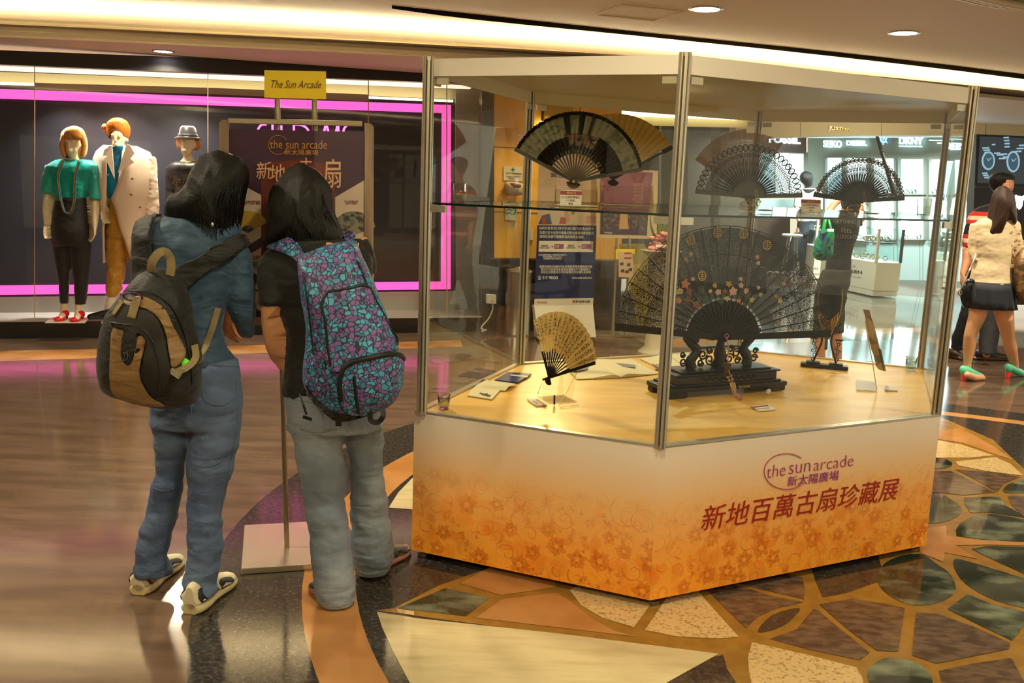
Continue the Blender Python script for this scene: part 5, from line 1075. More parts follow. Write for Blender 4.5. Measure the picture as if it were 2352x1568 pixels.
# white counters with glass tops full of watches
cw = mat('counter_white', '#d4cdb2', .35); cin = glow('counter_light', '#e8fbff', 1.5); wst = mat('watch_gold', '#c8bd98', .15, metal=.9)
def wcounter(fl, fc, fr, top, gtop, label, words):
    """fl, fc, fr: floor pixels of left, front and right corners"""
    A, B_, D = onz(*fl), onz(*fc), onz(*fr); Cc_ = A+D-B_; t = empty('watch_counter', (B_.x, B_.y, 0), label, 'counter'); H1, H2 = top, gtop
    ctr = (A+B_+D+Cc_)/4; sh = lambda p, k, z: Vector((ctr.x+(p.x-ctr.x)*k, ctr.y+(p.y-ctr.y)*k, z))
    m = MB(); m.prism([sh(p, .97, 0).to_tuple()[:2] for p in (A, B_, D, Cc_)], .02, .10); m.build('recessed_foot', cw, t)
    m = MB(); m.prism([p.to_tuple()[:2] for p in (A, B_, D, Cc_)], .10, H1); bevel(m.build('body', cw, t), .01)
    m = MB(); m.prism([sh(p, .97, 0).to_tuple()[:2] for p in (A, B_, D, Cc_)], H1, H1+.01); m.build('lit_tray', cin, t)
    for p, q in ((A, B_), (B_, D), (D, Cc_), (Cc_, A)):
        m = MB(); n_ = (ctr-(p+q)/2); n_.z = 0; m.slab([sh(p, .98, H1), sh(q, .98, H1), sh(q, .98, H2), sh(p, .98, H2)], .008, n_); m.build('glass_side', pane_mat('counter_glass', (.9, .97, .97), .8), t)
    for p in (A, B_, D, Cc_): m = MB(); q = sh(p, .97, 0); m.box((q.x, q.y, (H1+H2)/2), (.035, .035, H2-H1), atan2((D-B_).y, (D-B_).x)); m.build('corner_bar', cw if p is B_ else dkin, t)
    m = MB(); m.prism([sh(p, .98, 0).to_tuple()[:2] for p in (A, B_, D, Cc_)], H2-.012, H2); m.build('glass_top', pane_mat('counter_glass', (.9, .97, .97), .8), t)
    w = MB(); random.seed(int(fc[0])); hz = (H1+H2)/2+.04
    m = MB(); m.prism([sh(p, .85, 0).to_tuple()[:2] for p in (A, B_, D, Cc_)], hz-.012, hz); m.build('inner_shelf', dkin, t)
    for k in range(46):
        u, v = random.uniform(.12, .88), random.uniform(.12, .88); q = A+(B_-A)*u+(Cc_-A)*v; z = (H1+.05 if k % 2 else hz+.045); r_ = .038
        w.tube([Vector((q.x+r_*cos(s_), q.y-.01, z+r_*.9*sin(s_))) for s_ in [2*pi*i/9 for i in range(10)]], .009, 5)
    w.build('watches', wst, t); area('counter_lamp', (ctr.x, ctr.y, H2-.04), .3, 9, (.9, 1, 1), spread=160)
    n_ = Vector(((B_-A).y, -(B_-A).x, 0)); 
    for s_, bl, br, tl, mt in words: textq(s_, (B_+n_.normalized()*.004, n_), bl, br, tl, mt, t, 'lettering', ext=.004)
    return t
wcounter((1880, 655), (2005, 683), (2062, 684), .53, 1.03, 'largest white watch counter with glass top and dark lettering on its side', [('SKAGEN', (1925, 623), (1980, 629), (1925, 616), inkb), ('DENMARK', (1936, 633), (1978, 638), (1936, 631), mat('print_lgrey', '#a8a494', .5)), ('✕', (1958, 613), (1965, 614), (1958, 608), mat('print_lgrey', '#a8a494', .5))])
wcounter((1846, 636), (1866, 642), (1905, 643), .60, 1.05, 'second white watch counter with a three-leaf emblem, behind on the left', [('adidas', (1848, 617), (1880, 620), (1848, 609), mat('print_lgrey', '#a8a494', .5))])
t = bpy.data.objects['watch_counter.001']
for k, dx in enumerate((-3.2, 0, 3.2)):
    m = MB(); pillow(m, [(1853+dx, 602), (1851+dx*1.5, 596), (1853+dx*1.6, 591), (1855+dx*1.3, 597)], 13.0, .004, .004, 3); 
wcounter((2150, 683), (2158, 690), (2180, 690), .55, 1.02, 'third white watch counter seen past the far right case post', [('RADA NE', (2150, 640), (2165, 641), (2150, 633), inkb)])
# stool
b = onz(1812, 618); b = at(1815, 600, 14.2); t = empty('bar_stool', (b.x, b.y, 0), 'bar stool with round white seat before the watch shop', 'stool'); zt = at(1815, 538, 14.2).z
m = MB(); m.lathe((b.x, b.y, zt-.03), [(.14, 0), (.155, .01), (.155, .025), (.14, .035)], 24); m.build('seat', mat('stool_white', '#cfcabc', .4), t)
for k in range(4): m = MB(); a = pi/4+k*pi/2; m.tube([(b.x+.07*cos(a), b.y+.07*sin(a), zt-.03), (b.x+.17*cos(a), b.y+.17*sin(a), .005)], .010, 6); m.build('leg', mat('stool_leg', '#9a9a90', .3, metal=.7), t)
# big picture light box with watches
BY = 12.2
t = empty('picture_lightbox', at(2300, 820, BY), 'black wall display with a blue-grey picture of wristwatches', 'display'); t.location.z = 0; WM[t.name] = Matrix.Translation(t.location)
m = MB(); m.slab([at(2243, 308, BY), at(2440, 316, BY), at(2440, 700, BY), at(2228, 700, BY)], .2, (0, 1, 0)); m.build('black_case', mat('display_black', '#141416', .3), t)
m = MB(); m.slab([at(2251, 313, BY-.01), at(2440, 320, BY-.01), at(2440, 424, BY-.01), at(2245, 420, BY-.01)], .01, (0, 1, 0)); m.build('picture', mat('picture_grey', '#2a3034', .3, emit='#2c3438', es=.6, col2=None), t)
ag = glow('picture_steel', '#8fb4c4', .8); ad = glow('picture_dial', '#4c646e', .6)
def wring(cx, cy_, rx, ry, th, mt, nm, dy=0):
    m = MB(); m.tube([at(cx+rx*cos(a), cy_+ry*sin(a), BY-.02-dy) for a in [2*pi*i/28 for i in range(29)]], th, 6, flat=.4); m.build(nm, mt, t)
for cx, cy_, rx, ry in ((2270, 369, 13, 19), (2327, 371, 13, 22)):
    m = MB(); m.slab([at(cx+rx*cos(a), cy_+ry*sin(a), BY-.02) for a in [2*pi*i/24 for i in range(24)]], .004, (0, -1, 0)); m.build('watch_dial', ad, t); wring(cx, cy_, rx, ry, .014, ag, 'watch_bezel')
    m = MB(); m.tube([at(cx, cy_, BY-.034), at(cx+7, cy_-7, BY-.034)], .005, 4); m.tube([at(cx, cy_, BY-.034), at(cx-3, cy_-6, BY-.034)], .005, 4); m.build('watch_hands', ag, t)
m = MB()
for x, y, w_ in ((2264, 340, 8), (2266, 345, 8), (2268, 350, 7), (2262, 398, 6), (2264, 403, 6), (2266, 408, 5), (2338, 348, 8), (2343, 341, 8), (2348, 334, 8), (2311, 316, 6), (2312, 323, 6), (2313, 330, 6), (2313, 337, 6), (2290, 352, 7), (2297, 356, 8), (2305, 354, 8), (2310, 361, 7), (2302, 364, 8), (2282, 332, 4)):
    m.slab([at(x-w_, y-1.6, BY-.02), at(x+w_, y-2.4, BY-.02), at(x+w_, y+1.4, BY-.02), at(x-w_, y+1.6, BY-.02)], .003, (0, -1, 0))
m.build('watch_bracelet', ag, t)
m = MB(); m.slab([at(2240, 428, BY-.02), at(2440, 432, BY-.02), at(2440, 434, BY-.02), at(2240, 430, BY-.02)], .02, (0, 1, 0)); m.build('shelf_line', mat('display_trim', '#4a4438', .4), t)
w = MB(); random.seed(9)
for k in range(26): q = at(random.uniform(2328, 2354), random.uniform(452, 478), BY-.1); w.ell(q, (.02, .01, .03), 6, 5)
w.build('sparkling_stock', glow('sparkle', '#e8e0f0', 1.6), t)
area('fascia_wash', (4.6, 11.6, 2.62), .4, 42, (1, .86, .55), (radians(62), 0, 0), spread=170)  # added fill lamp brightening the fascia in place of cove light
# light of the watch shop
for x, y, p in ((6.6, 15.2, 120), (5.4, 16.2, 110), (3.6, 14.0, 40), (4.2, 11.0, 50)): area('shop_downlight', (x, y, 2.5), .3, p, (.85, .97, 1) if y > 12 else (1, .85, .6), spread=160)
# ================================================================ helpers for dressing curved things
from mathutils.bvhtree import BVHTree
from mathutils.geometry import delaunay_2d_cdt
def bvh(o):
    W = WM[o.name]; me = o.data; return BVHTree.FromPolygons([W @ v.co for v in me.vertices], [tuple(p.vertices) for p in me.polygons])
def hitpt(B, x, y, off):
    d = ray(x, y).normalized(); h = B.ray_cast(CAM, d)
    if h[0] is None:
        n = B.find_nearest(CAM+d*3.3); q = n[0]; nn = (n[1] if n[1].dot(d) < 0 else -n[1]); return None, q+nn*off
    nn = h[1] if h[1].dot(d) < 0 else -h[1]; return True, h[0]+nn*off
def patch(nm, poly, tgt, B, m, off=.003, th=.003, step=6, par=None, label=None, k=3, smooth=True):
    P = spl([(a, b) for a, b in poly], k, True) if smooth else [Vector((a, b)) for a, b in poly]
    xs = [p.x for p in P]; ys = [p.y for p in P]; V = [Vector((p.x, p.y)) for p in P]; n = len(V); E = [(i, (i+1) % n) for i in range(n)]
    def ins(x, y):
        c = False; j = n-1
        for i in range(n):
            if (P[i].y > y) != (P[j].y > y) and x < (P[j].x-P[i].x)*(y-P[i].y)/(P[j].y-P[i].y)+P[i].x: c = not c
            j = i
        return c
    y = min(ys)+step/2
    while y < max(ys):
        x = min(xs)+step/2
        while x < max(xs):
            if ins(x, y): V.append(Vector((x, y)))
            x += step
        y += step
    vv, ee, ff, *_ = delaunay_2d_cdt(V, E, [], 1, 1e-4)
    pts = []; dep = []
    for v in vv:
        ok, q = hitpt(B, v.x, v.y, off); pts.append(q); dep.append(ok)
    good = [(v, (q-CAM).length) for v, q, o in zip(vv, pts, dep) if o]
    for i, v in enumerate(vv):
        if not dep[i] and good: g = min(good, key=lambda t: (t[0]-v).length_squared); pts[i] = CAM+ray(v.x, v.y).normalized()*g[1]
    mb = MB(); mb.add(pts, ff, True); o = mb.build(nm, m, par or tgt, label=label)
    s = o.modifiers.new('thick', 'SOLIDIFY'); s.thickness = th; s.offset = 0; return o
def seam(nm, pts, tgt, B, m, r=.004, off=.002, par=None, k=5, closed=False):
    P = spl([(a, b) for a, b in pts], k, closed); Q = []; last = None
    for p in P:
        ok, q = hitpt(B, p.x, p.y, off)
        if not ok and last is not None: q = CAM+ray(p.x, p.y).normalized()*last
        last = (q-CAM).length; Q.append(q)
    if closed: Q.append(Q[0])
    mb = MB(); mb.tube(Q, r, 6, flat=.7); return mb.build(nm, m, par or tgt)
def strap(nm, pts, w, m, par, th=.004):                 # flat webbing through 3-D points
    mb = MB(); P = [Vector(p) for p in pts]; rings = []
    for i, p in enumerate(P):
        t = (P[min(i+1, len(P)-1)]-P[max(i-1, 0)]).normalized(); a = t.cross(FWD).normalized(); b = a.cross(t).normalized()
        rings.append([p-a*w/2-b*th/2, p+a*w/2-b*th/2, p+a*w/2+b*th/2, p-a*w/2+b*th/2])
    mb.loft(rings, True, True, False); return mb.build(nm, m, par)
def hand(mb, w, d, pn, s=1.0, curl=(.35, .45, .3), splay=.09, thumb=1, L=.095):
    """palm and five fingers; w wrist, d pointing direction, pn palm normal; fingers curl towards pn"""
    w, d, pn = Vector(w), Vector(d).normalized(), Vector(pn).normalized(); pn = (pn-d*pn.dot(d)).normalized(); sd = d.cross(pn)*thumb
    mb.caps([(w-d*.03*s, .026*s), (w+d*.01*s, .025*s)], 10)
    R = Matrix((sd, pn, d)).transposed()
    mb.ell(w+d*.05*s, (.040*s, .016*s, .052*s), 14, 10, R)
    for i, (o, l) in enumerate(((-.033, .060), (-.011, .074), (.011, .080), (.033, .070))):
        b = w+d*.085*s+sd*o*s*1.0; q = b; di = (d+sd*o*splay*20*.5).normalized(); pts = [(b-di*.02*s, .0085*s)]; ang = 0
        for j, f_ in enumerate((.45, .32, .23)):
            ang += curl[j]*(1+.12*i); v = di*cos(ang)+pn*sin(ang); pts.append((q, (.0084-.0006*j)*s)); q = q+v*l*f_*s
        pts.append((q, .0068*s)); mb.caps(pts, 8)
    b = w+d*.03*s+sd*.032*s; v = (d*.7+sd*.65+pn*.35).normalized(); mb.caps([(w+d*.015*s+sd*.015*s, .013*s), (b, .012*s), (b+v*.032*s, .0105*s), (b+(v+d*.3).normalized()*.058*s, .008*s)], 8)
def skinmat(nm, c): return mat(nm, c, .45, col2=None)
def garment(o, vox=.008, sm=5, amp=.004, f=(9, 9, 22), amp2=.0015, seed=0, mask=None):
    fuse(o, vox, sm); ruffle(o, amp, f, amp2, (28, 28, 45), mask, seed); return o

def cover(body, clothes, inset=.006, far=.05, keep=()):
    W = WM[body.name]; I = W.inverted(); Bs = [bvh(bpy.data.objects[c] if isinstance(c, str) else c) for c in clothes]; me = body.data
    for it in range(2):
        for v in me.vertices:
            w = W @ v.co
            if any((w-p).length < r for p, r in keep): continue
            for B in Bs:
                loc, n, i, d = B.find_nearest(w)
                if loc is None or d > far or abs(n.z) > .8: continue
                k = (w-loc).dot(n)
                if k > -inset: w = loc-n*inset
            v.co = I @ w
    me.update()
def dress(root, near=.05, keep=()):
    ch = list(root.children); body = [c for c in ch if c.name.split('.')[0] == 'body'][0]
    cover(body, [c for c in ch if c.name.split('.')[0] in ('jacket', 'jeans', 'tee_shirt', 'cardigan', 'striped_shirt', 'trousers', 'printed_tee', 'shorts', 'tee', 'crop_top', 'top', 'shirt', 'sleeve')], .006, near, keep)

# ================================================================ sign stand in front of the window
A_ = radians(14.5); SU = Vector((cos(A_), sin(A_), 0)); SN = Vector((-sin(A_), cos(A_), 0))
chrome = mat('chrome', '#b9b2a4', .1, metal=1); chs = mat('satin_steel', '#9c927c', .28, metal=.9)
c0 = Vector((-1.02, 3.42, 0))+SU*.215+SN*.235
S = empty('sign_stand', (c0.x, c0.y, 0), 'steel floor stand holding a purple fan exhibition poster and yellow sign', 'sign stand', rz=A_)
F_ = frame((c0.x, c0.y, 0), A_)
m = MB(F_); m.box((0, 0, .014), (.43, .47, .026)); bevel(m.build('base_plate', mat('base_chrome', '#d8ccb4', .16, metal=.7), S), .003, 2)
SP = onz(659, 1256, .027)
def sp(x, y, off=0): return onpl(x, y, SP+SN*off, SN)
BO = -.035                                             # the poster board hangs before the poles
for xa, xb in ((637, 659), (722, 742)): m = MB(); m.tube([sp(xb, 1256), sp(xb*.45+xa*.55, 800), sp(xa, 226)], .0105, 12); m.build('pole', chs, S)
def sq(m, pts, off, t): m.slab([sp(x, y, off+BO) for x, y in pts], t, SN)
m = MB(); sq(m, [(607, 161), (749, 164), (749, 228), (607, 224)], -.012, .008); ys = m.build('yellow_sign', mat('sign_yellow', '#f2d313', .4), S)
textq('The Sun Arcade', (SP-SN*(.013-BO), SN), (619, 202), (736, 203), (624, 184), mat('sign_brown', '#6a4a10', .5), ys, bold=.004)
for v in bpy.data.meshes[-1].vertices if False else (): pass
m = MB(); sq(m, [(523, 271), (832, 278), (832, 290), (523, 283)], -.02, .03); bevel(m.build('clamp_bar', chs, S), .002)
frm = mat('poster_frame', '#a08c74', .35, metal=.3, col2='#7d6a58', cscale=18, stretch=(1, 1, .1)); 
m = MB(); sq(m, [(503, 283), (510, 275), (526, 275), (526, 745), (503, 745)], -.014, .02); sq(m, [(838, 282), (852, 284), (859, 292), (857, 745), (837, 745)], -.014, .02); sq(m, [(503, 728), (857, 728), (857, 746), (503, 746)], -.014, .02)
m.build('frame', frm, S)
m = MB(); sq(m, [(526, 296), (838, 303), (838, 730), (526, 730)], -.002, .006); pb = m.build('poster', mat('poster_plum', '#42203a', .4), S)
def pq(pts, nm, mt, d=.004): m = MB(); sq(m, pts, -d, .002); return m.build(nm, mt, pb)
pcream = mat('poster_cream', '#e0cdb0', .5); prust = mat('poster_rust', '#6e2210', .4); pgold = mat('poster_goldtype', '#d09438', .4, metal=.2); pskin = mat('brush_cream', '#e9b98c', .5)
pq([(600, 382), (620, 372), (700, 366), (756, 378), (770, 392), (770, 730), (600, 730)], 'rust_panel', prust)
pq([(527, 418), (563, 428), (600, 448), (600, 545), (527, 590)], 'cream_panel', pcream); pq([(527, 612), (600, 568), (600, 665), (527, 665)], 'cream_panel', pcream); pq([(570, 662), (600, 672), (600, 716), (575, 700)], 'cream_panel', pcream)
pq([(770, 453), (838, 413), (838, 730), (770, 730)], 'cream_panel', pcream)
PLs = (SP-SN*(.0065-BO), SN)
textq('the sun arcade', PLs, (620, 341), (751, 342), (620, 321), pgold, pb, bold=-.004); textq('新太陽廣場', PLs, (653, 355), (731, 357), (653, 342), pgold, pb)
m = MB(); m.tube([sp(639+22*cos(radians(a)), 333-22*sin(radians(a)), -.007+BO) for a in range(30, 320, 8)], .0012, 5); m.build('logo_ring', pgold, pb)
textq('新', PLs, (588, 412), (622, 410), (590, 372), pskin, pb, bold=.006); textq('地', PLs, (618, 418), (654, 416), (620, 378), pskin, pb, bold=.006); textq('古', PLs, (690, 400), (716, 400), (690, 362), pskin, pb, bold=.006); textq('扇', PLs, (742, 432), (782, 432), (744, 364), pskin, pb, bold=.006)
for x0, y0, x1, gl_ in ((558, 469, 599, '清代黑漆描金扇\n(1821-1850) 展品'), (792, 469, 822, '私人珍藏古扇\n(近代) 展品'), (560, 596, 598, '晚清象牙鏤雕\n摺扇 展品')):
    textq(gl_, PLs, (x0, y0), (x1, y0), (x0, y0-9), mat('print_red', '#9c1c10', .4), pb)
textq('扇面以絹本繪花鳥\n扇骨鏤空雕刻精細\n為宮廷御用珍品', PLs, (562, 617), (599, 617), (562, 600), inkb, pb)
def fanprint(cx, cy_, r, a0, a1, c1, c2, r0=.35):
    for (ra, rb, cc_) in ((r0, 1, c1), (0.0, r0, c2)):
        pts = [(cx+r*rb*cos(radians(a)), cy_-r*rb*sin(radians(a))) for a in range(a0, a1+1, 10)]+[(cx+r*ra*cos(radians(a)), cy_-r*ra*sin(radians(a))) for a in range(a1, a0-1, -10)]
        pq(pts, 'fan_picture', cc_, .0055 if ra else .006)
pyel = mat('print_yellow_fan', '#c9a02c', .5); pdk = mat('print_dark_fan', '#2a2420', .5, col2='#8a8a70', cscale=60)
fanprint(569, 536, 52, 30, 150, pyel, pdk); fanprint(812, 540, 55, 20, 160, pdk, mat('print_tan_fan', '#a08058', .5)); fanprint(565, 660, 38, 20, 160, mat('print_brown_fan', '#4a3420', .5), pdk)
m = MB(); sq(m, [(526, 290), (838, 297), (838, 730), (526, 730)], -.016, .003); m.build('clear_cover', pane_mat('cover_acrylic', (.97, .97, .98), 1.2), S)
# pink neon strokes in the shop window behind the poster (only their tops show)
pk2 = glow('neon_pink', '#ff5fb0', 3); NP = lambda x, y: wp(x, y, .3)
T = empty('neon_lettering', NP(690, 330), 'pink neon tube lettering hanging in the window behind the poster', 'neon sign')
for P in ([(612, 286), (600, 287), (592, 300), (594, 318), (608, 326), (606, 342), (592, 346)], [(626, 284), (626, 346)], [(646, 288), (646, 346)], [(675, 284), (675, 346)], [(675, 286), (695, 288), (708, 300), (700, 318), (676, 320)], [(745, 300), (749, 286), (754, 302)], [(745, 300), (744, 346)], [(772, 302), (777, 286), (776, 346)], [(800, 286), (790, 296), (788, 320), (790, 346)]):
    m = MB(); m.tube([NP(x, y) for x, y in spl(P, 4)], .011, 6); m.build('letter_tube', pk2, T)

# ================================================================ shop window mannequins
mskin = mat('mannequin_ivory', '#e0d2ae', .16, spec=.6)
def mhead(mb, cx, cy_, Y, k=1.0):
    s_ = Y/FPX; c = at(cx, cy_, Y); u = lambda dx, dy, dz: c+Vector((dx, dy, dz))*k
    mb.ell(u(0, .01, .02), (.070*k, .090*k, .105*k)); mb.ell(u(0, -.035, -.055), (.050*k, .050*k, .060*k)); mb.ell(u(0, -.045, -.10), (.026*k, .026*k, .022*k))
    mb.caps([(u(0, -.082, .01), .009*k), (u(0, -.090, -.020), .010*k)], 8); mb.ell(u(0, -.083, -.056), (.022*k, .009*k, .007*k)); mb.ell(u(0, -.080, -.068), (.018*k, .010*k, .007*k))
    for q in (-1, 1): mb.ell(u(q*.028, -.078, .012), (.016*k, .006*k, .007*k)); mb.ell(u(q*.070, .005, -.01), (.008*k, .018*k, .028*k)); mb.ell(u(q*.03, -.076, .032), (.022*k, .008*k, .006*k))
MY = 8.35
def mannequin(label, head, neck, arms, hands_, legs, feet, Y, torso=None):
    b = onz(*feet); T = empty('mannequin', (b.x, b.y, .16), label, 'mannequin'); m = MB(); mhead(m, *head, Y)
    sect(m, fine(neck, 2), 16)
    if torso: sect(m, fine(torso, 2), 18)
    for a in arms: m.caps([(at(x, y, yy), r) for x, y, yy, r in a], 12)
    for h_ in hands_: hand(m, at(h_[0], h_[1], h_[2]), h_[3], h_[4], .95, (.2, .25, .2), thumb=h_[5])
    for l in legs: m.caps([(at(x, y, yy), r) for x, y, yy, r in l], 12)
    o = m.build('body', mskin, T); fuse(o, .009, 3); return T, o
# first: teal top, black trousers, red shoes
px = MY/FPX
T, B0 = mannequin('mannequin with blond bob wearing teal crop top and black trousers', (168, 330), [(158, 180, 350, MY, .9), (157, 181, 366, MY, .9), (140, 200, 376, MY, .6)],
    [[(114, 385, MY, .032), (109, 440, MY, .034), (105, 480, MY-.03, .033), (107, 512, MY-.08, .026)], [(217, 385, MY, .032), (219, 440, MY, .034), (219, 485, MY-.03, .036), (218, 515, MY-.06, .026)]],
    [(107, 515, MY-.08, (.05, -.2, -1), (.6, -.3, 0), -1), (218, 518, MY-.06, (-.02, -.1, -1), (-.7, -.3, 0), 1)],
    [[(148, 560, MY, .05), (148, 640, MY, .036), (147, 700, MY, .032), (146, 718, MY, .03), (143, 726, MY-.06, .03), (139, 731, MY-.14, .022)], [(184, 560, MY, .05), (184, 640, MY, .036), (181, 700, MY, .032), (179, 718, MY, .03), (178, 726, MY-.06, .03), (177, 731, MY-.14, .022)]], (160, 735), MY,
    [(136, 200, 380, MY, .45), (138, 196, 420, MY, .5), (138, 192, 450, MY, .58), (134, 196, 480, MY, .6), (128, 203, 530, MY, .6), (132, 198, 555, MY, .5)])
hairb = mat('wig_blond', '#d8963c', .28, col2='#a8642a', cscale=7, stretch=(14, 14, .6), cr=(.3, .7), sheen=.3)
m = MB(); pillow(m, [(168, 289), (188, 296), (197, 318), (199, 345), (194, 360), (182, 364), (178, 350), (183, 340), (186, 322), (170, 320), (150, 322), (150, 345), (158, 362), (148, 361), (139, 346), (138, 320), (146, 298)], MY+.03, .055, .10, 7, centre=(168, 316)); ruffle(m.build('wig', hairb, T), .004, (90, 90, 6))
m = MB(); pillow(m, [(150, 298), (168, 291), (186, 298), (190, 320), (168, 322), (147, 320)], MY-.06, .045, .06, 5); m.build('fringe', hairb, T)
for P in ([(147, 312, MY-.05, .022), (142, 335, MY-.055, .024), (147, 357, MY-.06, .020)], [(190, 312, MY-.05, .022), (194, 335, MY-.055, .024), (189, 357, MY-.06, .020)]): m = MB(); m.caps([(at(x, y, yy), r) for x, y, yy, r in P]); m.build('side_lock', hairb, T)
teal = mat('teal_satin', '#0a9c94', .3, sheen=.3)
m = MB(); sect(m, fine([(128, 208, 366, MY, .3), (112, 222, 376, MY, .45), (108, 226, 390, MY, .5), (122, 212, 415, MY, .55), (124, 205, 440, MY, .62), (126, 200, 460, MY, .68)], 3), 28)
for s_, P in ((1, [(104, 134, 378, MY, 1.1), (98, 131, 410, MY, 1.1), (93, 129, 445, MY, 1.2)]), (1, [(200, 228, 378, MY, 1.1), (205, 235, 410, MY, 1.1), (207, 241, 458, MY, 1.2)])): sect(m, fine(P, 4), 18)
garment(m.build('crop_top', teal, T), .010, 3, .010, (14, 14, 5), .003)
blkc = mat('black_cloth', '#101013', .6, sheen=.2)
m = MB(); sect(m, fine([(129, 203, 452, MY, .7), (124, 205, 480, MY, .72), (117, 211, 530, MY, .75), (120, 210, 562, MY, .65)], 3), 22)
sect(m, fine([(119, 163, 520, MY, .9), (120, 165, 550, MY, .9), (128, 162, 610, MY, .9), (135, 159, 650, MY, .9), (138, 157, 698, MY, .9)], 3), 18); sect(m, fine([(163, 211, 520, MY, .9), (162, 210, 550, MY, .9), (166, 207, 610, MY, .9), (171, 203, 650, MY, .9), (172, 197, 699, MY, .9)], 3), 18)
garment(m.build('trousers', blkc, T), .010, 3, .004)
redp = mat('patent_red', '#d4121e', .15)
for x in (142, 178):
    m = MB(); c = at(x, 729, MY-.08); m.ell((c.x, c.y-.04, .185), (.044, .075, .024)); m.ell((c.x, c.y+.07, .215), (.034, .045, .035)); m.caps([((c.x, c.y+.095, .205), .014), ((c.x, c.y+.095, .172), .010)]); fuse(m.build('shoe', redp, T), .006, 2)
for col, dz, nm in (('#c8a030', 0, 'necklace'), ('#4c86b8', 3, 'necklace')):
    m = MB(); m.tube([at(x+dz, y+dz, MY-.15) for x, y in spl([(144, 366), (133, 400), (136, 440), (145, 480), (153, 488), (163, 484), (170, 450), (171, 410), (180, 368)], 5)], .006, 6); m.build(nm, mat('chain'+col, col, .35, metal=.5), T)
m = MB(); P = [onz(x, y, .165) for x, y in ((103, 741), (195, 741), (210, 726), (122, 728))]; m.slab([Vector((p.x, p.y, .161)) for p in P], .007, (0, 0, 1)); tag(m.build('display_plinth', mat('base_white', '#d8cbc0', .4)), 'white square base plate under the teal-topped mannequin', 'base')
dress(T)
# second: trench coat
M2 = 8.45
T, B0 = mannequin('mannequin in pale trench coat, blue shirt and gold trousers', (274, 318), [(260, 288, 335, M2, .9), (258, 290, 352, M2, .9)],
    [[(232, 375, M2, .036), (228, 440, M2, .032), (236, 478, M2-.08, .03)], [(342, 375, M2, .036), (348, 440, M2, .034), (352, 500, M2-.05, .032)]],
    [(236, 480, M2-.09, (.15, -.2, -1), (.6, -.2, 0), -1)],
    [[(268, 560, M2, .05), (262, 640, M2, .036), (255, 690, M2, .033), (250, 712, M2, .032), (240, 722, M2-.03, .03), (222, 729, M2-.06, .022)], [(298, 560, M2, .05), (318, 640, M2+.05, .036), (330, 700, M2+.06, .034), (335, 722, M2, .03)]], (285, 733), M2, [(244, 335, 365, M2, .4), (250, 320, 430, M2, .42), (252, 302, 470, M2, .45), (252, 306, 540, M2, .5)])
m = MB(); pillow(m, [(270, 270), (288, 276), (297, 292), (298, 306), (294, 318), (289, 308), (270, 306), (252, 306), (252, 318), (246, 310), (243, 292), (252, 276)], M2+.01, .085, .10, 7, centre=(270, 290)); c = at(242, 293, M2); m.ell(c, (.030, .05, .034)); ruffle(m.build('wig', mat('wig_ginger', '#cf7f34', .25, col2='#9a5220', cscale=7, stretch=(14, 14, .6), cr=(.3, .7)), T), .004, (90, 90, 6))
shb = mat('blue_shirt', '#0f6f9c', .3)
m = MB(); sect(m, fine([(254, 294, 335, M2-.02, .9), (246, 304, 350, M2, .7), (244, 310, 400, M2, .62), (248, 306, 455, M2, .62)], 3), 20); garment(m.build('shirt', shb, T), .009, 2, .004)
gdt = mat('gold_satin', '#b58838', .3, metal=.15)
m = MB(); sect(m, fine([(250, 308, 452, M2, .65), (248, 314, 500, M2, .7), (246, 320, 545, M2, .65)], 3), 20); sect(m, fine([(246, 296, 535, M2, .85), (245, 290, 590, M2, .85), (243, 284, 640, M2, .85), (243, 274, 680, M2, .85)], 4), 18); sect(m, fine([(282, 320, 535, M2, .85), (300, 338, 610, M2+.04, .85), (315, 345, 680, M2+.05, .85)], 4), 18)
garment(m.build('trousers', gdt, T), .010, 2, .013, (10, 10, 16), .003)
ct = mat('trench_cloth', '#dcc7b4', .42, sheen=.2)
m = MB(); R = []
for (xl, xr, gl_, gr, y, q) in ((238, 312, 258, 292, 336, .5), (224, 340, 258, 294, 350, .55), (216, 352, 260, 294, 372, .55), (220, 350, 263, 288, 420, .62), (224, 342, 262, 274, 455, .68), (234, 338, 258, 282, 480, .72), (238, 334, 252, 290, 520, .75), (240, 330, 250, 300, 550, .75), (242, 326, 250, 312, 604, .75)):
    c = at((xl+xr)/2, y, M2); hw = (at(xr, y, M2)-at(xl, y, M2)).length/2; row = []
    gL = max(-.98, min(.98, (gl_-(xl+xr)/2)/((xr-xl)/2))); gR = max(-.98, min(.98, (gr-(xl+xr)/2)/((xr-xl)/2)))
    tA, tB = -math.acos(gR)+0, -(math.acos(gL)); n = 30               # open in front between gL and gR
    a_s = -math.acos(gR); a_e = -math.acos(gL)+2*pi
    for j in range(n+1): a = a_s+(a_e-2*pi-a_s+2*pi)*j/n if False else a_s+(a_e-a_s)*j/n; row.append(c+Vector((hw*cos(a), hw*q*sin(a), 0)))
    R.append(row)
m.loft(R, False, False); o = m.build('trench_coat', ct, T); s_ = o.modifiers.new('t', 'SOLIDIFY'); s_.thickness = .012; ruffle(o, .012, (7, 7, 3), .004, (25, 25, 12))
m = MB(); sect(m, fine([(326, 356, 360, M2, .9), (332, 362, 400, M2, .9), (334, 364, 450, M2, .9), (337, 367, 498, M2, .9)], 4), 18); garment(m.build('sleeve', ct, T), .01, 2, .012, (12, 12, 8), .003)
m = MB(); sect(m, fine([(216, 242, 362, M2, .9), (215, 240, 400, M2, .9), (217, 240, 440, M2-.03, .9), (223, 246, 474, M2-.07, .9)], 4), 18); garment(m.build('sleeve', ct, T), .01, 2, .012, (12, 12, 8), .003)
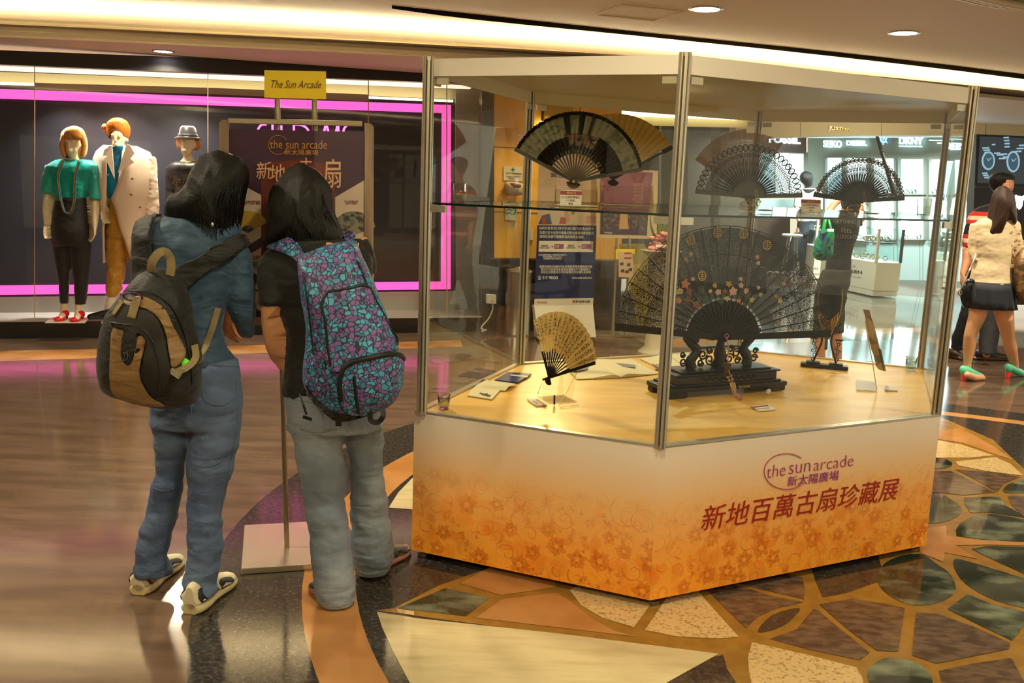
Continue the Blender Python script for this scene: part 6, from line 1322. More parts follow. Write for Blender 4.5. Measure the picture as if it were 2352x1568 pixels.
for P in ([(258, 334), (240, 344), (238, 358), (246, 356), (244, 366), (264, 410)], [(292, 330), (300, 334), (310, 352), (300, 364), (310, 372), (272, 396)]):
    m = MB(); m.slab([at(x, y, M2-.145-.004*i) for i, (x, y) in enumerate(P)], .01, (0, -1, 0)); m.build('lapel', ct, T)
m = MB()
for x, y in ((248, 402), (304, 410), (302, 446), (322, 475)): q = at(x, y, M2-.16); m.cyl((q.x, q.y, q.z), .001, .001); m.ell(q, (.012, .006, .012), 10, 6)
m.build('button', mat('horn_button', '#8d7a62', .3), T)
shoeb = mat('black_leather', '#15161c', .15)
m = MB(); c = at(232, 724, M2-.05); m.caps([((c.x+.12, c.y+.04, .235), .040), ((c.x+.04, c.y+.0, .215), .040), ((c.x-.08, c.y-.04, .192), .028)]); m.box((c.x+.02, c.y-.01, .178), (.24, .07, .012), .3); fuse(m.build('shoe', shoeb, T), .006, 2)
m = MB(); c = at(335, 722, M2); m.caps([((c.x, c.y+.04, .235), .04), ((c.x, c.y-.06, .2), .034)]); fuse(m.build('shoe', shoeb, T), .006, 2)
m = MB(); c = at(254, 694, M2); m.caps([(at(257, 682, M2), .040), (at(251, 708, M2), .042)]); m.build('sock', mat('sock_white', '#ded3c2', .7), T)
m = MB(); m.slab([Vector((p.x, p.y, .161)) for p in [onz(x, y, .165) for x, y in ((232, 741), (372, 739), (380, 724), (245, 726))]], .008, (0, 0, 1)); tag(m.build('display_plinth', mat('base_glass', '#c4bfb6', .1)), 'glassy square base plate under the trench-coat mannequin', 'base')
dress(T)
# third: hat
M3 = 8.6
T, B0 = mannequin('mannequin in dark trilby hat and black sequinned top', (431, 330), [(421, 441, 348, M3, .9), (420, 444, 364, M3, .9), (404, 460, 376, M3, .6)],
    [[(391, 390, M3, .028), (389, 440, M3, .026), (388, 500, M3-.04, .03)], [(473, 390, M3, .028), (477, 440, M3, .026), (478, 500, M3-.04, .03)]], [(388, 503, M3-.04, (.05, -.1, -1), (.6, -.3, 0), -1)],
    [[(418, 560, M3, .04), (416, 640, M3, .03), (416, 705, M3, .03), (415, 728, M3-.06, .025)], [(448, 560, M3, .04), (450, 640, M3, .03), (450, 705, M3, .03), (450, 728, M3-.06, .025)]], (433, 733), M3, [(402, 462, 378, M3, .4), (406, 458, 430, M3, .45), (408, 456, 460, M3, .5), (404, 462, 520, M3, .5), (408, 458, 560, M3, .5)])
m = MB(); pillow(m, [(432, 306), (452, 312), (460, 326), (459, 342), (448, 345), (446, 325), (432, 322), (417, 325), (417, 344), (407, 340), (405, 324), (413, 311)], M3+.04, .06, .09, 6, centre=(432, 318)); m.build('wig', hairb, T)
hat = mat('trilby_grey', '#2b282c', .35, sheen=.4); c = at(432, 316, M3)
m = MB(); m.lathe((c.x, c.y, c.z-.012), [(.09, .01), (.115, .002), (.12, .006), (.085, .02), (.078, .05), (.066, .10), (.05, .115), (.02, .105)], 28); h_ = m.build('hat', hat, T)
m = MB(); m.lathe((c.x, c.y, c.z-.012), [(.084, .018), (.087, .022), (.083, .045), (.080, .045)], 28); m.build('hat_band', blkc, h_)
m = MB(); sect(m, fine([(404, 462, 370, M3, .4), (386, 478, 380, M3, .5), (392, 470, 400, M3, .55), (400, 464, 440, M3, .58), (398, 466, 480, M3, .6)], 3), 24)
for P in ([(380, 402, 384, M3, .9), (380, 398, 440, M3, .9), (382, 396, 492, M3-.03, .9)], [(462, 484, 384, M3, .9), (468, 486, 440, M3, .9), (470, 484, 492, M3, .9)]): sect(m, fine(P, 3), 14)
tp_ = garment(m.build('top', mat('charcoal_knit', '#2c2a2c', .4), T), .01, 3, .004)
m = MB(); random.seed(2)
for k in range(40):
    q = at(random.uniform(390, 424), random.uniform(405, 452), M3-.16); m.ell(q, (.006, .004, .006), 6, 4)
m.build('sequins', mat('sequin_copper', '#d89a50', .1, metal=1), T)
m = MB(); sect(m, fine([(398, 468, 475, M3, .62), (394, 472, 530, M3, .65), (400, 466, 570, M3, .6)], 3), 20); sect(m, fine([(399, 434, 540, M3, .9), (401, 432, 600, M3, .9), (404, 426, 702, M3, .9)], 3), 14); sect(m, fine([(432, 468, 540, M3, .9), (436, 466, 600, M3, .9), (440, 462, 702, M3, .9)], 3), 14); garment(m.build('trousers', blkc, T), .011, 3, .004)
dress(T)
# ================================================================ visitors
skin1 = mat('skin_tan', '#cf8a62', .5, bump=.05, bscale=60); hairk = mat('hair_black', '#080706', .42, bump=.45, bscale=60, stretch=(9, 9, .5), spec=.4)
hairbr = mat('hair_dark_brown', '#0e0a08', .46, bump=.5, bscale=60, stretch=(9, 9, .7), spec=.4)
def strands(nm, roots, m, par, r=.0022, k=6):            # loose locks drawn as thin curves
    mb = MB()
    for P in roots: Q = spl(P, k); mb.tube(Q, [r*(1-.8*i/len(Q)) for i in range(len(Q))], 4)
    return mb.build(nm, m, par)
def locks(cont_c, Y, tf, n, y0, y1, xl, xr, sd, lean=0, wob=7):
    """hair locks hanging over the front of the hair volume"""
    random.seed(sd); out = []
    for i in range(n):
        u = (i+.5)/n+random.uniform(-.02, .02); P = []
        for j in range(7):
            v = j/6; y = y0+(y1+random.uniform(-18, 8)-y0)*v if j == 6 else y0+(y1-y0)*v; L_ = xl(y); R_ = xr(y); x = L_+(R_-L_)*(.06+.88*u)+random.uniform(-wob, wob)*v
            d = tf*sqrt(max(.02, 1-(2*u-1)**2*.9))*min(1, .35+1.6*v if v < .4 else 1.0); P.append(at(x, y, Y-d-.004))
        out.append(P)
    return out
def lerpf(T):
    def f(y):
        for (ya, xa), (yb, xb) in zip(T, T[1:]):
            if y <= yb: return xa+(xb-xa)*max(0, (y-ya))/(yb-ya)
        return T[-1][1]
    return f
def shoe(name, heel, toe, w, h, um, sm_, pm_, par, lift=.0):
    """sports shoe from heel to toe (floor points): rounded sole, upper, mesh panels and overlays"""
    H, T_ = Vector((heel.x, heel.y, 0)), Vector((toe.x, toe.y, 0)); d = T_-H; L = d.length; F = frame((H.x, H.y, .003+lift), atan2(d.y, d.x)); 
    prof = [(0, .55, .9), (.04, .8, 1), (.12, .92, 1.0), (.25, .88, 1.0), (.4, .78, .95), (.55, .86, .74), (.7, 1.0, .58), (.82, .96, .48), (.92, .78, .38), (.98, .45, .26)]
    def ring(x, ww, z0, z1, n=16, top=.75): return [(x*L, ww*w/2*cos(2*pi*j/n)*(top if sin(2*pi*j/n) > 0 else 1), (z0+z1)/2+(z1-z0)/2*sin(2*pi*j/n)) for j in range(n)]
    root = MB(F); root.loft([[(p[0], p[1], max(.0, p[2])) for p in ring(x, ww*1.06, -.008, .032+.008*(x < .2), 16, .94)] for x, ww, hh in prof]); so = root.build(name, sm_, par)
    m = MB(F); m.loft([ring(x, ww, .014, h*hh, 16, .62) for x, ww, hh in prof]); u_ = m.build('upper', um, so)
    me = [WM[u_.name] @ v.co for v in u_.data.vertices]; Bv = BVHTree.FromPolygons(me, [tuple(p.vertices) for p in u_.data.polygons])
    def sidepatch(P, sgn, mt, nm, off=.0035):
        mb = MB(); pts = spl([Vector(p) for p in P], 3, True); c = sum(pts, Vector((0, 0)))/len(pts); q = []
        for p in pts+[c]:
            o_ = F @ Vector((p.x*L, sgn*w, p.y*h)); dr = (F.to_3x3() @ Vector((0, -sgn, 0))); hh = Bv.ray_cast(o_, dr); q.append((hh[0] if hh[0] else o_+dr*w*.7)-dr*off)
        n = len(pts); mb.add(q, [(i, (i+1) % n, n) for i in range(n)], True); o = mb.build(nm, mt, so); s_ = o.modifiers.new('t', 'SOLIDIFY'); s_.thickness = .0016; s_.offset = 0
    for sg in (-1, 1):
        sidepatch([(.04, .40), (.16, .38), (.20, .66), (.07, .80)], sg, pm_, 'heel_mesh'); sidepatch([(.25, .34), (.41, .32), (.46, .5), (.38, .70), (.26, .68)], sg, pm_, 'side_mesh')
        sidepatch([(.53, .26), (.70, .22), (.82, .30), (.70, .48), (.54, .56)], sg, pm_, 'toe_mesh')
    m = MB(F)
    for k in range(5): x = .42+.055*k; m.tube([(x*L, -w*.2, h*(.74-.055*k)), (x*L, 0, h*(.80-.06*k)), (x*L, w*.2, h*(.74-.055*k))], .003, 5)
    m.build('laces', um, so); return so

# ---------------- woman in the blue jacket
g0 = onz(440, 1350); W = empty('person', (g0.x, g0.y, 0), 'person with long black hair in blue jacket and jeans carrying a black and tan backpack', 'person')
YL = 3.24
b = MB()
b.ell(at(500, 430, 3.42), (.085, .10, .125)); b.caps([(at(492, 470, 3.40), .055), (at(470, 520, 3.36), .06)])
sect(b, fine([(440, 470, 492, 3.36, .8), (350, 540, 520, 3.34, .55), (328, 550, 570, 3.32, .6), (345, 515, 640, 3.32, .5), (378, 478, 720, 3.29, .5), (385, 480, 770, 3.28, .5), (405, 515, 830, 3.26, .55), (365, 540, 900, 3.23, .68), (360, 540, 960, 3.23, .65)], 3), 20)
for P in ([(396, 950, 3.23, .075), (396, 1010, 3.23, .07), (380, 1120, 3.24, .052), (360, 1210, 3.25, .045), (345, 1290, 3.25, .034), (342, 1325, 3.25, .03)], [(490, 950, 3.22, .08), (488, 1020, 3.21, .072), (470, 1150, 3.19, .052), (468, 1240, 3.17, .045), (462, 1330, 3.16, .034), (460, 1370, 3.16, .03)]): b.caps([(at(x, y, Y), r) for x, y, Y, r in P], 14)
b.caps([(at(535, 575, 3.34), .038), (at(552, 650, 3.34), .032), (at(562, 735, 3.36), .024), (at(548, 745, 3.42), .022), (at(505, 748, 3.47), .028)], 12)
b.caps([(at(345, 545, 3.33), .05), (at(360, 640, 3.42), .042), (at(390, 730, 3.5), .036), (at(450, 715, 3.47), .030), (at(505, 690, 3.42), .026), (at(520, 700, 3.36), .024)], 12)
hand(b, at(520, 700, 3.35), at(529, 796, 3.33)-at(520, 700, 3.35), (.6, .8, 0), .92, (.25, .3, .3), .07, -1)
bo = b.build('body', skin1, W); fuse(bo, .0045, 2)
jk = mat('jacket_blue', '#28465e', .62, bump=.15, bscale=160, sheen=.2, wr=(.55, 7))
m = MB()
sect(m, fine([(410, 490, 478, 3.37, .8), (375, 520, 492, 3.37, .62), (322, 548, 512, 3.35, .55), (312, 556, 545, 3.34, .58), (311, 560, 585, 3.34, .6), (318, 545, 640, 3.33, .62), (332, 520, 690, 3.31, .64), (352, 510, 750, 3.28, .68), (374, 522, 800, 3.26, .74), (388, 547, 838, 3.25, .78)], 4), 32)
sect(m, fine([(500, 556, 540, 3.34, .9), (508, 572, 575, 3.34, .9), (517, 580, 630, 3.33, .88), (524, 584, 690, 3.33, .88), (530, 588, 735, 3.34, .9), (540, 586, 758, 3.35, .8), (552, 580, 776, 3.36, .6)], 4), 24)
sect(m, fine([(316, 372, 530, 3.36, .9), (322, 378, 600, 3.42, .9), (340, 396, 680, 3.48, .9)], 4), 18)
jo = m.build('jacket', jk, W); garment(jo, .0075, 5, .011, (7, 7, 15), .0035, 3)
jn = mat('denim_blue', '#3c4c6c', .72, bump=.25, bscale=220, col2='#647896', cscale=3.2, cr=(.35, .75), wr=(.38, 7)); sheer_j = 0
m = MB()
sect(m, fine([(388, 545, 826, 3.25, .72), (368, 551, 862, 3.24, .74), (352, 554, 905, 3.23, .76), (346, 554, 940, 3.23, .76), (346, 550, 975, 3.23, .7)], 3), 30)
sect(m, fine([(350, 440, 930, 3.23, .95), (346, 444, 965, 3.23, .95), (353, 436, 1010, 3.23, .95), (361, 428, 1060, 3.24, .92), (350, 421, 1110, 3.24, .95), (339, 414, 1150, 3.25, .95), (329, 403, 1200, 3.25, .95), (318, 391, 1245, 3.25, .95), (311, 384, 1278, 3.25, .95), (307, 390, 1302, 3.25, 1.0), (312, 395, 1318, 3.25, 1.0)], 4), 26)
sect(m, fine([(440, 553, 930, 3.22, .95), (437, 552, 965, 3.22, .95), (436, 545, 1010, 3.21, .95), (432, 537, 1060, 3.20, .92), (431, 526, 1110, 3.19, .92), (430, 514, 1150, 3.19, .92), (431, 508, 1190, 3.18, .92), (433, 513, 1230, 3.17, .92), (432, 512, 1265, 3.17, .95), (427, 503, 1300, 3.16, .98), (421, 499, 1335, 3.16, 1.0), (425, 500, 1362, 3.16, 1.0)], 4), 26)
je = m.build('jeans', jn, W); garment(je, .0075, 4, .010, (8, 8, 17), .0035, 8); BJ = bvh(je)
dst = mat('denim_stitch', '#5a6a78', .7)
seam('pocket_seam', [(462, 838), (548, 842)], je, BJ, dst, .0018); seam('pocket_seam', [(468, 862), (466, 905), (478, 925), (510, 930), (538, 912), (543, 868)], je, BJ, dst, .0016)
seam('side_seam', [(548, 940), (540, 1010), (527, 1080), (512, 1150), (503, 1200)], je, BJ, dst, .0016); seam('seat_seam', [(440, 850), (438, 900), (440, 950)], je, BJ, dst, .0018)
seam('crease', [(352, 1120), (375, 1128), (400, 1122)], je, BJ, jn, .003, .0); seam('crease', [(440, 1062), (470, 1072), (505, 1062)], je, BJ, jn, .003, 0)
m = MB(); pillow(m, [(505, 346), (544, 358), (564, 377), (569, 409), (562, 460), (552, 520), (538, 562), (500, 566), (457, 549), (425, 530), (393, 514), (381, 488), (390, 458), (416, 440), (429, 420), (436, 400), (449, 373), (473, 354)], 3.38, .14, .10, 10, centre=(500, 450)); ho = m.build('hair', hairk, W)
ruffle(ho, .010, (26, 26, 5), .004, (80, 80, 8))
xl = lerpf([(360, 480), (400, 440), (440, 425), (470, 392), (500, 388), (560, 420)]); xr = lerpf([(360, 540), (400, 562), (470, 560), (520, 548), (570, 536)])
strands('hair_locks', locks(None, 3.38, .125, 60, 372, 545, xl, xr, 4), hairk, W, .0035)
strands('hair_locks', [[at(540+i*2, 480, 3.34), at(548-i*2, 520, 3.33), at(540-i*2, 545, 3.33), at(533+i*2, 552+i*3, 3.34), at(540, 556, 3.34)] for i in range(5)], hairk, W, .0016)
m = MB(); q = at(488, 516, 3.235); m.ell(q, (.006, .005, .009), 8, 6); m.build('earring', mat('silver', '#c8c0b0', .2, metal=.9), W)
beige_s = mat('shoe_cream', '#d6cba8', .55); soleb = mat('shoe_sole_cream', '#c2b588', .6); navy_s = mat('shoe_mesh_dark', '#1b2026', .6)
shoe('trainer', onz(318, 1368), onz(412, 1288), .100, .105, beige_s, soleb, navy_s, W); shoe('trainer', onz(436, 1412), onz(532, 1332), .100, .110, beige_s, soleb, navy_s, W)

dress(W, keep=[(at(524, 752, 3.34), .078)])
# ---------------- black and tan backpack
kp_ = at(350, 920, 3.0); BP = empty('backpack', (kp_.x, kp_.y, kp_.z), 'black and tan backpack on the back of the person in blue', 'backpack', 'backpacks')
del BP['group']
nyl = mat('nylon_black', '#121110', .55, bump=.3, bscale=260, sheen=.1, wr=(.5, 8)); tan = mat('nylon_tan', '#84683f', .5, bump=.2, bscale=240, wr=(.6, 9)); web = mat('webbing_khaki', '#857650', .7, bump=.2, bscale=300)
m = MB(); pillow(m, [(374, 618), (412, 642), (436, 690), (446, 765), (462, 836), (460, 905), (440, 926), (378, 934), (319, 926), (262, 906), (240, 878), (233, 806), (243, 750), (262, 709), (287, 672), (311, 640), (342, 620)], 3.04, .135, .085, 9, centre=(350, 790), p=2.5)
bg = m.build('bag_body', nyl, BP); ruffle(bg, .008, (7, 7, 9), .002); BB = bvh(bg)
patch('tan_panel', [(262, 754), (291, 752), (288, 790), (283, 822), (299, 838), (309, 812), (316, 772), (335, 780), (326, 824), (322, 858), (334, 890), (352, 914), (380, 931), (340, 930), (300, 922), (264, 905), (254, 875), (256, 800)], bg, BB, tan, .004)
patch('tan_panel', [(287, 690), (320, 680), (348, 688), (378, 710), (398, 752), (416, 786), (425, 808), (417, 830), (395, 844), (388, 812), (378, 760), (362, 728), (338, 710), (318, 706), (285, 700)], bg, BB, tan, .004)
patch('front_pocket_flap', [(286, 700), (320, 708), (352, 722), (372, 760), (382, 810), (390, 850), (378, 900), (352, 905), (335, 880), (326, 855), (336, 782), (312, 764), (262, 750), (268, 720)], bg, BB, mat('nylon_black2', '#171614', .6), .009, .004)
patch('centre_strap_panel', [(292, 752), (316, 757), (306, 820), (297, 838), (285, 826), (281, 800)], bg, BB, nyl, .009, .004)
seam('emblem', [(288, 806), (292, 812), (290, 820), (287, 826), (296, 822), (298, 812), (293, 806)], bg, BB, mat('emblem_grey', '#4a4842', .5), .002, .013)
seam('zip', [(262, 742), (285, 745), (315, 748), (340, 765), (358, 800), (368, 850), (370, 900)], bg, BB, mat('zip_dark', '#24221e', .4), .0035, .012); seam('zip', [(300, 668), (345, 672), (390, 700), (420, 760), (436, 830), (440, 880)], bg, BB, mat('zip_dark', '#24221e', .4), .003, .004)
patch('webbing_tab', [(311, 687), (328, 690), (316, 733), (298, 730)], bg, BB, web, .016, .003, smooth=False); patch('webbing_tab', [(283, 690), (292, 694), (270, 728), (264, 724)], bg, BB, web, .014, .003, smooth=False)
m = MB(); c = at(305, 681, 2.92); m.tube([c+Vector((.030*cos(a), -.004*sin(3*a), .012*sin(a))) for a in [2*pi*i/20 for i in range(21)]], .003, 6); m.build('carabiner', mat('carabiner_purple', '#6a4a80', .2, metal=.9), BP)
m = MB(); m.box(c+Vector((0, -.005, -.004)), (.02, .006, .01), .2); m.build('tag_white', mat('silver', '#c8c0b0', .2, metal=.9), BP)
strap('handle_loop', spl([at(349, 628, 3.0), at(348, 606, 2.98), at(362, 584, 2.98), at(378, 578, 2.99), at(390, 592, 3.0), at(393, 612, 3.0), at(390, 632, 3.0)], 5), .028, web, BP)
BJk = bvh(jo)
patch('shoulder_strap', [(327, 508), (345, 497), (372, 492), (358, 512), (352, 545), (352, 590), (358, 628), (330, 650), (316, 640), (314, 600), (316, 545)], bg, BJk, nyl, .016, .012, par=BP)
patch('shoulder_strap', [(528, 545), (560, 542), (566, 562), (520, 595), (470, 630), (432, 660), (420, 668), (408, 655), (400, 640), (398, 622), (430, 602), (480, 575)], bg, BJk, nyl, .016, .012, par=BP)
strap('lower_strap', spl([hitpt(BJk, 497, 706, .012)[1], hitpt(BJk, 485, 752, .014)[1], hitpt(BJk, 470, 800, .014)[1], at(459, 832, 3.02)], 5), .022, web, BP)
strap('adjuster_strap', spl([at(447, 792, 2.985), at(450, 818, 2.965), at(440, 835, 2.95), at(420, 848, 2.935), at(404, 854, 2.93)], 5), .022, web, BP)
m = MB(); c = at(402, 856, 2.925); m.box(c, (.034, .010, .020), .2, 0, .6); m.box(at(414, 858, 2.93), (.010, .010, .035), 0, 0, .5); m.build('buckle', mat('buckle_khaki', '#8d8468', .4), BP)
m = MB(); c = at(422, 838, 2.955); m.ell(c, (.024, .012, .024)); m.build('reflector_green', mat('lime_green', '#5fe02c', .3, emit='#5fe02c', es=0), BP)
strap('side_strap', [at(236, 765, 2.99), at(232, 800, 2.975), at(236, 850, 2.97), at(234, 880, 2.98)], .014, web, BP)

# ---------------- woman in the black shirt
g0 = onz(790, 1360); W = empty('person', (g0.x, g0.y, 0), 'person in black short-sleeved shirt and pale jeans carrying a patterned backpack', 'person')
b = MB(); b.ell(at(705, 460, 3.50), (.088, .10, .125)); b.caps([(at(708, 520, 3.47), .055), (at(716, 570, 3.42), .06)])
sect(b, fine([(690, 760, 548, 3.40, .8), (625, 835, 575, 3.38, .5), (625, 840, 620, 3.36, .52), (660, 838, 720, 3.34, .55), (672, 832, 820, 3.32, .6), (668, 862, 900, 3.30, .62), (672, 868, 960, 3.30, .6)], 3), 20)
for P in ([(722, 950, 3.28, .075), (732, 1040, 3.26, .066), (752, 1150, 3.23, .05), (762, 1240, 3.21, .045), (772, 1350, 3.19, .033), (772, 1372, 3.19, .03)], [(828, 950, 3.32, .075), (838, 1040, 3.36, .064), (850, 1150, 3.40, .05), (855, 1230, 3.43, .043), (868, 1290, 3.46, .032), (872, 1300, 3.46, .03)]): b.caps([(at(x, y, Y), r) for x, y, Y, r in P], 14)
sect(b, fine([(602, 660, 640, 3.34, .9), (600, 662, 695, 3.33, .88), (600, 664, 735, 3.33, .88), (606, 665, 775, 3.33, .9), (613, 660, 805, 3.34, .9), (624, 650, 818, 3.35, .9)], 4), 20)
b.caps([(at(634, 790, 3.35), .040), (at(640, 815, 3.45), .034), (at(646, 828, 3.55), .028), (at(649, 833, 3.62), .024)], 12)
hand(b, at(650, 832, 3.60), (-.05, .7, .15), (1, .0, 0), .85, (.9, .9, .6), .03, 1)
b.caps([(at(840, 575, 3.38), .05), (at(835, 640, 3.50), .038), (at(830, 700, 3.58), .032), (at(800, 690, 3.64), .028), (at(770, 680, 3.66), .025)], 12); hand(b, at(765, 680, 3.66), (-1, .2, -.1), (0, 0, -1), .85, (.5, .5, .4), .06, 1)
bo = b.build('body', mat('skin_light_tan', '#d8a070', .5), W); fuse(bo, .006, 3)
bt = mat('tee_black', '#0f0e0d', .75, bump=.1, bscale=200, sheen=.15, wr=(.5, 7))
m = MB()
sect(m, fine([(668, 780, 548, 3.42, .7), (630, 822, 560, 3.40, .55), (604, 848, 582, 3.38, .5), (600, 856, 615, 3.37, .52), (612, 852, 660, 3.36, .55), (640, 846, 710, 3.35, .58), (656, 842, 770, 3.34, .62), (656, 842, 830, 3.32, .66), (652, 850, 880, 3.31, .7), (650, 860, 906, 3.31, .72)], 4), 32)
sect(m, fine([(596, 650, 590, 3.36, .95), (592, 660, 625, 3.34, .95), (590, 665, 665, 3.33, .98), (592, 667, 700, 3.33, 1.0)], 4), 22)
sect(m, fine([(800, 846, 548, 3.40, .9), (806, 858, 580, 3.41, .9), (815, 863, 610, 3.43, .9), (826, 864, 628, 3.44, .9)], 4), 20)
garment(m.build('tee_shirt', bt, W), .0075, 4, .008, (8, 8, 12), .003, 1); ts = bpy.data.objects['tee_shirt']
jn2 = mat('denim_pale', '#6a7686', .75, bump=.25, bscale=220, col2='#98a4b0', cscale=3, cr=(.35, .75), wr=(.38, 7))
m = MB()
sect(m, fine([(654, 852, 888, 3.31, .72), (655, 866, 920, 3.30, .74), (658, 878, 955, 3.30, .74), (662, 880, 985, 3.30, .66)], 3), 30)
sect(m, fine([(658, 782, 940, 3.29, .95), (662, 784, 970, 3.28, .95), (673, 787, 1010, 3.27, .95), (683, 790, 1060, 3.26, .92), (694, 794, 1110, 3.25, .92), (702, 797, 1160, 3.24, .92), (708, 802, 1210, 3.23, .95), (715, 808, 1260, 3.22, 1.0), (720, 814, 1310, 3.21, 1.05), (726, 819, 1350, 3.20, 1.05), (735, 816, 1384, 3.20, 1.05)], 4), 26)
sect(m, fine([(778, 879, 940, 3.31, .95), (784, 879, 980, 3.33, .95), (793, 878, 1020, 3.35, .95), (801, 880, 1060, 3.37, .92), (804, 885, 1110, 3.39, .92), (807, 891, 1160, 3.41, .92), (806, 896, 1205, 3.43, .95), (805, 901, 1250, 3.44, 1.0), (808, 902, 1285, 3.45, 1.05), (818, 892, 1312, 3.45, 1.05)], 4), 26)
je = m.build('jeans', jn2, W); garment(je, .0075, 4, .010, (8, 8, 17), .0035, 21); BJ = bvh(je)
for P in ([(662, 915), (700, 922), (740, 930)], [(690, 985), (730, 992), (775, 985)], [(728, 1378), (770, 1392), (812, 1380)], [(812, 1305), (850, 1318), (888, 1308)]): seam('denim_seam', P, je, BJ, mat('denim_stitch2', '#7f867a', .7), .0016)
m = MB(); pillow(m, [(692, 378), (722, 388), (749, 418), (761, 456), (770, 492), (789, 533), (798, 565), (793, 595), (778, 602), (758, 588), (738, 592), (712, 590), (690, 580), (672, 562), (648, 566), (624, 576), (607, 562), (611, 525), (614, 480), (624, 440), (642, 410), (664, 386)], 3.46, .13, .11, 10, centre=(700, 490)); ho = m.build('hair', hairbr, W); ruffle(ho, .012, (24, 24, 7), .005, (70, 70, 14))
xl = lerpf([(390, 668), (420, 640), (470, 618), (520, 613), (600, 612)]); xr = lerpf([(390, 715), (430, 748), (480, 764), (530, 784), (600, 796)])
strands('hair_locks', locks(None, 3.46, .118, 64, 395, 590, xl, xr, 6, wob=9), hairbr, W, .0035)
us = mat('shoe_grey_mesh', '#59524c', .6); ss = mat('shoe_sole_pink', '#9a6a62', .6); ps = mat('shoe_panel_dark', '#16171a', .5)
shoe('trainer', onz(795, 1398), onz(724, 1346), .098, .09, us, ss, ps, W); shoe('trainer', onz(842, 1322), onz(934, 1266), .098, .095, us, ss, ps, W)

dress(W, keep=[(at(655, 828, 3.60), .12)])
# ---------------- patterned backpack
def mosaic():
    m = bpy.data.materials.new('mosaic_print'); m.use_nodes = True; nt = m.node_tree; N = nt.nodes; L = nt.links; b = N['Principled BSDF']; b.inputs['Roughness'].default_value = .55
    tc = N.new('ShaderNodeTexCoord'); ns = N.new('ShaderNodeTexNoise'); ns.inputs['Scale'].default_value = 30; L.new(tc.outputs['Object'], ns.inputs[0])
    va = N.new('ShaderNodeVectorMath'); va.operation = 'MULTIPLY_ADD'; va.inputs[1].default_value = (.03, .03, .03); L.new(ns.outputs['Color'], va.inputs[0]); L.new(tc.outputs['Object'], va.inputs[2])
    v = N.new('ShaderNodeTexVoronoi'); v.inputs['Scale'].default_value = 60; L.new(va.outputs[0], v.inputs['Vector'])
    e = N.new('ShaderNodeTexVoronoi'); e.feature = 'DISTANCE_TO_EDGE'; e.inputs['Scale'].default_value = 60; L.new(va.outputs[0], e.inputs['Vector'])
    sp_ = N.new('ShaderNodeSeparateColor'); L.new(v.outputs['Color'], sp_.inputs[0]); r = N.new('ShaderNodeValToRGB'); r.color_ramp.interpolation = 'CONSTANT'; c = r.color_ramp
    c.elements[0].position = 0; c.elements[0].color = (*lin('#3c8cae'), 1); c.elements[1].position = .45; c.elements[1].color = (*lin('#7a5a96'), 1); q = c.elements.new(.26); q.color = (*lin('#46a2c0'), 1); q = c.elements.new(.72); q.color = (*lin('#6c528c'), 1); q = c.elements.new(.86); q.color = (*lin('#2c7496'), 1)
    L.new(sp_.outputs[0], r.inputs[0]); g = N.new('ShaderNodeMath'); g.operation = 'LESS_THAN'; g.inputs[1].default_value = .09; L.new(e.outputs[0], g.inputs[0])
    mx = N.new('ShaderNodeMixRGB'); mx.inputs[2].default_value = (*lin('#2a2646'), 1); L.new(g.outputs[0], mx.inputs[0]); L.new(r.outputs[0], mx.inputs[1]); L.new(mx.outputs[0], b.inputs['Base Color']); return m
mo = mosaic()
kp_ = at(800, 950, 3.1); BP = empty('backpack', (kp_.x, kp_.y, kp_.z), 'tall teal and purple mosaic-print backpack with black zips', 'backpack')
m = MB(); pillow(m, [(690, 590), (694, 640), (700, 700), (706, 750), (707, 800), (701, 840), (703, 882), (722, 912), (750, 940), (780, 956), (818, 952), (866, 936), (900, 908), (911, 872), (912, 805), (899, 762), (880, 705), (858, 642), (836, 592), (812, 556), (760, 560), (720, 575)], 3.17, .15, .06, 10, centre=(805, 790), p=2.6, lean=0)
bg = m.build('bag_body', mo, BP); ruffle(bg, .006, (8, 8, 8), .002); BB = bvh(bg)
patch('front_pocket', [(754, 838), (745, 745), (748, 700), (760, 672), (790, 663), (830, 660), (848, 670), (868, 712), (890, 770), (900, 812), (850, 830), (800, 850)], bg, BB, mo, .016, .012)
patch('lower_pocket', [(786, 908), (785, 865), (800, 836), (835, 822), (875, 814), (905, 822), (908, 860), (900, 895), (880, 920), (830, 938), (795, 934)], bg, BB, mo, .024, .014)
zk = mat('zip_black', '#0e0d0d', .5)
def zipb(P, r=.006, off=.02, nm='zip'): return seam(nm, P, bg, BB, zk, r, off)
zipb([(762, 838), (753, 745), (745, 702), (757, 674), (785, 668), (817, 659), (838, 663), (853, 693), (877, 741), (901, 794)]); zipb([(785, 910), (785, 862), (801, 834), (833, 820), (873, 812), (901, 814), (908, 826)], .0095, .03)
zipb([(815, 858), (822, 930)], .0055, .034); zipb([(697, 625), (708, 690), (716, 760), (722, 815)], .003, .004); zipb([(820, 600), (840, 650), (866, 730), (880, 790)], .003, .004)
zipb([(704, 884), (722, 916), (750, 942), (780, 958), (820, 954), (866, 940), (902, 908), (912, 880)], .008, .0, 'base_piping')
patch('base_panel', [(708, 896), (750, 936), (785, 950), (825, 946), (870, 930), (908, 895), (905, 912), (868, 944), (820, 962), (778, 968), (748, 950), (720, 922)], bg, BB, nyl, .004, .006)
TS = bvh(ts)
patch('shoulder_strap', [(620, 578), (645, 566), (670, 558), (694, 574), (706, 600), (694, 612), (674, 594), (650, 583)], bg, TS, mo, .018, .014, par=BP)
patch('shoulder_strap', [(788, 540), (800, 530), (812, 534), (815, 560), (816, 590), (802, 600), (792, 570)], bg, TS, mo, .022, .014, par=BP)
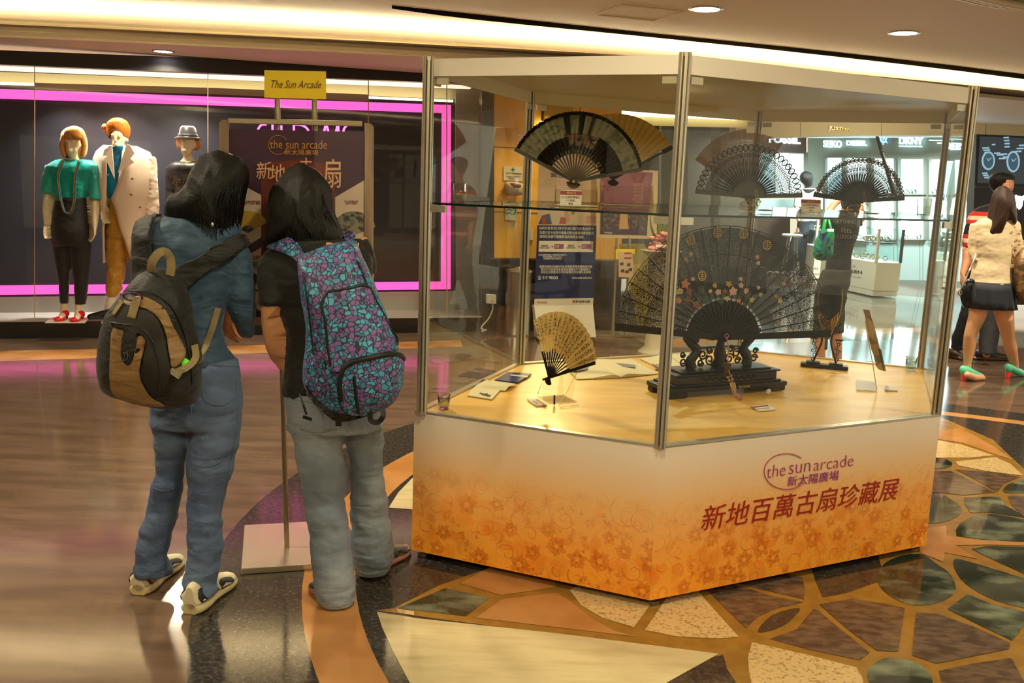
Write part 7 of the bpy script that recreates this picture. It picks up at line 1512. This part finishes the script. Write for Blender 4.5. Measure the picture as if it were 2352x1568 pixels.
strap('hanging_loop', spl([at(850, 942, 3.05), at(852, 965, 3.05), at(868, 969, 3.05), at(880, 955, 3.05), at(878, 936, 3.06)], 5), .018, zk, BP)
strap('hanging_strap', [at(688, 905, 3.12), at(697, 930, 3.10), at(704, 952, 3.10)], .007, zk, BP); m = MB(); m.box(at(706, 960, 3.10), (.032, .006, .010), 0, 0, .3); m.build('strap_end', zk, BP)
strap('side_strap', spl([at(899, 762, 3.14), at(909, 778, 3.12), at(908, 790, 3.10), at(900, 786, 3.10)], 4), .018, zk, BP)
strap('base_strap', [at(776, 952, 3.06), at(778, 978, 3.07)], .02, zk, BP)
# ================================================================ people beyond the case
def limb(b, P): b.caps([(at(x, y, Y), r) for x, y, Y, r in P], 12)
# ---- walking woman in cream cardigan
g0 = onz(2260, 870); W = empty('person', (g0.x, g0.y, 0), 'person walking by with long brown hair, cream cardigan and short navy skirt', 'person'); Y = 7.85
b = MB(); b.ell(at(2303, 463, Y), (.085, .10, .12)); mhead(b, 2306, 462, Y+.02, .9); limb(b, [(2300, 485, Y, .05), (2296, 505, Y, .055)])
sect(b, fine([(2280, 2312, 500, Y, .8), (2248, 2328, 515, Y, .5), (2246, 2322, 560, Y, .55), (2244, 2314, 600, Y, .6), (2236, 2318, 660, Y, .65), (2240, 2322, 690, Y, .6)], 3), 18)
limb(b, [(2250, 680, Y, .085), (2245, 725, Y, .07), (2228, 770, Y+.02, .05), (2226, 795, Y+.05, .052), (2222, 835, Y+.08, .033), (2222, 858, Y+.08, .03)]); b.caps([(at(2222, 860, 7.78), .03), (onz(2226, 872)+Vector((.02, -.05, .03)), .032), (onz(2238, 872)+Vector((.07, .0, .02)), .024)])
limb(b, [(2302, 690, Y, .088), (2308, 730, Y, .072), (2316, 775, Y+.1, .052), (2322, 800, Y+.15, .052), (2330, 835, Y+.22, .034), (2332, 852, Y+.24, .03)])
limb(b, [(2242, 520, Y, .032), (2234, 560, Y, .03), (2238, 592, Y, .028), (2262, 606, Y+.12, .024)]); limb(b, [(2328, 515, Y, .045), (2336, 560, Y, .038), (2334, 598, Y, .034), (2346, 590, Y+.2, .028), (2352, 572, Y+.3, .025)]); hand(b, at(2352, 572, Y+.3), (.3, .7, .4), (-1, 0, 0), .9)
o = b.build('body', mat('skin_fair', '#d9a47c', .5), W); fuse(o, .009, 3)
cd_ = mat('cardigan_cream', '#cbb696', .8, bump=.2, bscale=120)
m = MB(); sect(m, fine([(2276, 2314, 496, Y, .8), (2244, 2330, 508, Y, .55), (2238, 2332, 530, Y, .56), (2236, 2326, 565, Y, .6), (2236, 2320, 600, Y, .62), (2230, 2320, 630, Y, .68), (2225, 2323, 652, Y, .7)], 4), 28)
sect(m, fine([(2228, 2252, 512, Y, .95), (2224, 2246, 545, Y, .95), (2223, 2243, 575, Y, .95), (2229, 2245, 598, Y-.02, .95)], 4), 18); sect(m, fine([(2312, 2340, 508, Y, .95), (2318, 2346, 545, Y, 1), (2320, 2348, 580, Y, 1), (2322, 2344, 606, Y, .95)], 4), 18)
BC_ = bvh(garment(m.build('cardigan', cd_, W), .010, 4, .010, (7, 7, 12), .003, 2))
random.seed(8)
for k in range(24):
    m = MB(); q = hitpt(BC_, random.uniform(2322, 2343), random.uniform(512, 596), .001)[1]; m.ell(q, (.012, .004, .009), 7, 5); m.build('sleeve_flower', mat('lace_pattern', '#b08c68', .7), W)
m = MB(); R = []
for y, xl, xr in ((646, 2228, 2322), (665, 2224, 2325), (690, 2221, 2328), (707, 2219, 2331)):
    a, c = at(xl, y, Y), at(xr, y+2, Y); ctr = (a+c)/2; hw = (c-a).length/2; k = (y-640)/67; R.append([ctr+Vector((hw*(1+.035*k*cos(14*t))*cos(t), hw*.68*(1+.035*k*cos(14*t))*sin(t), 0)) for t in [2*pi*j/112 for j in range(112)]])
m.loft(R, False); s_ = m.build('skirt', mat('skirt_navy', '#0f1222', .7, sheen=.1), W); s_.modifiers.new('t', 'SOLIDIFY').thickness = .008
m = MB(); pillow(m, [(2300, 427), (2318, 434), (2328, 455), (2332, 490), (2330, 515), (2316, 505), (2306, 512), (2298, 530), (2286, 548), (2262, 546), (2268, 515), (2274, 480), (2280, 450), (2288, 434)], Y-.03, .11, .08, 8, centre=(2302, 475)); ruffle(m.build('hair', mat('hair_brown', '#2c170e', .4, bump=.5, bscale=50, stretch=(9, 9, .6)), W), .008, (30, 30, 4))
ta = mat('patent_teal', '#5fc9a8', .2); rh = mat('heel_red', '#e0322c', .3, emit='#e0322c', es=.15)
for (hx, hy, tx, ty) in ((2212, 874, 2243, 872), (2314, 868, 2358, 864)):
    a, c = onz(hx, hy), onz(tx, ty); a.z = 0; c.z = 0; d = (c-a).normalized(); m = MB(); m.caps([(a+Vector((0, 0, .095))+d*.01, .036), (a+d*.09+Vector((0, 0, .065)), .034), (a+d*.17+Vector((0, 0, .036)), .032), (a+d*.215+Vector((0, 0, .026)), .024)]); m.caps([(a+Vector((0, 0, .10))-d*.012, .034), (a+Vector((0, 0, .075)), .032)]); so = m.build('shoe', ta, W); fuse(so, .006, 2)
    m = MB(); m.tube([a+Vector((0, 0, .078)), a+Vector((0, 0, .002))], [.026, .017], 10); m.build('heel', rh, so)
dress(W)
q = at(2345, 640, Y-.05); H = empty('handbag', (q.x, q.y, q.z-.2), 'brown patterned handbag cut off by the right picture edge', 'handbag')
m = MB(); pillow(m, [(2334, 600), (2360, 596), (2390, 600), (2394, 680), (2366, 692), (2336, 684)], Y-.10, .05, .05, 6, p=4); m.build('bag', mat('bag_brown', '#4a3420', .5, col2='#7a5a34', cscale=26, kind='cells', cr=(.55, .8)), H)
m = MB(); m.tube(spl([at(2340, 600, Y-.1), at(2344, 578, Y-.08), at(2352, 570, Y-.05), at(2362, 578, Y-.05), at(2370, 598, Y-.1)], 5), .010, 7); m.build('handle', mat('bag_tan', '#8a6234', .5), H)
q = at(2220, 668, Y-.1); H = empty('chain_purse', (q.x, q.y, q.z), 'small black purse on a chain strap at the cream cardigan hip', 'handbag')
m = MB(); pillow(m, [(2206, 668), (2226, 640), (2240, 650), (2236, 700), (2214, 706)], Y-.22, .03, .03, 5, p=3); m.build('purse', shoeb, H)
m = MB(); m.tube(spl([at(2241, 584, Y-.155), at(2236, 600, Y-.19), at(2226, 622, Y-.25), at(2214, 650, Y-.27), at(2206, 668, Y-.27)], 6), .007, 5); m.tube([at(2205+4*cos(a), 672+6*sin(a), Y-.27) for a in [2*pi*i/12 for i in range(13)]], .005, 5); m.build('chain', mat('chain_steel', '#9a9080', .25, metal=.9), H)

# ---- man in the striped shirt
g0 = onz(2240, 822); W = empty('person', (g0.x, g0.y, 0), 'person with short black hair in red, navy and cream striped shirt', 'person'); Y = 8.9
b = MB(); mhead(b, 2306, 432, Y-.02, 1.0); b.ell(at(2304, 425, Y), (.09, .105, .12)); limb(b, [(2300, 450, Y, .06), (2292, 475, Y, .065)])
sect(b, fine([(2262, 2320, 475, Y, .6), (2236, 2322, 500, Y, .5), (2232, 2318, 560, Y, .55), (2232, 2312, 620, Y, .6), (2228, 2306, 670, Y, .6)], 3), 18)
limb(b, [(2238, 660, Y, .09), (2228, 720, Y, .07), (2206, 770, Y+.05, .05), (2196, 805, Y+.08, .04)]); limb(b, [(2284, 660, Y, .09), (2276, 730, Y-.1, .07), (2268, 790, Y-.25, .05), (2266, 812, Y-.3, .04)])
limb(b, [(2232, 500, Y, .05), (2222, 560, Y, .045), (2220, 600, Y-.05, .04), (2212, 628, Y-.1, .03)]); hand(b, at(2212, 628, Y-.1), (-.1, -.2, -1), (1, 0, 0), .95)
limb(b, [(2322, 500, Y, .05), (2328, 560, Y+.05, .045), (2332, 610, Y, .035)]); o = b.build('body', mat('skin_warm', '#c98c66', .5), W); fuse(o, .010, 3)
def stripes():
    m = bpy.data.materials.new('rugby_stripes'); m.use_nodes = True; nt = m.node_tree; N = nt.nodes; L = nt.links; b = N['Principled BSDF']; b.inputs['Roughness'].default_value = .8
    tc = N.new('ShaderNodeTexCoord'); sx = N.new('ShaderNodeSeparateXYZ'); L.new(tc.outputs['Object'], sx.inputs[0]); mm = N.new('ShaderNodeMath'); mm.operation = 'MULTIPLY'; mm.inputs[1].default_value = 1/.215; L.new(sx.outputs[2], mm.inputs[0])
    a = N.new('ShaderNodeMath'); a.operation = 'ADD'; a.inputs[1].default_value = .40; L.new(mm.outputs[0], a.inputs[0]); f_ = N.new('ShaderNodeMath'); f_.operation = 'FRACT'; L.new(a.outputs[0], f_.inputs[0]); r = N.new('ShaderNodeValToRGB'); r.color_ramp.interpolation = 'CONSTANT'; c = r.color_ramp
    c.elements[0].position = 0; c.elements[0].color = (*lin('#14161f'), 1); c.elements[1].position = .46; c.elements[1].color = (*lin('#c0281c'), 1); q = c.elements.new(.63); q.color = (*lin('#e2c7a4'), 1); q = c.elements.new(.81); q.color = (*lin('#c0281c'), 1)
    L.new(f_.outputs[0], r.inputs[0]); L.new(r.outputs[0], b.inputs['Base Color']); return m
m = MB(); sect(m, fine([(2276, 2318, 466, Y, .7), (2240, 2326, 480, Y, .6), (2226, 2328, 505, Y, .6), (2224, 2326, 560, Y, .62), (2224, 2322, 610, Y, .66), (2222, 2316, 650, Y, .68)], 4), 26); sect(m, fine([(2226, 2250, 490, Y, .95), (2214, 2242, 530, Y, 1), (2212, 2236, 570, Y, 1)], 4), 16)
garment(m.build('striped_shirt', stripes(), W), .011, 4, .010, (6, 6, 10), .003, 5)
dk = mat('trousers_dark', '#14131a', .75)
m = MB(); sect(m, fine([(2220, 2316, 642, Y, .68), (2216, 2310, 680, Y, .7), (2214, 2306, 705, Y, .6)], 3), 22); sect(m, fine([(2212, 2264, 690, Y, .9), (2202, 2248, 730, Y+.02, .9), (2188, 2222, 775, Y+.06, .9), (2184, 2212, 802, Y+.08, .9)], 4), 18); sect(m, fine([(2256, 2308, 690, Y-.02, .9), (2252, 2302, 735, Y-.1, .9), (2250, 2292, 780, Y-.22, .9), (2248, 2288, 812, Y-.3, .9)], 4), 18)
garment(m.build('trousers', dk, W), .011, 3, .010, (7, 7, 12))
m = MB(); pillow(m, [(2276, 430), (2272, 412), (2280, 400), (2300, 395), (2322, 400), (2332, 412), (2326, 414), (2312, 412), (2304, 416), (2300, 430), (2290, 428), (2284, 440)], Y-.02, .085, .10, 6, centre=(2300, 410)); m.build('hair', hairk, W)
for (hx, hy, tx, ty) in ((2184, 822, 2206, 826), (2248, 826, 2308, 828)):
    a, c = onz(hx, hy), onz(tx, ty); a.z = c.z = 0; m = MB(); m.caps([(a+Vector((0, 0, .06)), .045), (a.lerp(c, .5)+Vector((0, 0, .05)), .042), (c+Vector((0, 0, .035)), .03)]); m.box((a.lerp(c, .45).x, a.lerp(c, .45).y, .012), ((c-a).length+.08, .08, .022), atan2((c-a).y, (c-a).x)); fuse(m.build('shoe', mat('leather_brown', '#2c1c16', .3), W), .008, 2)

dress(W)
# ---- visitor with raised arms behind the case
g0 = onz(1905, 868); W = empty('person', (g0.x, g0.y, 0), 'person in black printed tee and grey shorts standing behind the case, taking a picture', 'person'); Y = 7.6
b = MB(); mhead(b, 1952, 456, Y-.02, .95); limb(b, [(1948, 480, Y, .055), (1942, 505, Y, .06)])
sect(b, fine([(1915, 1965, 500, Y, .6), (1898, 1968, 520, Y, .5), (1906, 1955, 570, Y, .55), (1900, 1948, 620, Y, .6), (1885, 1944, 660, Y, .6)], 3), 18)
limb(b, [(1896, 660, Y, .075), (1890, 720, Y, .06), (1885, 770, Y, .045), (1884, 800, Y, .045), (1886, 850, Y, .03)]); limb(b, [(1930, 660, Y, .075), (1924, 720, Y, .06), (1921, 770, Y, .045), (1922, 800, Y, .045), (1924, 850, Y, .03)])
limb(b, [(1966, 515, Y, .045), (1978, 500, Y+.12, .038), (1972, 462, Y+.24, .030)]); limb(b, [(1902, 520, Y, .045), (1892, 505, Y+.12, .038), (1915, 470, Y+.24, .03), (1930, 458, Y+.28, .026)]); hand(b, at(1930, 458, Y+.28), (1, .3, .2), (0, 0, -1), .85); hand(b, at(1970, 460, Y+.26), (-.8, .3, .4), (0, 0, -1), .85, thumb=-1)
for x in (1886, 1924): c = onz(x, 868); b.caps([(at(x, 850, Y), .032), (Vector((c.x, Y, .035)), .034), (Vector((c.x, Y+.13, .028)), .03)])
fuse(b.build('body', mat('skin_warm', '#c98c66', .5), W), .010, 3)
m = MB(); sect(m, fine([(1925, 1965, 492, Y, .7), (1896, 1972, 502, Y, .6), (1894, 1974, 525, Y, .6), (1902, 1960, 570, Y, .64), (1896, 1954, 610, Y, .68), (1892, 1954, 628, Y, .7)], 4), 26); sect(m, fine([(1955, 1978, 498, Y+.03, .95), (1962, 1984, 520, Y+.06, .95)], 3), 14); sect(m, fine([(1886, 1908, 498, Y+.03, .95), (1884, 1904, 526, Y+.06, .95)], 3), 14)
to = garment(m.build('printed_tee', bt, W), .010, 3, .008, (7, 7, 12)); PT = ((0, Y-.16, 0), (0, 1, 0)); pw = mat('tee_print', '#8a847a', .7)
for s_, x0, x1, y_ in (('EVERYTHING', 1906, 1966, 512), ('FEEL', 1932, 1958, 533), ('ALRIGHT', 1920, 1968, 547)):
    tt = textq(s_, PT, (x0, y_), (x1, y_+2), (x0, y_-9), pw, W); Bt = bvh(to)
    for v in tt.data.vertices:
        w = WM[tt.name] @ v.co; h_ = Bt.ray_cast(CAM, (w-CAM).normalized())
        if h_[0]: v.co = WM[tt.name].inverted() @ (h_[0]-(w-CAM).normalized()*.006)
m = MB(); sect(m, fine([(1890, 1956, 618, Y, .7), (1876, 1952, 650, Y, .72), (1872, 1946, 675, Y, .62)], 3), 22); sect(m, fine([(1871, 1912, 665, Y, .95), (1869, 1908, 710, Y, .95), (1867, 1905, 764, Y, 1)], 4), 18); sect(m, fine([(1908, 1946, 665, Y, .95), (1906, 1941, 710, Y, .95), (1905, 1937, 764, Y, 1)], 4), 18)
garment(m.build('shorts', mat('shorts_grey', '#3b3934', .8), W), .010, 3, .010, (7, 7, 12))
m = MB(); pillow(m, [(1952, 424), (1966, 430), (1974, 450), (1974, 478), (1962, 488), (1944, 486), (1934, 476), (1932, 450), (1940, 430)], Y-.02, .11, .09, 6); m.build('hair', hairk, W)
for x in (1886, 1924):
    c = onz(x, 868); m = MB(); m.caps([(Vector((c.x, Y-.03, .05)), .045), (Vector((c.x, Y+.08, .04)), .042), (Vector((c.x, Y+.16, .032)), .032)]); fuse(m.build('shoe', mat('leather_brown', '#2c1c16', .3), W), .008, 2)
dress(W)
q = at(1890, 600, Y-.2); H = empty('prism_bag', (q.x, q.y, q.z), 'green, blue and purple faceted tote bag hanging behind the case', 'bag'); m = MB(); random.seed(4)
cont = [(1884, 532), (1915, 526), (1916, 560), (1912, 590), (1896, 598), (1874, 596), (1867, 580), (1872, 556)]
pillow(m, cont, Y-.24, .05, .04, 3, k=2); gm_ = [mat('prism_green', '#0f9a50', .15), mat('prism_blue', '#1c64a0', .15), mat('prism_violet', '#2a2040', .2), mat('prism_teal', '#0f7a5a', .15)]
m.sm = [False]*len(m.f); nf = []; nm_ = []
for f_ in m.f:
    if len(f_) == 4: nf += [[f_[0], f_[1], f_[2]], [f_[0], f_[2], f_[3]]]
    else: nf.append(f_)
m.f = nf; m.sm = [False]*len(nf); m.mi = [random.choice((0, 0, 1, 2, 3)) for _ in nf]; m.build('bag', gm_, H)
m = MB(); m.tube([at(1890, 536, Y-.24), at(1896, 500, Y-.16), at(1904, 492, Y-.02)], .014, 6, flat=.4); m.tube([at(1910, 530, Y-.24), at(1904, 505, Y-.18), at(1906, 494, Y-.04)], .012, 6, flat=.4); m.build('strap', gm_[0], H)
q = at(1950, 455, Y+.33); m = MB(); m.box(q, (.09, .03, .06)); bevel(m.build('camera', shoeb, None), .006); co = bpy.data.objects.get('camera.001') or [o for o in bpy.data.objects if o.name.startswith('camera') and o.type == 'MESH'][0]; co.name = 'compact_camera'; tag(co, 'small black camera held up by the person behind the case', 'camera')

# ---- customer at the watch shop
Y = 17.15; g0 = at(1836, 627, Y); W = empty('person', (g0.x, g0.y, 0), 'person with black hair and dark vest over a white tee at the watch shop', 'person')
b = MB(); mhead(b, 1851, 414, Y, 1.0); limb(b, [(1854, 432, Y, .06), (1858, 445, Y, .07)]); sect(b, fine([(1838, 1880, 445, Y, .5), (1834, 1882, 480, Y, .55), (1832, 1868, 520, Y, .6)], 3), 14)
limb(b, [(1834, 445, Y, .05), (1830, 480, Y-.1, .045), (1834, 505, Y-.2, .035)]); limb(b, [(1882, 445, Y, .05), (1884, 480, Y, .045), (1880, 510, Y, .035)]); limb(b, [(1842, 520, Y, .09), (1828, 570, Y, .07), (1816, 618, Y, .05)]); limb(b, [(1856, 520, Y, .09), (1846, 570, Y, .07), (1842, 622, Y, .05)]); fuse(b.build('body', mat('skin_fair', '#d9a47c', .5), W), .018, 2)
m = MB(); sect(m, fine([(1846, 1870, 432, Y, .8), (1834, 1884, 442, Y, .6), (1830, 1886, 470, Y, .6), (1832, 1876, 510, Y, .65)], 3), 20); sect(m, [(1826, 1844, 442, Y, .9), (1822, 1840, 475, Y-.08, .9)], 12); sect(m, [(1872, 1890, 442, Y, .9), (1876, 1890, 478, Y, .9)], 12); fuse(m.build('tee', mat('tee_white', '#b9b2a6', .8), W), .016, 2)
m = MB(); sect(m, fine([(1842, 1874, 434, Y, 1.0), (1836, 1874, 450, Y, .75), (1838, 1872, 500, Y, .75)], 3), 18); m.build('vest', bt, W)
m = MB(); sect(m, fine([(1832, 1876, 506, Y, .7), (1828, 1872, 540, Y, .7)], 3), 18); sect(m, fine([(1822, 1850, 535, Y, .9), (1808, 1836, 580, Y, .9), (1802, 1828, 620, Y, .9)], 3), 14); sect(m, fine([(1842, 1872, 535, Y, .9), (1836, 1860, 580, Y, .9), (1836, 1854, 622, Y, .9)], 3), 14); fuse(m.build('trousers', mat('jeans_dark', '#1c222c', .8), W), .016, 2)
m = MB(); pillow(m, [(1851, 393), (1864, 398), (1868, 412), (1864, 428), (1852, 432), (1846, 424), (1838, 416), (1837, 404), (1842, 396)], Y-.03, .10, .12, 5); m.build('hair', hairk, W)
for x in (1812, 1842):
    q = at(x, 624, Y); m = MB(); m.caps([(Vector((q.x, Y, .05)), .05), (Vector((q.x-.05, Y-.1, .04)), .04)]); m.build('shoe', shoeb, W)
